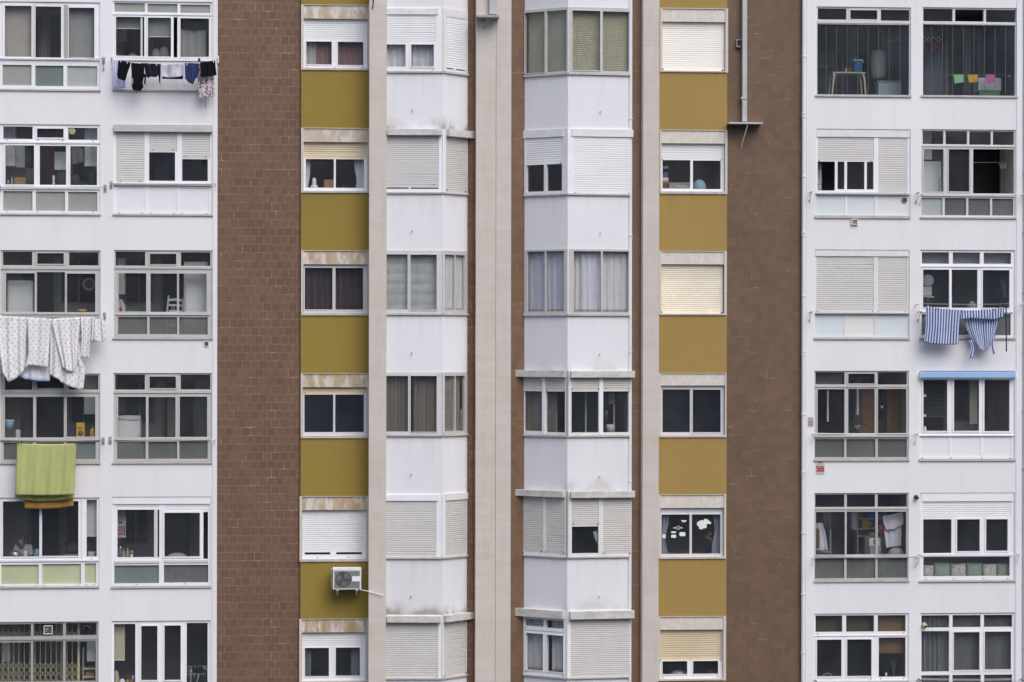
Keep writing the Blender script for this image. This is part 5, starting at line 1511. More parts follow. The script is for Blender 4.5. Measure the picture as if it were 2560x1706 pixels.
# notices
V = View(2010, 1030, 9.2235)
def nr(r): return V.rect(FAC, r, (270, 1135, 470, 1445))
q = nr((270, 1137, 470, 1445))
t_ = thing('alarm_sign', FAC.P((q[0] + q[2]) / 2, q[1], 0), "white and red alarm sign under the window with orange brown screens", 'sign')
MB().box(FAC, q, 0.001, 0.006).build('board', 'sign_white', t_)
MB().box(FAC, nr((278, 1255, 466, 1384)), 0.0055, 0.0075).build('red_panel', 'sign_red', t_)
MB().box(FAC, nr((334, 1148, 404, 1185)), 0.0055, 0.0075).build('dark_patch', 'sign_red', t_)
a = nr((282, 1302, 336, 1352)); MB().quad([FAC.P(a[0], a[1], .0085), FAC.P(a[2], (a[1] + a[3]) / 2, .0085), FAC.P(a[0], a[3], .0085)]).build('arrow', 'sign_white', t_)
a = nr((302, 1296, 456, 1297)); text_mesh("Alarme", FAC, a[0], a[1], 0.0085, 0.045, 'sign_white', 'lettering', t_, a[2] - a[0])
for y, x in ((1338, 352), (1352, 360), (1378, 290)):
    a = nr((x, y, 452, y + 1)); text_mesh("lllll lll llll", FAC, a[0], a[1], 0.0085, 0.02, 'sign_white', 'small_print', t_, a[2] - a[0])
a = nr((306, 1236, 430, 1237)); text_mesh("Securit", FAC, a[0], a[1], 0.0075, 0.05, 'sign_mauve', 'lettering', t_, a[2] - a[0], 0.35)
a = nr((306, 1424, 440, 1425)); text_mesh("l lllll lll", FAC, a[0], a[1], 0.0075, 0.03, 'sign_mauve', 'small_print', t_, a[2] - a[0])
q = nr((78, 122, 212, 348))
t_ = thing('notice', FAC.P((q[0] + q[2]) / 2, q[1], 0.014), "faded grey notice beside the white drainpipe", 'sign')
MB().box(FAC, q, 0.015, 0.019).build('board', 'sign_grey', t_)
m = MB()
for y0, y1, x0, x1 in ((160, 176, 95, 206), (208, 232, 92, 208), (238, 262, 92, 208), (268, 292, 92, 208), (298, 318, 92, 208)):
    m.box(FAC, nr((x0, y0, x1, y1)), 0.0185, 0.0205)
m.build('printed_lines', 'sign_mauve', t_)
# cable stub beside the top of the left stone column
m = MB()
pts = [(858, -30), (858, 6), (857, 14), (856, 22.5)]
m.tube([FAC.P(X(932 + (p[0] - 858), 0.52), Zv(p[1], 932, 0.52), 0.515) for p in pts], 0.012, 8).build('cable', 'black', label="black cable end hanging against the left stone column", cat='cable')
# ================================================================ what is seen through the panes
def lrect(V, r, d, ref=None): return V.rect(FAC.off(-d), r, ref)
def curtain_mesh(pl, r, folds, amp, seed=0, nu=None, gather=None):
    """folded curtain on a plane; gather=(side, amount) pulls one edge in towards the foot"""
    s0, z0, s1, z1 = r
    rnd = random.Random(seed)
    a, b, c = rnd.uniform(0, 6), rnd.uniform(0, 6), rnd.uniform(0, 6)
    def fn(u, v):
        sw = 0.02 * (s1 - s0) * math.sin(v * 2.5 + c)
        s = s0 + (s1 - s0) * u
        if gather:
            side, am, mid = gather
            k = math.exp(-((v - mid) / 0.28) ** 2) * am
            s = (s0 + (s - s0) * (1 - k)) if side == 'l' else (s1 + (s - s1) * (1 - k))
        n = amp * (math.sin(u * folds * 6.283 + a + 0.6 * math.sin(v * 2 + b)) + 0.4 * math.sin(u * folds * 2.7 * 6.283 + b))
        return pl.P(s + sw * u * (1 - u), z1 + (z0 - z1) * v, n)
    return MB().grid(fn, nu or max(16, int(folds * 14)), 14)
def curtain(V, r, mat, label, d=0.22, folds=4, amp=0.018, seed=0, gather=None, name='curtain'):
    pl = FAC.off(-d)
    return curtain_mesh(pl, V.rect(pl, r), folds, amp, seed, gather=gather).build(name, mat, label=label, cat='curtain', group='curtains behind the windows', smooth=True, solid=0.003)
def roller(V, r, mat, label, d=0.2, bar='appliance'):
    q = lrect(V, r, d)
    pl = FAC.off(-d)
    t = thing('roller_blind', pl.P((q[0] + q[2]) / 2, q[1], 0), label, 'blind', 'blinds behind the windows')
    MB().box(pl, (q[0], q[1] + 0.02, q[2], q[3]), -0.001, 0.001).build('sheet', mat, t)
    MB().box(pl, (q[0], q[1], q[2], q[1] + 0.022), -0.006, 0.006).build('bottom_bar', bar, t)
    MB().tube([pl.P(q[0], q[3] + .005, -0.02), pl.P(q[2], q[3] + .005, -0.02)], 0.02, 10).build('roller', bar, t)
    return t
def cupboard(V, r, d, thick, mat, label, doors=2, name='cupboard', cat='cupboard', handle='steel', top=None):
    q = lrect(V, r, d)
    pl = FAC.off(-d)
    t = thing(name, pl.P((q[0] + q[2]) / 2, q[1], 0), label, cat)
    MB().box(pl, q, -thick, -0.02).build('carcass', mat, t)
    w_ = (q[2] - q[0]) / doors
    for i in range(doors):
        MB().box(pl, (q[0] + w_ * i + .004, q[1] + .004, q[0] + w_ * (i + 1) - .004, q[3] - .004), -0.0195, 0.0).build('door', mat, t, bevel=0.003)
        hx = q[0] + w_ * (i + (0.88 if i % 2 == 0 else 0.08))
        MB().box(pl, (hx, (q[1] + q[3]) / 2 - 0.05, hx + .012, (q[1] + q[3]) / 2 + .05), 0.0, 0.02).build('handle', handle, t)
    return t
def fridge(V, r, split, label, mat='appliance', hside='r', name='refrigerator', thick=0.55, d=0.35):
    q = lrect(V, r, d)
    pl = FAC.off(-d)
    t = thing(name, pl.P((q[0] + q[2]) / 2, q[1], 0), label, 'fridge', 'fridges behind the windows')
    MB().box(pl, q, -thick, -0.05).build('body', mat, t, bevel=0.01)
    zs = q[1] + (q[3] - q[1]) * split
    for a, b in ((q[1] + .01, zs - .004), (zs + .004, q[3] - .005)):
        if b - a < 0.05:
            continue
        MB().box(pl, (q[0], a, q[2], b), -0.046, 0.0).build('door', mat, t, bevel=0.012)
        hx = q[2] - 0.05 if hside == 'r' else q[0] + 0.03
        MB().box(pl, (hx, a + (b - a) * .3, hx + .02, a + (b - a) * .7), 0.0, 0.03).build('handle', 'galvanised', t)
    return t
def carton(V, r, d, thick, mat, label, name='cardboard_box', cat='box', lid=True, group=None):
    q = lrect(V, r, d)
    pl = FAC.off(-d)
    t = thing(name, pl.P((q[0] + q[2]) / 2, q[1], 0), label, cat, group)
    MB().box(pl, q, -thick, 0.0).build('box', mat, t, bevel=0.004)
    if lid:
        MB().box(pl, (q[0] - .004, q[3] - (q[3] - q[1]) * .18, q[2] + .004, q[3] + .004), -thick - .004, 0.004).build('lid', mat, t)
    return t
def turned(V, x, yb, yt, rpx, prof, d, mat, label, name, cat, seg=20, parts=None, group=None):
    """lathe: profile as (radius fraction, height fraction)"""
    pl = FAC.off(-d)
    s, zb = V.pt(pl, x, yb)
    zt = V.pt(pl, x, yt)[1]
    R_ = rpx / V.k * 0.00957
    h = zt - zb
    m = MB().lathe(pl.P(s, zb, 0), [(max(1e-4, a * R_), b * h) for a, b in prof], seg)
    if parts is None:
        return m.build(name, mat, label=label, cat=cat, group=group, smooth=True)
    t = thing(name, pl.P(s, zb, 0), label, cat, group)
    m.build(parts[0][0], mat, t, smooth=True)
    for nm, mt, prof2 in parts[1:]:
        MB().lathe(pl.P(s, zb, 0), [(max(1e-4, a * R_), b * h) for a, b in prof2], seg).build(nm, mt, t, smooth=True)
    return t
BOTTLE = [(0.9, 0), (1, 0.03), (1, 0.55), (0.85, 0.68), (0.4, 0.8), (0.34, 0.9), (0.34, 1)]
POT = [(0.85, 0), (1, 0.05), (1, 0.8), (1.05, 0.82), (1.05, 0.86), (0.6, 0.95), (0.15, 0.97), (0.15, 1)]
CUP = [(0.7, 0), (0.95, 0.1), (1, 1), (0.9, 1), (0.85, 0.2)]
DOME = [(1, 0), (1.02, 0.2), (0.95, 0.5), (0.75, 0.78), (0.45, 0.94), (0.1, 1)]
BOWL = [(0.4, 0), (0.7, 0.15), (0.95, 0.6), (1, 1), (0.94, 1), (0.85, 0.6)]
def hang(V, pts_top, pts_bot, d, mat, label, name, cat, left=None, right=None, folds=2, amp=0.012, seed=0, group=None):
    return cloth(V, FAC.off(-d), pts_top, pts_bot, left, right, mat=mat, name=name, label=label, cat=cat, folds=folds, amp=amp, seed=seed, nu=24, nv=20, group=group)

# ---- outer column of the left wing
hang(VL[1], [(165, 268), (262, 268)], [(170, 500), (262, 505)], .5, 'blind_white', "pale cloth shape added as a reflection between the white cupboard and the box", 'cloth', 'cloth', seed=61)  # cloth shapes added here in place of whitish reflections in the panes
hang(VL[1], [(745, 275), (880, 300)], [(760, 470), (884, 440)], .5, 'curtain_grey', "grey cloth shape added as a reflection in the right pane of the ventilator window", 'garment', 'garment', seed=62, amp=.02)
hang(VL[1], [(270, 500), (352, 510)], [(275, 660), (352, 665)], .5, 'taupe_cloth', "dark cloth added among the reflected shapes, low beside the cardboard box", 'cloth', 'cloth', seed=63)
V = VL[0]
roller(V, (36, 50, 340, 608), 'blind_white2', "beige grey roller blind fully lowered, top left corner pane", 0.2)
roller(V, (706, 60, 1000, 612), 'curtain_grey', "grey roller blind fully lowered beside the grey sash", 0.2)
cupboard(V, (510, 700, 700, 960), 0.5, 0.4, 'appliance', "white cupboard behind the middle frosted pane, top left", 1)
V = VL[1]
cupboard(V, (20, 60, 160, 486), 0.45, 0.35, 'appliance', "white wall cupboard behind the left pane under the ventilator row", 1)
MB().box(FAC.off(-1.38), lrect(V, (400, 60, 575, 700), 1.38), -0.01, 0.02).build('interior_door', 'room_red2', label="dark red inner wall panel seen through the middle panes", cat='door')
cupboard(V, (572, 335, 720, 526), 0.45, 0.3, 'appliance', "white cupboard hanging beside the dark red panel", 1)
cupboard(V, (888, 70, 1040, 488), 0.38, 0.35, 'appliance', "white wall cupboard behind the right pane with the ventilator", 2)
carton(V, (150, 608, 270, 690), 0.4, 0.2, 'cardboard', "cardboard box standing on the sill below the yellow cable")
m_ = MB(); pl_ = FAC.off(-0.5)
m_.tube([pl_.P(*V.pt(pl_, x, y), 0) for x, y in ((172, 365), (188, 395), (170, 420), (192, 440), (176, 470))], 0.008, 6)
m_.build('cable', 'lime', label="short coiled yellow cable hanging by the white cupboard", cat='cable')
turned(V, 650, 700, 525, 75, DOME, 0.55, 'dark_grey', "big dark bag behind the middle of the ventilator window", 'bag', 'bag')
turned(V, 780, 700, 560, 70, DOME, 0.55, 'dark_grey', "dark bag right of the mullion in the ventilator window", 'bag', 'bag')
turned(V, 980, 700, 520, 60, DOME, 0.5, 'leaf', "dark green bag at the right end of the ventilator window", 'bag', 'bag')
turned(V, 563, 690, 580, 16, [(0.8, 0), (1, 0.2), (0.6, 0.45), (0.9, 0.65), (0.7, 0.9), (0.1, 1)], 0.35, 'appliance', "small white figurine on the sill beside the dark bag", 'figurine', 'figurine')
for x_ in (85, 125):
    turned(V, x_, 690, 590 if x_ == 125 else 630, 13, BOTTLE, 0.35, 'frost_pale', "%s clear bottle beside the cardboard box" % ("taller" if x_ == 125 else "shorter"), 'bottle', 'bottle')
V = VL[2]
q = lrect(V, (72, 384, 342, 760), 0.35); pl = FAC.off(-0.35)
t_ = thing('appliance', pl.P((q[0] + q[2]) / 2, q[1], 0), "white appliance with embossed rectangles on its rounded case", 'appliance')
MB().box(pl, q, -0.45, 0.0).build('case', 'appliance', t_, bevel=0.05)
m = MB()
for k_ in (0.10, 0.2, 0.3):
    a = (q[0] + (q[2] - q[0]) * k_, q[1] + (q[3] - q[1]) * (k_ + .1), q[2] - (q[2] - q[0]) * k_, q[3] - (q[3] - q[1]) * k_)
    m.plate(pl, a, [(a[0] + .012, a[1] + .012, a[2] - .012, a[3] - .012)], -0.002, 0.006)
m.build('embossed_panel', 'appliance', t_)
t_ = thing('round_ornament', FAC.off(-0.9).P(*V.pt(FAC.off(-0.9), 930, 470), 0), "round red and white wall ornament, blurred behind the right pane", 'ornament')
s_, z_ = V.pt(FAC.off(-0.9), 935, 425)
MB().lathe(FAC.off(-0.9).P(s_, z_, 0), [(0.16, 0), (0.15, 0.02), (0.12, 0.025)], 24, FAC.n).build('disc', 'curtain_grey', t_)
MB().lathe(FAC.off(-0.9).P(s_, z_, 0.026), [(0.10, 0), (0.09, 0.01)], 24, FAC.n).build('centre', 'bag_red', t_)
turned(V, 865, 730, 690, 55, BOWL, 0.4, 'yellow', "yellow bowl at the foot of the right pane with the red ornament", 'bowl', 'bowl')
V = VL[3]
MB().box(FAC.off(-1.0), lrect(V, (20, 290, 216, 990), 1.0), -0.02, 0.02).build('interior_door', 'room_beige', label="beige door leaf behind the left pane above the lime towel", cat='door')
cupboard(V, (884, 70, 1020, 488), 0.5, 0.3, 'appliance', "pale wall cupboard above the yellow box", 1)
t_ = thing('bag', FAC.off(-0.4).P(*V.pt(FAC.off(-0.4), 95, 650), 0), "light blue and white bag at the left end above the lime towel", 'bag')
s_, z_ = V.pt(FAC.off(-0.4), 92, 648); z2_ = V.pt(FAC.off(-0.4), 92, 552)[1]
MB().lathe(FAC.off(-0.4).P(s_, z_, 0), [(0.08, 0), (0.11, (z2_ - z_) * .5), (0.135, z2_ - z_), (0.12, z2_ - z_)], 18).build('bowl', 'light_blue', t_, smooth=True)
MB().lathe(FAC.off(-0.4).P(s_, z2_, 0), [(0.138, -0.02), (0.14, 0.0), (0.12, 0.012)], 18).build('rim', 'appliance', t_, smooth=True)
q = lrect(V, (803, 577, 888, 745), 0.25); pl = FAC.off(-0.25)
t_ = thing('carton', pl.P((q[0] + q[2]) / 2, q[1], 0), "yellow product carton with a picture of an appliance on it", 'box')
MB().box(pl, q, -0.16, 0.0).build('box', 'yellow', t_)
MB().lathe(pl.P(q[0] + (q[2] - q[0]) * .5, q[1] + (q[3] - q[1]) * .36, 0.0005), [(0.062, 0), (0.062, 0.001)], 20, FAC.n).build('printed_picture', 'dark_grey', t_)
MB().lathe(pl.P(q[0] + (q[2] - q[0]) * .5, q[1] + (q[3] - q[1]) * .40, 0.0018), [(0.036, 0), (0.036, 0.001)], 20, FAC.n).build('printed_picture', 'steel', t_)
MB().box(pl, (q[0] + .02, q[1] + (q[3] - q[1]) * .62, q[0] + .13, q[1] + (q[3] - q[1]) * .70), 0.0003, 0.0015).build('printed_band', 'wood_brown', t_)
turned(V, 972, 745, 612, 27, [(0.9, 0), (1, .03), (1, .6), (.8, .75), (.45, .82), (.5, .9), (.4, 1)], 0.25, 'yellow', "yellow thermos jug right of the yellow carton", 'thermos_jug', 'jug',
       parts=[('jug',), ('lid', 'dark_grey', [(.52, .9), (.52, .96), (.2, 1.02)]), ('collar', 'steel', [(1.01, .58), (1.03, .61), (1.0, .64)])])
carton(V, (165, 652, 212, 745), 0.45, 0.15, 'appliance', "small white box beside the beige door leaf", lid=False)
V = VL[4]
roller(V, (900, 78, 1022, 470), 'blind_white', "white roller blind half lowered in the narrow side light", 0.2)
turned(V, 960, 715, 628, 44, [(0.95, 0), (1, .1), (1, .95), (1.05, 1), (.95, 1)], 0.3, 'appliance', "white pot standing in the narrow side light", 'pot', 'pot')
turned(V, 158, 715, 612, 56, [(.9, 0), (1, .04), (1, .7), (1.06, .72), (1.06, .78), (.7, .9), (.2, .93), (.2, 1)], 0.3, 'steel', "shiny steel pot on the sill in front of the seated person", 'pot', 'pot',
       parts=[('vessel',), ('handle', 'steel', [(1.05, .5), (1.3, .52), (1.3, .58), (1.05, .6)])])
turned(V, 385, 715, 600, 30, [(1, 0), (1.0, .5), (.8, .9), (.5, 1)], 0.45, 'light_teal', "teal bag at the right of the seated person", 'bag', 'bag')
q = lrect(V, (692, 520, 820, 640), 1.7)
MB().plate(FAC.off(-1.7), q, [(q[0] + .03, q[1] + .03, q[2] - .03, q[3] - .03)], 0, 0.03).build('picture_frame', 'dark_grey', label="dark picture frame on the back wall behind the right pane", cat='frame')
carton(V, (680, 662, 820, 715), 0.35, 0.2, 'cardboard', "flat pale box on the sill, right of the mullion", lid=False)
# the seated person
pl = FAC.off(-0.75)
def pp(x, y, n=0.0):
    s, z = V.pt(pl, x, y)
    return pl.P(s, z, n)
hip = pp(235, 900); per = thing('person', hip, "seated person in a pale shirt bending over something held in both hands", 'person')
def skin(name, verts, edges, mat, parent, levels=2):
    me = bpy.data.meshes.new(name)
    base = ORG[parent.name]
    me.from_pydata([tuple(p - base) for p, r in verts], edges, [])
    me.materials.append(MATS[mat])
    o = bpy.data.objects.new(name, me)
    COL.objects.link(o)
    o.parent = parent
    ORG[o.name] = base
    o.modifiers.new("skin", 'SKIN')
    for i, (p, r) in enumerate(verts):
        me.skin_vertices[0].data[i].radius = r if hasattr(r, '__len__') else (r, r)
        me.skin_vertices[0].data[i].use_root = (i == 0)
    s = o.modifiers.new("subdivision", 'SUBSURF')
    s.levels = s.render_levels = levels
    for p_ in me.polygons: p_.use_smooth = True
    return o
sh = 0.19
chest, neck = pp(240, 640, 0.05), pp(237, 578, 0.11)
shl, shr = pp(168, 590, 0.06), pp(318, 585, 0.06)
head0, head1, head2 = pp(232, 552, 0.18), pp(228, 524, 0.21), pp(227, 496, 0.19)
ell, elr = pp(140, 700, 0.16), pp(350, 690, 0.14)
hal, har = pp(262, 660, 0.34), pp(300, 648, 0.34)
kl, kr = pp(180, 905, 0.45), pp(300, 905, 0.45)
al, ar = pp(180, 1090, 0.45), pp(300, 1090, 0.45)
body = skin('body', [(hip, (.15, .12)), (pp(238, 770, 0.0), (.14, .10)), (chest, (.15, .10)), (neck, .055), (head0, (.068, .07)), (head1, (.088, .095)), (head2, (.078, .085)),
              (shl, .062), (ell, .046), (hal, .032), (shr, .062), (elr, .046), (har, .032), (kl, .075), (al, .045), (kr, .075), (ar, .045),
              (pp(228, 532, 0.31), .016)],
     [(0, 1), (1, 2), (2, 3), (3, 4), (4, 5), (5, 6), (2, 7), (7, 8), (8, 9), (2, 10), (10, 11), (11, 12), (0, 13), (13, 14), (0, 15), (15, 16), (5, 17)], 'skin', per)
for (w_, sg) in ((hal, 1), (har, -1)):
    for i in range(5):
        a = w_ + Vector((sg * 0.01 * (i - 2) * 0.6, -0.02, 0.012 * (i - 2)))
        if i == 4:
            pts = [w_ + Vector((0, -0.01, .02)), w_ + Vector((sg * .02, -.04, .045)), w_ + Vector((sg * .035, -.055, .05))]
        else:
            l = (0.075, 0.085, 0.08, 0.065)[i]
            d_ = Vector((sg * 0.7, -0.7, -0.1 + 0.06 * i)).normalized()
            pts = [a, a + d_ * l * .45, a + d_ * l * .75 + Vector((sg * .012, .012, 0)), a + d_ * l + Vector((sg * .03, .035, 0))]
        skin('finger', [(p, .009 - .0012 * k_) for k_, p in enumerate(pts)], [(k_, k_ + 1) for k_ in range(len(pts) - 1)], 'skin', per, 1)
skin('shirt', [(pp(238, 800, 0.0), (.175, .13)), (chest, (.19, .13)), (pp(239, 590, .085), (.085, .08)), (shl, .09), (ell + (hal - ell) * .3, .07), (shr, .09), (elr + (har - elr) * .3, .07)],
     [(0, 1), (1, 2), (1, 3), (3, 4), (1, 5), (5, 6)], 'shirt', per)
skin('hair', [(pp(228, 516, 0.155), (.088, .085)), (pp(227, 496, 0.175), (.092, .095)), (pp(227, 482, 0.20), (.07, .07))], [(0, 1), (1, 2)], 'hair_grey', per)
skin('trousers', [(hip, (.16, .13)), (kl, .085), (kl + (al - kl) * .9, .058), (kr, .085), (kr + (ar - kr) * .9, .058)], [(0, 1), (1, 2), (0, 3), (3, 4)], 'dark_grey', per)
a_ = pp(288, 635, 0.40)
MB().box(Plane(a_.x, a_.y), (-.04, a_.z - .075, .04, a_.z + .075), -.005, .005).build('held_phone', 'appliance', label="pale phone held in both hands by the seated person", cat='phone')
t_ = thing('stool', pp(240, 1095), "stool carrying the seated person behind the green frosted panel", 'stool')
sb = pp(240, 1095).z; st_ = pp(240, 945).z
cx_ = pp(240, 945).x; cy_ = pp(240, 945).y
MB().lathe((cx_, cy_, st_ - .03), [(.17, 0), (.18, .01), (.18, .03), (.16, .035)], 20).build('seat', 'wood_brown', t_)
for ax_, ay_ in ((.12, .12), (-.12, .12), (.12, -.12), (-.12, -.12)):
    MB().tube([(cx_ + ax_ * .8, cy_ + ay_ * .8, st_ - .02), (cx_ + ax_ * 1.2, cy_ + ay_ * 1.2, sb)], .015, 8).build('leg', 'wood_brown', t_)
# folding gate
V = VL[5]
pl = FAC.off(-0.32)
t_ = thing('folding_gate', pl.P(*V.pt(pl, 400, 1380), 0), "cream folding lattice gate drawn across behind the grey window", 'gate')
m = MB(); mc = MB()
xs = [-25 + 56 * i for i in range(16)]
G0 = View(0, 1456)
def gp(x, y, n=0.0): return pl.P(*V.pt(pl, x, y), n)
for i, x in enumerate(xs):
    m.tube([gp(x, 425), gp(x, 1380)], 0.011, 6)
    if i % 1 == 0 and i < len(xs) - 1:
        xn = xs[i + 1]
        for ya, yb in ((510, 575), (840, 920), (920, 1000), (1000, 1080), (1080, 1160)):
            mc.tube([gp(x, ya, .015), gp(xn, yb, .015)], 0.009, 5)
            mc.tube([gp(x, yb, .022), gp(xn, ya, .022)], 0.009, 5)
m.build('uprights', 'gate_cream', t_)
mc.build('lattice', 'gate_cream', t_)
MB().box(pl, V.rect(pl, (816, 430, 838, 1380)), -.02, .03).build('closing_post', 'cream_paint', t_)
roller(V, (22, 600, 106, 832), 'blind_white', "short white blind behind the gate at the picture's left edge", 0.75)
cupboard(V, (912, 628, 1010, 832), 0.4, 0.3, 'appliance', "white wall cupboard right of the folding gate", 1)
q = lrect(V, (868, 850, 1010, 1100), 0.42); pl2 = FAC.off(-0.42)
t_ = thing('shelf_unit', pl2.P((q[0] + q[2]) / 2, q[1], 0), "cream shelf unit right of the folding gate", 'shelves')
for s_ in (q[0], q[2] - .02): MB().box(pl2, (s_, q[1], s_ + .02, q[3] + .35), -.3, 0).build('side_panel', 'cream_paint', t_)
for yy in (905, 990, 1060):
    r_ = lrect(V, (872, yy, 1006, yy + 14), 0.42)
    MB().box(pl2, (q[0] + .021, r_[1], q[2] - .021, r_[3]), -.3, 0).build('shelf', 'cream_paint', t_)
carton(V, (900, 940, 985, 990), 0.5, 0.15, 'cardboard', "brown box on the cream shelf unit", lid=True)

# ---- inner column of the left wing
V = VL[0]
roller(V, (1206, 176, 1472, 306), 'curtain_grey', "grey blind lowered a third behind the left pane above the laundry", 0.2)
MB().box(FAC.off(-0.8), lrect(V, (1206, 306, 1330, 436), 0.8), -.02, 0).build('poster', 'beige', label="beige paper on the wall under the short grey blind", cat='paper')
roller(V, (1545, 180, 1806, 392), 'curtain_grey', "grey blind lowered halfway behind the middle pane above the laundry", 0.2)
curtain(V, (1900, 316, 2165, 612), 'curtain_grey', "grey curtain behind the right pane above the laundry", 0.3, 3, 0.012, 3)
s_, z_ = V.pt(FAC.off(-.3), 2045, 310); z2_ = V.pt(FAC.off(-.3), 2045, 200)[1]
MB().lathe(FAC.off(-.45).P(s_, z_, 0), [(0.24, 0), (0.28, .03), (0.27, (z2_ - z_) * .5), (0.2, z2_ - z_), (0.02, z2_ - z_ + .01)], 24).build('lampshade', 'black', label="black lampshade above the grey curtain", cat='lamp', smooth=True)
for x_, y_ in ((1245, 575), (1395, 565), (1640, 510), (1720, 480)):
    turned(V, x_, 625, y_, 52 if x_ > 1300 else 30, DOME, 0.5, 'mid_grey', "grey rounded heap behind the panes above the laundry", 'heap_of_cloth', 'cloth', group='grey heaps behind the laundry window')
V = VL[1]
q = lrect(V, (1605, 485, 1780, 700), 0.6); pl2 = FAC.off(-.6)
t_ = thing('chair', pl2.P((q[0] + q[2]) / 2, q[1] - .4, 0), "black high-backed chair under the raised grey shutter", 'chair')
MB().box(pl2, q, -.05, .02).build('backrest', 'black', t_, bevel=0.03)
MB().box(pl2, (q[0] - .02, q[1] - .08, q[2] + .02, q[1] - .01), 0.0, .42).build('seat', 'black', t_, bevel=0.02)
MB().box(FAC.off(-1.3), lrect(V, (2025, 380, 2120, 522), 1.3), 0, .01).build('poster', 'beige', label="pale paper on the wall under the right raised grey shutter", cat='paper')
V = VL[2]
fridge(V, (1930, 186, 2180, 985), 0.0, "tall white fridge at the right behind the aluminium window", d=0.35, hside='l')
q = lrect(V, (1232, 150, 1312, 530), 0.5)
t_ = cupboard(V, (1232, 150, 1312, 530), 0.5, 0.3, 'appliance', "narrow white cupboard at the left pane, opposite the white chair", 1)
# white chair
pl2 = FAC.off(-0.55)
def cp(x, y, n=0.0): return pl2.P(*V.pt(pl2, x, y), n)
ft = V.pt(pl2, 1840, 1040)[1]
t_ = thing('chair', pl2.P(V.pt(pl2, 1840, 900)[0], ft, 0), "white wooden chair with a rail back beside the fridge", 'chair')
for x0, x1, yt in ((1770, 1752, 560), (1925, 1915, 585)):
    MB().tube([cp(x0, yt), cp(x1, 730), cp(x1 - 2, 870), pl2.P(V.pt(pl2, x1, 900)[0], ft, 0)], 0.021, 8).build('rear_leg', 'wood_white', t_)
    MB().lathe(cp(x0, yt), [(.012, 0), (.024, .015), (.022, .035), (.004, .045)], 12).build('finial', 'wood_white', t_, smooth=True)
for ya, yb, hh, sag in ((592, 598, .028, .02), (642, 648, .022, .0), (705, 708, .02, 0)):
    def rl(u, v, ya=ya, yb=yb, hh=hh, sag=sag):
        x = 1772 + (1922 - 1772) * u
        p = cp(x, ya + (yb - ya) * u)
        return p + Vector((0, 0, (v - .5) * 2 * hh + sag * math.sin(math.pi * u)))
    MB().grid(rl, 12, 2).build('back_rail', 'wood_white', t_, solid=0.02)
for x in (1808, 1830, 1870):
    MB().tube([cp(x, 650), cp(x, 860)], 0.007, 6).build('spindle', 'wood_white', t_)
sq = V.rect(pl2, (1740, 850, 1925, 872))
MB().box(pl2, sq, -0.02, 0.40).build('seat', 'wood_white', t_, bevel=0.01)
for s_ in (sq[0] + .02, sq[2] - .05):
    MB().box(pl2, (s_, ft, s_ + .035, sq[1]), 0.35, 0.385).build('front_leg', 'wood_white', t_)
hang(V, [(1240, 575), (1285, 590)], [(1240, 735), (1322, 735)], 0.4, 'blind_white', "white cloth slumped at the left sill below the narrow cupboard", 'cloth', 'cloth', right=[(1285, 590), (1315, 640), (1322, 735)], seed=3, amp=.02)
carton(V, (1236, 665, 1280, 740), 0.38, 0.1, 'red', "small red box in front of the slumped white cloth", lid=False)
q = lrect(V, (1322, 668, 1420, 735), 0.45); pl3 = FAC.off(-.45)
t_ = thing('basket', pl3.P((q[0] + q[2]) / 2, q[1], 0), "green plastic basket with a thin handle beside the white cloth", 'basket')
MB().plate(pl3, (q[0], q[1], q[2], q[3] - .06), [], -.2, 0).build('tray', 'green', t_)
MB().tube([pl3.P(q[0] + .01, q[3] - .06, -.1), pl3.P(q[0] + .02, q[3], -.1), pl3.P(q[2] - .02, q[3], -.1), pl3.P(q[2] - .01, q[3] - .06, -.1)], .007, 6).build('handle', 'green', t_)
cupboard(V, (1236, 745, 1450, 1000), 0.55, 0.3, 'room_beige', "beige cupboard behind the lower left frosted pane", 1)
V = VL[3]
fridge(V, (1230, 545, 1475, 990), 0.0, "white fridge with a cloth spread on top, left pane", d=0.35)
cloth(V, FAC.off(-.34), [(1230, 503), (1340, 500), (1478, 502)], [(1230, 530), (1300, 545), (1390, 552), (1478, 548)], mat='blind_white', name='cloth', label="white cloth spread over the top of the fridge", cat='cloth', folds=2, amp=.008, nu=20, nv=6)
MB().box(FAC.off(-1.5), lrect(V, (1758, 300, 1846, 985), 1.5), 0, .02).build('interior_door', 'room_beige', label="dim beige door behind the middle pane right of the fridge", cat='door')
V = VL[4]
q = lrect(V, (1222, 195, 1322, 480), 0.35); pl3 = FAC.off(-.35)
t_ = thing('notice', pl3.P((q[0] + q[2]) / 2, q[1], 0), "white and red printed notice hung inside the left pane", 'sign')
MB().box(pl3, q, -.01, 0).build('board', 'sign_white', t_)
def n2(r): return lrect(V, r, .35)
MB().box(pl3, n2((1222, 362, 1314, 455)), 0.0, .002).build('red_panel', 'sign_red', t_)
MB().box(pl3, n2((1222, 195, 1322, 312)), 0.0, .002).build('grey_panel', 'sign_grey', t_)
MB().box(pl3, n2((1250, 315, 1284, 332)), 0.0, .002).build('dark_patch', 'dark_grey', t_)
m = MB()
for yy in (370, 384, 398, 408, 418, 428, 438):
    m.box(pl3, n2((1230, yy, 1306, yy + 6)), .002, .004)
m.build('printed_lines', 'sign_grey', t_)
turned(V, 1262, 715, 575, 24, [(.9, 0), (1, .05), (.75, .9), (.85, 1), (.6, 1)], 0.4, 'steel', "steel jug under the red and white notice", 'jug', 'jug')
turned(V, 1300, 715, 600, 16, BOTTLE, 0.42, 'frost_pale', "clear bottle right of the steel jug", 'bottle', 'bottle')
turned(V, 1340, 715, 590, 18, BOTTLE, 0.45, 'gate_cream', "cream bottle left of the orange mug", 'bottle', 'bottle')
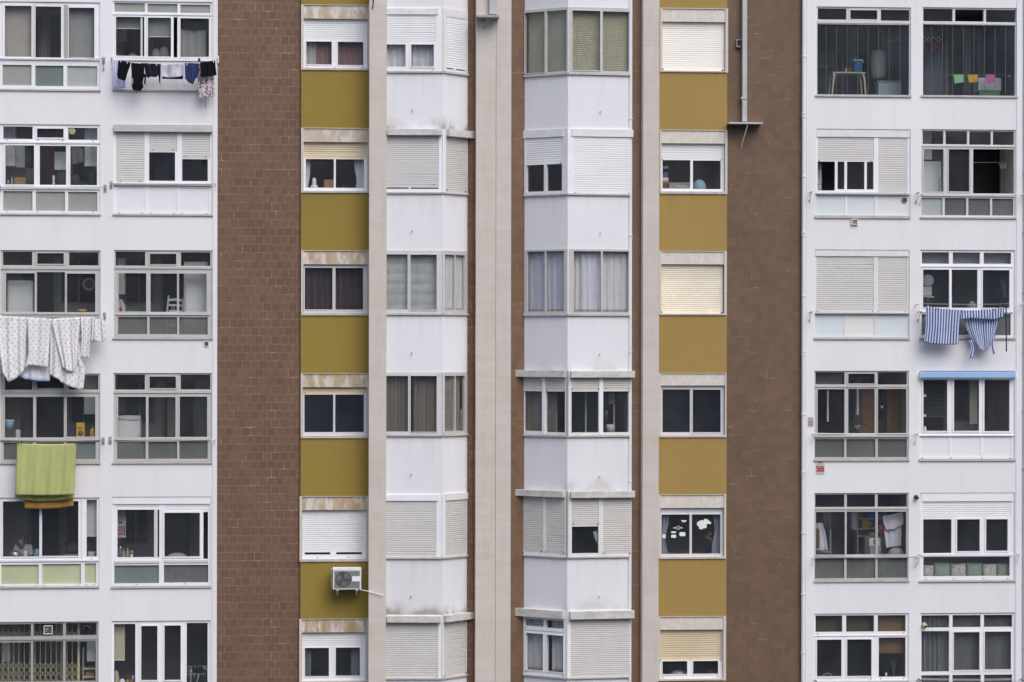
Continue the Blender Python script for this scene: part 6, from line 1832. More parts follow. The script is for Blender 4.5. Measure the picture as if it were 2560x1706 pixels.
turned(V, 1384, 655, 618, 17, CUP, 0.35, 'cardboard', "orange mug standing on a white cup", 'mug', 'mug')
turned(V, 1382, 715, 656, 16, CUP, 0.35, 'appliance', "white cup under the orange mug", 'mug', 'mug')
turned(V, 1860, 715, 640, 110, DOME, 0.5, 'curtain_grey', "rounded pale heap behind the right sliding sash", 'heap_of_cloth', 'cloth')
q = lrect(V, (1196, 760, 1425, 990), 0.45); pl3 = FAC.off(-.45)
t_ = thing('washing_machine', pl3.P((q[0] + q[2]) / 2, q[1], 0), "washing machine dimly seen behind the lower frosted pane", 'washing machine')
MB().box(pl3, q, -.5, 0).build('case', 'mid_grey', t_, bevel=.01)
MB().lathe(pl3.P((q[0] + q[2]) / 2, (q[1] + q[3]) / 2 - .02, 0.0), [(.2, 0), (.19, .03), (.15, .03), (.13, .01)], 28, FAC.n).build('door', 'alu', t_, smooth=True)
q = lrect(V, (1785, 795, 1992, 1010), 0.25); pl3 = FAC.off(-.25)
MB().plate(pl3, q, [(q[0] + .06, q[1], q[2] - .06, q[3] - .07)], -.2, 0).build('low_table', 'appliance', label="small white table behind the lower right frosted pane", cat='table')
V = VL[5]
roller(V, (1190, 430, 1312, 822), 'blind_beige', "beige roller blind in the left narrow pane, bottom left window", 0.2)
turned(V, 1222, 1090, 925, 32, DOME, 0.35, 'beige', "beige cushion standing on the sill under the beige blind", 'cushion', 'cushion')
turned(V, 1285, 1090, 1010, 34, DOME, 0.3, 'appliance', "white folded cloth on the sill beside the beige cushion", 'cloth', 'cloth')
for x_ in (1340, 1385):
    turned(V, x_, 1095, 1018, 22, DOME, 0.25, 'cardboard', "round brown %s loaf-like basket beside the white tube" % ('left' if x_ < 1360 else 'right'), 'basket', 'basket')
carton(V, (1325, 972, 1385, 1020), 0.45, .1, 'wood_brown', "brown box above the round baskets", lid=True)
turned(V, 1397, 1020, 975, 12, BOTTLE, 0.3, 'appliance', "white tube beside the brown box", 'bottle', 'bottle')
pl3 = FAC.off(-.35)
def kp(x, y, n=0.0): return pl3.P(*V.pt(pl3, x, y), n)
t_ = thing('drying_rack', kp(2070, 1090), "wire drying rack with dark clothes in the right pane, bottom left window", 'drying rack')
m = MB()
for y in (886, 930, 965): m.tube([kp(1962, y + 2), kp(2175, y - 4)], .005, 5)
for x in (1995, 2040, 2090, 2140): m.tube([kp(x, 886, .01), kp(x, 1000, .01)], .004, 5)
m.build('wires', 'cord_white', t_)
for a_, b_ in (((2100, 900), (2060, 1100)), ((2010, 900), (2000, 1100))): MB().tube([kp(*a_), kp(*b_)], .009, 6).build('leg', 'cord_white', t_)
turned(V, 2088, 950, 838, 80, [(.7, 0), (1, .3), (1, .6), (.7, .9), (.2, 1)], 0.45, 'black', "black garment heaped over the drying rack", 'garment', 'garment')
hang(V, [(2040, 880), (2170, 876)], [(2050, 910), (2120, 905), (2175, 930)], 0.3, 'light_teal', "pale blue cloth on the drying rack's top wire", 'cloth', 'cloth', seed=9)

# ---- inner column of the right wing
V = VW[0]
w0 = [o for o in bpy.data.objects if o.get('label') == "window closed by frameless glass sheets, a table and cooler inside"][0]
w1 = [o for o in bpy.data.objects if o.get('label') == "window closed by frameless glass sheets, bright cloths on a line inside"][0]
for w_, xs, y0, y1 in ((w0, (280, 390, 500, 612, 722, 832, 944, 1055), 272, 978), (w1, (1390, 1502, 1612, 1724, 1835, 1946, 2057, 2168), 276, 996)):
    for x in xs:
        q = V.rect(FAC, (x - 1.8, y0, x + 1.8, y1))
        MB().box(FAC, q, -0.078, -0.062).build('glass_edge', 'glass_rim', w_)
pl2 = FAC.off(-0.9)
def tp(x, y, n=0.0): return pl2.P(*V.pt(pl2, x, y), n)
t_ = thing('table', tp(515, 1010), "white plastic table with curved legs behind the glass sheets", 'table')
MB().box(pl2, V.rect(pl2, (340, 757, 692, 772)), -.5, 0).build('tabletop', 'cream_paint', t_, bevel=.008)
for x0, x1, x2 in ((362, 355, 340), (665, 680, 692)):
    MB().tube([tp(x0, 772, -.03), tp(x1, 840, -.03), tp(x2, 1000, -.03)], .034, 8, .022).build('leg', 'cream_paint', t_)
    MB().tube([tp(x0, 772, -.45), tp(x1, 840, -.45), tp(x2, 1000, -.45)], .034, 8, .022).build('leg', 'cream_paint', t_)
pl2 = FAC.off(-1.0)
q = V.rect(pl2, (562, 640, 662, 757))
t_ = thing('cool_box', pl2.P((q[0] + q[2]) / 2, q[1], 0), "bright blue cool box with a white folding handle on the table", 'cool box')
MB().box(pl2, (q[0] + .015, q[1], q[2] - .015, q[3]), -.2, 0).build('box', 'blue', t_, bevel=.02)
MB().box(pl2, (q[0], q[3], q[2], q[3] + .03), -.215, .01).build('lid', 'appliance', t_, bevel=.008)
MB().tube([pl2.P((q[0] + q[2]) / 2, q[3] + .03, .015), pl2.P(q[2] - .01, q[3] - .01, .02), pl2.P(q[2], q[3] - .05, .02)], .012, 6).build('handle', 'appliance', t_)
MB().lathe(pl2.P(q[0] + .05, q[3] + .03, -.08), [(.035, 0), (.04, .03), (.02, .09)], 14).build('bottle_neck', 'blue', t_)
carton(V, (500, 715, 552, 757), 1.05, .1, 'wood_brown', "small brown box left of the blue cool box", lid=True)
turned(V, 482, 757, 715, 9, BOTTLE, 1.0, 'appliance', "little white bottle on the table left of the brown box", 'bottle', 'bottle')
turned(V, 820, 830, 525, 82, [(.75, 0), (.95, .1), (1, .3), (1, .85), (.85, .95), (.2, 1)], 1.25, 'curtain_grey', "tall pale water boiler in shadow behind the glass sheets", 'water_boiler', 'boiler')
q = lrect(V, (820, 850, 1110, 1010), 1.0); pl2 = FAC.off(-1.0)
t_ = thing('washtub', pl2.P((q[0] + q[2]) / 2, q[1], 0), "pale washtub standing low at the right behind the glass sheets", 'tub')
MB().plate(pl2, q, [], -.4, 0).build('basin', 'frost_pale2', t_, bevel=.03)
MB().box(pl2, (q[0] - .02, q[3] - .04, q[2] + .02, q[3]), -.42, .02).build('rim', 'curtain_grey', t_)
m_ = MB(); pl2 = FAC.off(-1.2)
m_.tube([pl2.P(*V.pt(pl2, x, y), 0) for x, y in ((655, 262), (662, 360), (668, 470), (674, 545))], .012, 6)
m_.build('hanging_strap', 'brown_cloth', label="brown strap hanging above the blue cool box", cat='strap')
def lattice_rack(V, xs, y0, y1, d, label):
    pl2 = FAC.off(-d)
    t = thing('coat_rack', pl2.P(*V.pt(pl2, xs[0], y1), 0), label, 'coat rack', 'lattice racks on the back wall')
    m = MB()
    ym = (y0 + y1) / 2
    for a, b in zip(xs, xs[1:]):
        for p, r in (((a, ym), ((a + b) / 2, y0)), (((a + b) / 2, y0), (b, ym)), ((a, ym), ((a + b) / 2, y1)), (((a + b) / 2, y1), (b, ym))):
            m.tube([pl2.P(*V.pt(pl2, *p), 0), pl2.P(*V.pt(pl2, *r), 0)], .009, 6)
    m.build('lattice', 'wood_white', t)
    return t
lattice_rack(V, (948, 988, 1028, 1078, 1128, 1170), 382, 448, 1.3, "pale lattice coat rack on the back wall above the washtub")
for x0, x1, mt, lb in ((190, 262, 'room_blue2', "leftmost pale grey hanging sheet, first pane"), (290, 372, 'room_blue2', "second pale grey hanging sheet, right of the leftmost"), (505, 600, 'room_blue2', "third pale grey hanging sheet, above the table")):
    curtain(V, (x0, 262, x1, 720), mt, lb, 1.45, 1.5, .02, int(x0), name='sheet')
V = VW[0]
pl2 = FAC.off(-.45)
t_ = thing('clothes_line', pl2.P(*V.pt(pl2, 1300, 785), 0), "indoor line carrying the green, orange and pink cloths", 'clothes line')
MB().tube([pl2.P(*V.pt(pl2, 1296, 784), 0), pl2.P(*V.pt(pl2, 1780, 788), 0), pl2.P(*V.pt(pl2, 2262, 784), 0)], .004, 5).build('cord', 'mid_grey', t_)
hang(V, [(1612, 785), (1720, 785)], [(1622, 878), (1680, 874), (1726, 862)], .44, 'cloth_green', "light green cloth on the indoor line", 'cloth', 'cloth', amp=.006, group='bright cloths on the indoor line', seed=1)
hang(V, [(1758, 787), (1868, 785)], [(1775, 868), (1820, 870), (1862, 858)], .44, 'cloth_orange', "orange cloth on the indoor line", 'cloth', 'cloth', amp=.006, group='bright cloths on the indoor line', seed=2)
hang(V, [(1950, 787), (2050, 787)], [(1955, 872), (2010, 875), (2050, 862)], .44, 'cloth_pink', "pink cloth on the indoor line", 'cloth', 'cloth', amp=.006, group='bright cloths on the indoor line', seed=3)
q = lrect(V, (1870, 818, 2118, 958), .7); pl2 = FAC.off(-.7)
t_ = thing('sink', pl2.P((q[0] + q[2]) / 2, q[1], 0), "pale blue laundry sink behind the pink cloth", 'sink')
MB().box(pl2, q, -.4, 0).build('basin', 'frost_pale2', t_, bevel=.03)
MB().box(pl2, (q[0] + .03, q[1] - .1, q[2] - .03, q[1] - .002), -.38, -.02).build('base', 'green', t_)
lattice_rack(V, (1276, 1332, 1378, 1428, 1478), 388, 445, 1.3, "pale lattice coat rack above the dark red bag")
turned(V, 1405, 585, 430, 62, [(.2, 0), (.8, .25), (1, .6), (.8, .9), (.3, 1)], 1.15, 'bag_red', "dark red bag hanging from the lattice rack", 'bag', 'bag')
for x0, x1, lb in ((1300, 1490, "pale wall sheet under the right lattice rack"), (1728, 1800, "pale narrow sheet hanging right of the dark middle"), (1860, 1940, "second pale narrow sheet near the pink cloth")):
    curtain(V, (x0, 300, x1, 1010), 'room_blue2', lb, 1.5, 1.2, .015, x0, name='sheet')
m_ = MB(); pl2 = FAC.off(-.6)
m_.tube([pl2.P(*V.pt(pl2, x, y), 0) for x, y in ((2185, 806), (2215, 802), (2236, 782))], .02, 8)
m_.build('brush_handle', 'appliance', label="white brush end poking up at the right of the indoor line", cat='brush')
V = VW[1]
fridge(V, (120, 452, 228, 800), 0.35, "grey fridge with white handles in the open gap, left edge", d=0.3, mat='alu_dark')
V = VW[3]
for x0, x1, lb in ((650, 790, "orange brown woven screen behind the middle pane"), (916, 1062, "orange brown woven screen behind the right pane, the brighter one")):
    q = lrect(V, (x0, 206, x1, 960), .7); pl2 = FAC.off(-.7)
    MB().grid(lambda u, v, q=q: pl2.P(q[0] + (q[2] - q[0]) * u, q[3] + (q[1] - q[3]) * v, .006 * math.sin(u * 9)), 20, 4).build('screen', 'screen_orange', label=lb, cat='screen', group='woven screens', solid=.006)
for x0, x1, y0, y1, lb in ((283, 303, 238, 565, "white vertical strip in the left pane above the plants"), (597, 617, 222, 492, "white vertical strip in the middle pane above the palm")):
    q = lrect(V, (x0, y0, x1, y1), .5)
    MB().box(FAC.off(-.5), q, -.02, 0).build('blind_strip', 'appliance', label=lb, cat='strip')
pl2 = FAC.off(-.35)
rnd = random.Random(5)
def fronds(V, x, y, n, L, label, name, pot=None, droop=.5, w=.02, spread=1.0):
    s, z = V.pt(pl2, x, y)
    t = thing(name, pl2.P(s, z, 0), label, 'plant', 'plants behind the windows')
    m = MB()
    for i in range(n):
        a = rnd.uniform(-1.3, 1.3) * spread
        l = L * rnd.uniform(.6, 1.0)
        dn = rnd.uniform(-.12, .12)
        def lf(u, v, a=a, l=l, dn=dn):
            k = u * l
            px = math.sin(a) * k
            pz = math.cos(a) * k - droop * k * k / max(.1, L)
            ww = w * math.sin(math.pi * min(1, .12 + .88 * u)) * (v - .5)
            return pl2.P(s + px + ww * math.cos(a), z + pz - ww * math.sin(a), dn * u)
        m.grid(lf, 6, 1)
    m.build('leaves', 'leaf', t)
    if pot:
        MB().lathe(pl2.P(s, z - pot * 1.6, 0), [(pot * .7, 0), (pot, pot * 1.5), (pot * .9, pot * 1.55)], 16).build('pot', 'terracotta', t, smooth=True)
    return t
fronds(V, 598, 600, 26, .36, "dark palm-like plant in a pale pot behind the middle pane", 'potted_plant', .09, .6)
fronds(V, 470, 690, 22, .62, "tall dark spiky plant beside the left mullion", 'potted_plant', None, .4)
fronds(V, 330, 695, 60, .30, "bushy dark plant filling the foot of the left pane", 'potted_plant', None, .6, .05)
fronds(V, 235, 700, 40, .26, "low dark plant at the far left of the orange screen window", 'potted_plant', None, .6, .05)
turned(V, 860, 425, 400, 12, CUP, .5, 'appliance', "small white cup high in the right pane beside the screen", 'cup', 'cup')
pl4 = FAC.off(-.3)
t_ = thing('venetian_blind', pl4.P(*V.pt(pl4, 310, 175), 0), "a few pale venetian slats in the left top light above the plants", 'blind')
m = MB()
for yy in (82, 96, 110, 124, 138, 152, 166):
    q = lrect(V, (170, yy, 440, yy + 5), .3); m.box(pl4, q, -.02, 0)
m.build('slats', 'room_mid', t_)
V = VW[4]
hang(V, [(150, 330), (238, 326)], [(160, 615), (230, 622), (294, 612)], .35, 'towel_white', "white folded laundry slanting at the left pane", 'towel', 'towel', right=[(238, 326), (270, 450), (294, 612)], seed=11, amp=.015)
hang(V, [(160, 382), (192, 384), (203, 400)], [(165, 600), (200, 590)], .28, 'brown_cloth', "brown cloth hanging in front of the white folded laundry", 'cloth', 'cloth', seed=12, amp=.015)
hang(V, [(225, 200), (334, 200)], [(290, 385), (340, 408)], .6, 'taupe_cloth', "taupe patterned garment hanging behind the left pane", 'garment', 'garment', left=[(225, 200), (250, 320), (290, 385)], seed=13, amp=.02)
pl3 = FAC.off(-.5)
def kp(x, y, n=0.0): return pl3.P(*V.pt(pl3, x, y), n)
t_ = thing('drying_rack', kp(250, 700), "grey metal rack under the white folded laundry", 'drying rack')
MB().tube([kp(320, 400), kp(320, 720)], .02, 8).build('leg', 'alu', t_); MB().tube([kp(190, 640), kp(185, 720)], .02, 8).build('leg', 'alu', t_)
MB().box(pl3, V.rect(pl3, (160, 622, 326, 640)), -.2, .0).build('tray', 'alu', t_)
cupboard(V, (540, 190, 600, 402), .7, .2, 'curtain_grey', "narrow pale grey cupboard in the middle pane, beside the shelf", 1)
q = lrect(V, (602, 215, 905, 900), .95); pl2 = FAC.off(-.95)
t_ = thing('shelf_unit', pl2.P((q[0] + q[2]) / 2, q[1], 0), "cluttered open shelf unit behind the middle pane", 'shelves')
for s_ in (q[0], q[2] - .025): MB().box(pl2, (s_, q[1], s_ + .025, q[3]), -.35, 0).build('side_panel', 'room_mid', t_)
for yy in (278, 385, 462, 660, 760):
    r_ = lrect(V, (602, yy, 905, yy + 10), .95)
    MB().box(pl2, (q[0] + .026, r_[1], q[2] - .026, r_[3]), -.35, 0).build('shelf', 'room_mid', t_)
MB().box(pl2, (q[0] + .026, q[1], q[2] - .026, q[3]), -.36, -.345).build('back_panel', 'room_dim', t_)
carton(V, (650, 292, 735, 384), .97, .2, 'yellow_dim', "yellow box on the shelf of the cluttered window")
carton(V, (718, 212, 798, 277), .97, .2, 'blue', "blue box on the top shelf of the cluttered window")
turned(V, 750, 345, 322, 12, DOME, .9, 'lime', "small lime ball above the yellow box's right side", 'ball', 'ball')
turned(V, 850, 460, 345, 46, [(.9, 0), (1, .5), (.85, .95), (.3, 1)], .85, 'pink', "pink bag at the right end of the shelf", 'bag', 'bag')
turned(V, 760, 462, 420, 48, DOME, .92, 'curtain_grey', "folded grey cloth under the yellow box", 'cloth', 'cloth')
cupboard(V, (682, 468, 905, 900), .72, .2, 'beige_dim', "wooden cabinet with a pale top behind the white chair back", 2)
q = lrect(V, (726, 486, 846, 700), .5); pl2 = FAC.off(-.5)
t_ = thing('chair', pl2.P((q[0] + q[2]) / 2, q[1] - .3, 0), "white chair with a cut-out back in the cluttered window", 'chair')
r_ = lrect(V, (726, 486, 846, 566), .5)
MB().plate(pl2, r_, [((r_[0] + r_[2]) / 2 - .035, r_[1] + .04, (r_[0] + r_[2]) / 2 + .035, r_[3] - .04)], -.02, .005).build('backrest', 'appliance', t_, bevel=.008)
for s_ in (r_[0] + .01, r_[2] - .03): MB().box(pl2, (s_, q[1] - .3, s_ + .022, r_[1] - .002), -.018, .002).build('leg', 'appliance', t_)
MB().box(pl2, (r_[0], q[1] - .02, r_[2], q[1] + .01), .003, .3).build('seat', 'appliance', t_)
hang(V, [(728, 570), (850, 570)], [(730, 665), (850, 665)], .45, 'grey_cloth_dim', "grey cloth over the white chair below its back", 'cloth', 'cloth', seed=15)
t_ = thing('bath_towel', FAC.off(-.28).P(*V.pt(FAC.off(-.28), 970, 230), 0), "white towel hung folded behind the right pane", 'towel')
cloth(V, FAC.off(-.32), [(900, 300), (1060, 260)], [(905, 590), (980, 580), (1062, 570)], [(900, 300), (885, 420), (905, 590)], [(1060, 260), (1068, 420), (1062, 570)], mat='towel_white', name='back_fall', parent=t_, folds=2.5, amp=.014, seed=16, nu=30, nv=20)
cloth(V, FAC.off(-.25), [(864, 255), (960, 240), (1075, 214)], [(900, 385), (920, 402), (1000, 388), (1082, 345)], [(864, 255), (878, 330), (900, 385)], [(1075, 214), (1090, 290), (1082, 345)], mat='towel_white', name='front_fall', parent=t_, folds=1.5, amp=.012, seed=17, nu=30, nv=16)
turned(V, 1005, 690, 580, 88, DOME, .4, 'curtain_grey', "pile of grey and white cloth under the hanging white towel", 'cloth_pile', 'cloth')
turned(V, 700, 925, 795, 38, [(.95, 0), (1, .05), (1, .5), (.85, .7), (.4, .88), (.3, .92), (.3, 1)], .2, 'appliance', "white plastic bottle with a handle behind the lower middle pane", 'bottle', 'bottle', parts=[('body',), ('cap', 'appliance', [(.34, .93), (.34, 1.03), (.2, 1.06)]), ('printed_label', 'green', [(1.02, .2), (1.02, .45)])])
turned(V, 196, 925, 800, 20, [(1, 0), (1, .5), (.8, .55), (1, .6), (1, .8), (.6, .84), (.6, 1)], .2, 'frost_pale2', "stacked pale jars at the lower left pane", 'jar', 'jar')
turned(V, 228, 925, 715, 40, DOME, .6, 'yellow_dim', "ochre bag in shadow behind the lower left pane", 'bag', 'bag')
carton(V, (815, 850, 862, 930), .25, .1, 'navy_cloth', "dark blue carton at the lower right pane", lid=False)
cupboard(V, (850, 705, 1030, 960), .35, .3, 'frost_pale2', "pale cupboard behind the lower right frosted pane", 1)
V = VW[5]
roller(V, (158, 330, 800, 565), 'bamboo_dark', "dark bamboo blind across the left and middle top lights", .2, 'wood_brown')
roller(V, (805, 330, 1125, 745), 'bamboo', "brown bamboo blind lowered into the right pane", .2, 'wood_brown')
pl3 = FAC.off(-.4)
s_, z_ = V.pt(pl3, 285, 1005)
MB().lathe(pl3.P(s_, z_, 0), [(.115, 0), (.12, .01), (.108, .012), (.1, .0)], 28, FAC.n).build('plate', 'appliance', label="white plate rim standing at the foot of the left dark pane", cat='plate')
turned(V, 905, 1010, 950, 11, CUP, .3, 'appliance', "small white cup at the foot of the bamboo blind pane", 'cup', 'cup')
turned(V, 985, 1020, 810, 46, [(.5, 0), (.3, .3), (.5, .6), (1, .85), (.6, 1)], .8, 'room_dim', "dim pale vase behind the bamboo blind pane", 'vase', 'vase')

# ---- outer column of the right wing
V = VW[1]
fridge(V, (1296, 434, 1484, 990), 0.0, "white fridge behind the left sash of the four-light window", d=0.35)
cupboard(V, (1285, 112, 1388, 416), .6, .3, 'appliance', "white wall cupboard above the fridge in the four-light window", 1)
for r_, lb in (((1388, 300, 1515, 440), "mauve patterned tile panel beside the wall cupboard"), ((2178, 290, 2262, 800), "mauve patterned tile panel at the right of the open sash")):
    q = lrect(V, r_, 1.2); MB().box(FAC.off(-1.2), q, 0, .02).build('tile_panel', 'mauve_tile', label=lb, cat='tiles')
MB().box(FAC.off(-1.0), lrect(V, (2112, 290, 2180, 1000), 1.0), -.05, .02).build('door_jamb', 'room_beige', label="beige door jamb behind the open sash", cat='door jamb')
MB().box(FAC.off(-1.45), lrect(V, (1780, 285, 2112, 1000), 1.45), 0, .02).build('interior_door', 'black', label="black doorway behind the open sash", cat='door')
pl3 = FAC.off(-.5)
t_ = thing('peg_basket', pl3.P(*V.pt(pl3, 2132, 480), 0), "wire peg basket hanging on a line behind the open sash", 'basket')
s_, z_ = V.pt(pl3, 2132, 512)
m = MB()
for k_ in range(8):
    a = k_ * math.pi / 4
    m.tube([pl3.P(s_ + .05 * math.cos(a), z_, .05 * math.sin(a)), pl3.P(s_ + .09 * math.cos(a), z_ + .12, .09 * math.sin(a))], .004, 5)
m.build('basket', 'cord_white', t_)
MB().tube([pl3.P(*V.pt(pl3, 1820, 448), 0), pl3.P(s_, z_ + .15, 0), pl3.P(*V.pt(pl3, 2195, 436), 0)], .003, 5).build('cord', 'cord_white', t_)
MB().tube([pl3.P(s_, z_ + .15, 0), pl3.P(s_, z_ + .06, 0)], .004, 5).build('hook', 'cord_white', t_)
turned(V, 2188, 1000, 850, 44, [(1, 0), (1, .6), (1.1, 1), (1, 1)], .3, 'appliance', "white bucket behind the lower right frosted pane", 'bucket', 'bucket')
V = VW[2]
pl3 = FAC.off(-.6)
s_, z_ = V.pt(pl3, 1342, 385)
t_ = thing('water_heater', pl3.P(s_, z_ - .5, 0), "white round water heater in the left pane above the striped towel", 'heater')
MB().lathe(pl3.P(s_, z_, 0), [(.15, -.15), (.15, 0), (.13, .02), (.02, .022)], 28, FAC.n).build('drum', 'appliance', t_, smooth=True)
MB().box(pl3, lrect(V, (1285, 450, 1386, 545), .6), -.2, 0).build('cover', 'appliance', t_, bevel=.01)
turned(V, 1330, 700, 560, 26, [(1, 0), (1.05, .5), (.8, .9), (.5, 1)], .4, 'leaf', "dark green jar below the white water heater", 'jar', 'jar')
MB().box(FAC.off(-.45), lrect(V, (1300, 552, 1412, 562), .45), -.15, 0).build('shelf', 'appliance', label="thin white shelf under the white water heater", cat='shelf')
turned(V, 1805, 700, 602, 58, [(1, 0), (.9, .3), (.6, .7), (.3, 1)], .5, 'taupe_light', "beige crumpled cloth at the foot of the middle pane above the apron", 'cloth', 'cloth')
hang(V, [(2100, 380), (2210, 380)], [(2140, 560), (2205, 600)], .8, 'room_mid', "grey garment hanging in the right pane above the apron", 'garment', 'garment', left=[(2100, 380), (2125, 470), (2140, 560)], seed=17)
carton(V, (1680, 870, 1790, 975), .3, .2, 'red', "dark red box behind the lower middle pane beside the apron", lid=False)
carton(V, (2100, 890, 2185, 950), .3, .2, 'blind_green', "pale green box behind the lower right pane beside the apron", lid=False)
V = VW[3]
roller(V, (1784, 140, 1862, 585), 'blind_green', "narrow pale green blind in the middle pane under the awning", .35)
for y_ in (280, 488):
    q = lrect(V, (1296, y_, 1326, y_ + 26), .074)
    MB().box(FAC, q, -.0755, -.0745).build('sticker', 'sign_white', label="small white sticker, %s of two on the left pane under the awning" % ('upper' if y_ < 400 else 'lower'), cat='sticker', group='stickers under the awning')
turned(V, 1312, 690, 610, 30, [(1, 0), (.7, .4), (.3, 1)], .3, 'appliance', "white crumpled cloth at the left foot of the pane under the awning", 'cloth', 'cloth')
fronds(V, 1380, 690, 18, .22, "small dark plant in the left pane under the awning", 'potted_plant', None, .5, .03)
m = MB()
pl4 = FAC.off(-.9)
t_ = thing('venetian_blind', pl4.P(*V.pt(pl4, 1420, 520), 0), "grey slats standing in for wavy reflections, left pane under the awning", 'blind')
for i in range(20):
    q = lrect(V, (1290, 130 + i * 20, 1545, 138 + i * 20), .9); m.box(pl4, q, -.015, 0)
m.build('slats', 'mid_grey', t_)  # slats added where the pane only mirrors wavy lines
V = VW[4]
cl = [(1285, 772, 1404, 'f', "floral cushion cut off by the frame, first from the left"), (1406, 745, 1577, 'g', "plain green cushion left of the middle floral one"), (1578, 753, 1744, 'f', "floral cushion third from the left, between two plain green ones"),
      (1746, 745, 1911, 'g', "plain green cushion fourth from the left"), (1913, 755, 2064, 'f', "floral cushion fifth from the left"), (2066, 752, 2225, 'g', "plain green cushion last on the right")]
pl3 = FAC.off(-.26)
for i, (x0, y0, x1, k_, lb) in enumerate(cl):
    q = V.rect(pl3, (x0, y0, x1, 905))
    def cu(u, v, q=q, f=1):
        e = (1 - (2 * u - 1) ** 4) * (1 - (2 * v - 1) ** 4)
        sx_ = q[0] + (q[2] - q[0]) * (u + .02 * math.sin(math.pi * u) * (2 * v - 1) * 0)
        return sx_, q[1] + (q[3] - q[1]) * v, e
    m = MB()
    m.grid(lambda u, v, q=q: pl3.P(cu(u, v, q)[0], cu(u, v, q)[1], .07 * cu(u, v, q)[2]), 14, 14, lambda u, v, q=q: (u * (q[2] - q[0]), v * (q[3] - q[1])))
    m.grid(lambda u, v, q=q: pl3.P(cu(1 - u, v, q)[0], cu(1 - u, v, q)[1], -.07 * cu(1 - u, v, q)[2]), 14, 14)
    m.build('cushion', 'cushion_floral' if k_ == 'f' else 'cushion_green', label=lb, cat='cushion', group='cushions behind the low pane', smooth=True)
q = lrect(V, (1260, 640, 2250, 640.5), .35)
MB().box(FAC.off(-.36), lrect(V, (1280, 888, 2230, 930), .36), -.45, .3).build('bench', 'room_dim', label="bench carrying the row of cushions", cat='bench')
MB().box(FAC.off(-1.5), lrect(V, (1280, 285, 1476, 560), 1.5), 0, .02).build('pale_panel', 'room_beige', label="pale wall panel seen through the left pane above the cushions", cat='panel')
V = VW[5]
curtain(V, (1268, 330, 1470, 1310), 'curtain_teal', "gathered grey green curtain, the darkest folds at the left", .2, 4, .03, 5)
curtain(V, (1440, 330, 1600, 1310), 'curtain_teal', "flat grey green curtain left of the middle mullion", .24, 1.5, .008, 6)
curtain(V, (1600, 330, 1900, 1310), 'curtain_teal2', "flat grey green curtain behind the middle panes", .22, 2, .01, 7)
curtain(V, (1925, 330, 2205, 1310), 'curtain_teal2', "flat grey green curtain behind the right panes", .22, 2, .01, 8)

V = VW[2]
roller(V, (1276, 84, 1574, 214), 'curtain_grey', "grey blind in the left top light above the striped towel", .25)
roller(V, (1600, 84, 1900, 214), 'curtain_grey', "grey blind in the middle top light above the striped apron", .25)
roller(V, (1926, 84, 2226, 214), 'curtain_grey', "grey blind in the last top light above the striped apron", .25)
# ---- stone framed windows
V = VM[0]
curtain(V, (178, 430, 300, 712), 'sheer_green', "pale curtain at the left of the upper mustard window", .24, 2.5, .014, 21)
curtain(V, (290, 430, 500, 712), 'curtain_mauve', "mauve curtain at the middle of the upper mustard window", .24, 4, .014, 22)
curtain(V, (500, 430, 810, 712), 'curtain_mauve', "mauve curtain behind the right pane of the upper mustard window", .24, 5, .014, 23)
V = VM[1]
curtain(V, (172, 405, 232, 740), 'sheer_white', "narrow white curtain at the left, below the short cream shutter", .25, 1.5, .012, 24, ('l', .3, .9))
curtain(V, (696, 405, 812, 740), 'sheer_white', "white curtain tied back at the right, below the short cream shutter", .25, 2.5, .014, 25, ('r', .22, .7))
carton(V, (380, 630, 482, 735), .3, .1, 'cardboard', "brown wooden box on the sill below the short cream shutter")
turned(V, 275, 735, 610, 40, [(1, 0), (1, .3), (.5, .45), (.6, .7), (.45, .95), (.1, 1)], .3, 'appliance', "white ornament on a brown base, left on the same sill", 'ornament', 'ornament')
turned(V, 588, 735, 690, 8, BOTTLE, .3, 'gate_cream', "tiny bottle right of the mullion below the cream shutter", 'bottle', 'bottle')
V = VM[2]
curtain(V, (165, 225, 485, 715), 'curtain_dark', "dark curtain drawn behind the left sash", .24, 4.5, .03, 26)
curtain(V, (490, 225, 812, 715), 'curtain_dark', "dark curtain drawn behind the right sash, browner than its twin", .24, 4, .035, 27)
V = VM[5]
curtain(V, (165, 680, 242, 1020), 'curtain_teal', "dim curtain at the far left under the boldly banded lintel", .24, 1.5, .014, 28)
curtain(V, (662, 680, 780, 1020), 'curtain_teal', "dim curtain at the far right under the boldly banded lintel", .24, 2, .014, 29)
V = VR[1]
for i, (y0, y1, mt, lb) in enumerate(((640, 662, 'cardboard', "flat brown parcel low in the stack of folders"), (605, 640, 'appliance', "white folder in the stack of folders"), (552, 600, 'blue_dim', "blue folder in the stack of folders"), (512, 548, 'navy_cloth', "dark folder in the stack of folders"), (488, 510, 'appliance', "white folder on top of the stack"), (664, 742, 'wood_brown', "brown carton at the foot of the stack of folders"))):
    carton(V, (1612, y0, 1690 - (i % 3) * 6, y1), .3, .2, mt, lb, name='folder', cat='folder', lid=False, group='stack of folders on the sill')
hang(V, [(1755, 688), (1915, 700)], [(1760, 700), (1915, 724)], .3, 'blind_white', "white papers lying on the sill right of the folders", 'papers', 'paper', seed=31, amp=.004)
hang(V, [(1690, 660), (1920, 655)], [(1690, 735), (1920, 735)], .5, 'room_mid', "dim grey cloth heap behind the white papers", 'cloth', 'cloth', seed=32)
turned(V, 2010, 745, 628, 72, DOME, .4, 'light_teal', "pale teal bag behind the right pane beside the papers", 'bag', 'bag')
V = VR[4]
curtain(V, (1606, 235, 1690, 670), 'curtain_lilac', "lilac curtain tied back at the left of the sticker window", .24, 2, .014, 33, ('l', .45, .62))
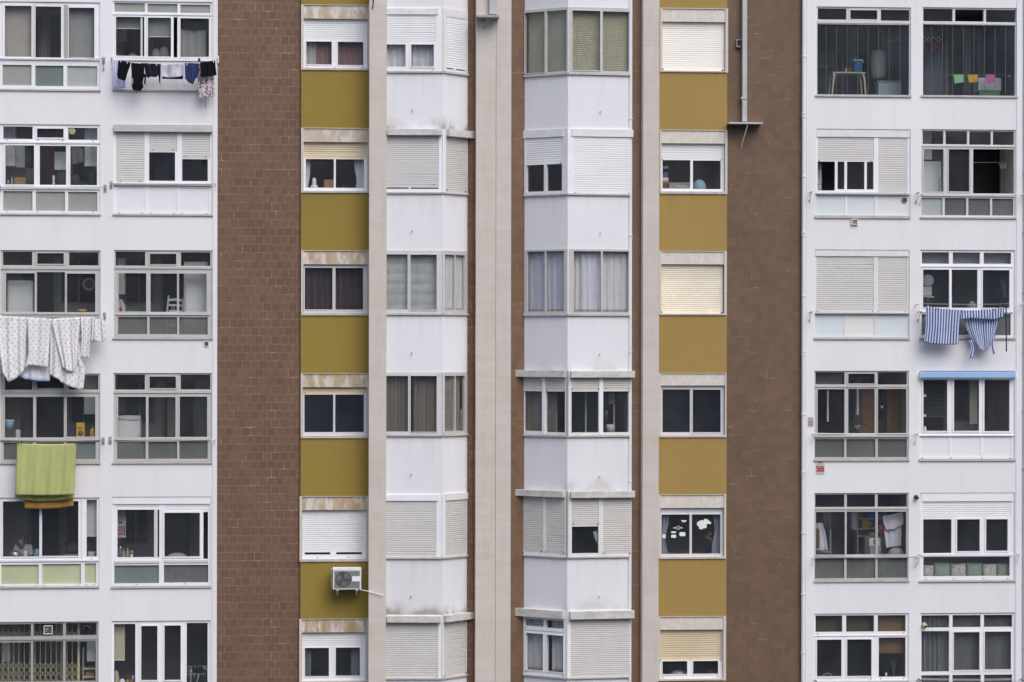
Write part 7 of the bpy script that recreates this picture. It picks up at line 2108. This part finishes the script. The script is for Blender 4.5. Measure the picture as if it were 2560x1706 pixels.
curtain(V, (2140, 235, 2250, 670), 'curtain_lilac', "lilac curtain at the right of the sticker window", .24, 2.5, .016, 34, ('r', .3, .35))
pl3 = FAC.off(-.1117)
Vs = View(1650, 1280, 13.068)
def sticker(pts, mat, label):
    m = MB()
    P_ = [Vs.pt(pl3, x, y) for x, y in pts]
    n0, n1 = .0002, .0012
    m.quad([pl3.P(s, z, n1) for s, z in reversed(P_)])
    m.quad([pl3.P(s, z, n0) for s, z in P_])
    for a, b in zip(P_, P_[1:] + P_[:1]):
        m.quad([pl3.P(a[0], a[1], n0), pl3.P(a[0], a[1], n1), pl3.P(b[0], b[1], n1), pl3.P(b[0], b[1], n0)])
    return m.build('sticker', mat, label=label, cat='sticker', group='white stickers on the dark panes')
def blob(cx_, cy_, rs):
    n = len(rs)
    return [(cx_ + r * math.cos(2 * math.pi * i / n), cy_ + r * math.sin(2 * math.pi * i / n)) for i, r in enumerate(rs)]
sticker([(365, 640), (522, 640), (522, 694), (470, 694), (445, 704), (420, 694), (365, 694)], 'sticker_white', "upper small oblong sticker on the left pane")
sticker([(365, 750), (525, 750), (525, 848), (365, 848)], 'sticker_white', "lower oblong sticker on the left pane, under the upper one")
sticker([(655, 662), (805, 662), (828, 690), (830, 765), (810, 795), (655, 795), (634, 768), (632, 690)], 'sticker_white', "rounded sticker right of the two oblong ones")
sticker([(695, 270), (770, 272), (785, 310), (800, 275), (872, 275), (850, 330), (800, 330), (785, 355), (770, 332), (720, 328)], 'sticker_white', "two-winged sticker high on the left pane")
sticker([(78, 735), (185, 735), (185, 862), (85, 862)], 'sticker_white', "square pale sticker in front of the lilac curtain")
sticker([(1205, 350), (1290, 300), (1320, 275), (1420, 280), (1460, 225), (1540, 240), (1620, 310), (1672, 350), (1665, 400), (1590, 395), (1530, 405), (1515, 450), (1535, 495), (1480, 545), (1430, 525), (1390, 575), (1270, 560), (1280, 500), (1215, 435)], 'sticker_white', "large ragged white sticker shaped like a cloud on the right pane")
t_ = thing('sticker', pl3.P(*Vs.pt(pl3, 595, 580), .0002), "ring sticker with side bars in the middle of the left pane", 'sticker', 'white stickers on the dark panes')
s_, z_ = Vs.pt(pl3, 595, 522)
MB().lathe(pl3.P(s_, z_, .0002), [(.046, 0), (.046, .001), (.034, .001), (.034, 0)], 24, FAC.n).build('ring', 'sticker_white', t_)
for x0, x1 in ((440, 528), (662, 735)):
    MB().box(pl3, Vs.rect(pl3, (x0, 500, x1, 545)), .0002, .0012).build('bar', 'grey_cloth', t_)
pl2 = FAC.off(-.3)
t_ = thing('dried_branch', pl2.P(*Vs.pt(pl2, 1750, 1040), 0), "dusky pink dried flower branch behind the right pane", 'branch')
m = MB()
rnd = random.Random(3)
stem = [(1745, 1040), (1640, 900), (1520, 810), (1440, 780)]
m.tube([pl2.P(*Vs.pt(pl2, *p), 0) for p in stem], .006, 5)
m.build('stem', 'wood_brown', t_)
m = MB()
for i in range(90):
    f = rnd.random()
    x, y = resample([(1440, 780), (1520, 810), (1640, 900), (1770, 1030)], f)
    x += rnd.gauss(0, 45); y += rnd.gauss(0, 45)
    if i % 4 == 0: x, y = rnd.gauss(1640, 40), rnd.gauss(710, 35)
    s, z = Vs.pt(pl2, x, y)
    n = rnd.uniform(-.05, .05); r = rnd.uniform(.008, .016)
    m.lathe(pl2.P(s, z, n), [(r * .2, 0), (r, r * .6), (r * .2, r * 1.3)], 6, Vector((rnd.uniform(-1, 1), -.3, rnd.uniform(-.4, 1))))
m.build('blossoms', 'dusty_pink', t_)
hang(V, [(1735, 640), (1900, 615)], [(1735, 672), (1905, 672)], .6, 'bag_red', "dark red cloth low behind the left pane of the sticker window", 'cloth', 'cloth', seed=35)
V = VR[5]
turned(V, 1790, 985, 925, 88, DOME, .4, 'room_mid', "dim pale cushion behind the low left pane", 'cushion', 'cushion')
turned(V, 2150, 985, 908, 62, [(1, 0), (1, .5), (.7, .9), (.2, 1)], .4, 'bag_red', "dark red bag behind the low right pane", 'bag', 'bag')

# ---- bays
def bq(V, pl, ap, i, r, d):
    ua = (UL if ap is APL else UR)[i]
    um = 1107 if ap is APL else 1419
    p = pl.off(-d)
    s0, s1 = p.hit(V.u(r[0]) + um - ua, 853)[0], p.hit(V.u(r[2]) + um - ua, 853)[0]
    return p, (s0, ap.hit(um, V.v(r[3]))[1], s1, ap.hit(um, V.v(r[1]))[1])
def bcurtain(V, pl, ap, i, r, mat, label, d=.16, folds=4, amp=.014, seed=0, gather=None):
    p, q = bq(V, pl, ap, i, r, d)
    return curtain_mesh(p, q, folds, amp, seed, gather=gather).build('curtain', mat, label=label, cat='curtain', group='curtains in the bays', smooth=True, solid=.003)
bcurtain(VM[0], PL1, APL, 0, (985, 440, 1260, 730), 'sheer_white', "white curtain left of the mullion in the topmost left bay", folds=4, seed=41)
bcurtain(VM[0], PL1, APL, 0, (1290, 440, 1545, 730), 'sheer_white', "white curtain right of the mullion in the topmost left bay", folds=3.5, amp=.02, seed=42)
for j, (x0, x1, lb) in enumerate(((985, 1268, "pale green creased blind in the left sash of the middle left bay"), (1285, 1572, "pale green creased blind in the right sash of the middle left bay"))):
    p, q = bq(VM[2], PL1, APL, 2, (x0, 100, x1, 700), .13)
    def cr(u, v, p=p, q=q, j=j):
        n = .012 * abs(math.sin(v * 5.5 * math.pi)) + .010 * math.sin(u * 9 + j * 2 + v * 3) * (1 + v)
        return p.P(q[0] + (q[2] - q[0]) * u, q[3] + (q[1] - q[3]) * v, n)
    MB().grid(cr, 24, 44).build('roman_blind', 'sheer_green', label=lb, cat='blind', group='blinds behind the windows', smooth=True, solid=.003)
bcurtain(VM[2], PL2, APL, 2, (1640, 100, 1757, 700), 'sheer_white', "white curtain in the angled side, near half", d=.075, amp=.007, folds=3, seed=43)
bcurtain(VM[2], PL2, APL, 2, (1757, 100, 1862, 700), 'sheer_white', "white curtain in the angled side, far half", d=.075, amp=.007, folds=3, seed=44)
def vblind(V, pl, ap, i, r, n, label, ang=0.5, mat='blind_brown', d=.16):
    p, q = bq(V, pl, ap, i, r, d)
    t = thing('vertical_blind', p.P((q[0] + q[2]) / 2, q[1], 0), label, 'blind', 'blinds behind the windows')
    m = MB()
    w_ = (q[2] - q[0]) / n
    rn = random.Random(i + n)
    for k_ in range(n):
        s = q[0] + w_ * (k_ + .5)
        a = ang + rn.uniform(-.12, .12)
        for v0, v1 in ((q[1], q[3]),):
            dx, dn = w_ * .56 * math.cos(a), w_ * .56 * math.sin(a)
            m.quad([p.P(s - dx, v0, -dn), p.P(s + dx, v0, dn), p.P(s + dx, v1, dn), p.P(s - dx, v1, -dn)])
    m.build('slats', mat, t, solid=.002)
    MB().box(p, (q[0], q[3] - .03, q[2], q[3] + .02), -.03, .03).build('head_rail', 'alu', t)
    return t
vblind(VM[3], PL1, APL, 3, (990, 80, 1268, 690), 7, "brown vertical blind behind the left sash of the left bay")
vblind(VM[3], PL1, APL, 3, (1320, 80, 1572, 690), 6, "brown vertical blind behind the right sash of the left bay")
vblind(VM[3], PL2, APL, 3, (1636, 80, 1800, 690), 5, "brown vertical blind in the angled side of the left bay", .1, d=.08)
p, q = bq(VM[3], PL2, APL, 3, (1815, 470, 1848, 665), .12)
MB().lathe(p.P((q[0] + q[2]) / 2, q[1], 0), [(.05, 0), (.055, .05), (.05, .3), (.06, .42), (.03, .5)], 14).build('vase', 'appliance', label="pale vase standing at the far end of the angled brown blind", cat='vase', smooth=True)
def venetian(V, pl, ap, i, r, n, label, mat='blind_green', d=.13):
    p, q = bq(V, pl, ap, i, r, d)
    t = thing('venetian_blind', p.P((q[0] + q[2]) / 2, q[1], 0), label, 'blind', 'green venetian blinds')
    m = MB()
    h = (q[3] - q[1]) / n
    for k_ in range(n):
        z = q[1] + h * (k_ + .5)
        m.quad([p.P(q[0], z - h * .5, .007), p.P(q[2], z - h * .5, .007), p.P(q[2], z + h * .54, -.006), p.P(q[0], z + h * .54, -.006)])
    m.build('slats', mat, t, solid=.002)
    mc = MB()
    for f in (.17, .83):
        s = q[0] + (q[2] - q[0]) * f
        mc.tube([p.P(s, q[1], .02), p.P(s, q[3], .02)], .003, 5)
    mc.build('cords', 'room_mid', t)
    MB().box(p, (q[0], q[3] - .01, q[2], q[3] + .03), -.03, .03).build('head_rail', mat, t)
    return t
venetian(VR[0], PR1, APR, 0, (222, 108, 400, 745), 30, "green venetian blind in the left half of the angled side")
venetian(VR[0], PR1, APR, 0, (410, 108, 628, 745), 30, "green venetian blind in the right half of the angled side")
venetian(VR[0], PR2, APR, 0, (676, 108, 978, 745), 30, "green venetian blind behind the left sash facing the front")
venetian(VR[0], PR2, APR, 0, (992, 108, 1295, 745), 30, "green venetian blind behind the right sash facing the front")
bcurtain(VR[2], PR1, APR, 2, (222, 70, 390, 720), 'sheer_blue', "white sheer curtain in the angled side, left half", d=.14, folds=2, amp=.008, seed=51, gather=('r', .0, .5))
bcurtain(VR[2], PR1, APR, 2, (405, 70, 590, 720), 'sheer_blue', "white sheer curtain in the angled side, right half", d=.14, folds=3, seed=52)
bcurtain(VR[2], PR2, APR, 2, (688, 70, 780, 720), 'sheer_white', "greyish sheer curtain at the left of the front facing sash", d=.18, folds=2, seed=53)
bcurtain(VR[2], PR2, APR, 2, (770, 70, 985, 720), 'sheer_blue', "bluish white sheer curtain left of the front mullion", d=.14, folds=3.5, seed=54)
bcurtain(VR[2], PR2, APR, 2, (985, 70, 1270, 720), 'sheer_white', "white sheer curtain right of the front mullion", d=.14, folds=4, seed=55, gather=('l', .04, .5))
bcurtain(VR[5], PR1, APR, 5, (172, 400, 385, 960), 'sheer_white', "white curtain behind the left casement under the hood", d=.16, folds=2.5, amp=.01, seed=56)
bcurtain(VR[5], PR1, APR, 5, (455, 400, 592, 960), 'sheer_white', "white curtain behind the right casement under the hood", d=.16, folds=3, amp=.02, seed=57)
bcurtain(VR[3], PR1, APR, 3, (190, 240, 370, 690), 'blind_brown', "brown curtain inside the angled bay with short shutters", d=.2, folds=.8, amp=.008, seed=58)
bcurtain(VR[3], PR1, APR, 3, (405, 240, 500, 690), 'blind_brown', "brown curtain edge right of the mullion in the same bay", d=.2, folds=1, amp=.008, seed=59)
p, q = bq(VR[3], PR2, APR, 3, (1030, 590, 1110, 690), .3)
MB().lathe(p.P((q[0] + q[2]) / 2, q[1], 0), [(.07, 0), (.09, .1), (.1, .2), (.09, .2)], 16).build('bucket', 'room_mid', label="pale bucket behind the right dark pane of the bay", cat='bucket', smooth=True)
p, q = bq(VR[3], PR2, APR, 3, (1008, 460, 1045, 560), .3)
MB().lathe(p.P((q[0] + q[2]) / 2, q[1], 0), [(.03, 0), (.05, .1), (.05, .2), (.02, .25)], 12).build('bottle', 'bottle_green', label="green bottle high behind the right dark pane of the bay", cat='bottle', smooth=True)
p, q = bq(VR[3], PR2, APR, 3, (1055, 250, 1118, 385), .4)
MB().box(p, q, -.05, 0).build('poster', 'room_beige', label="dim paper hanging in the right dark pane of the bay", cat='paper')
for xx, pl_, lb in ((500, PR1, "pale inner window post seen through the angled bay pane"), (815, PR2, "pale inner window post behind the left front pane"), (1112, PR2, "pale inner window post behind the right front pane")):
    p, q = bq(VR[3], pl_, APR, 3, (xx - 7, 240, xx + 7, 690), .45 if pl_ is PR2 else .25)
    MB().box(p, q, -.03, 0).build('inner_post', 'alu', label=lb, cat='post', group='inner window posts')
p, q = bq(VR[4], PR2, APR, 4, (890, 425, 945, 560), .1)
a_ = [p.P(q[0], q[3], 0), p.P(q[2], q[3] + .03, 0), p.P(q[2], q[1] - .05, 0), p.P(q[0] + .05, (q[1] + q[3]) / 2 - .03, 0)]
MB().quad(list(reversed(a_))).build('paper', 'blind_white', label="torn white paper hanging in the half raised shutter's opening", cat='paper', solid=.003)
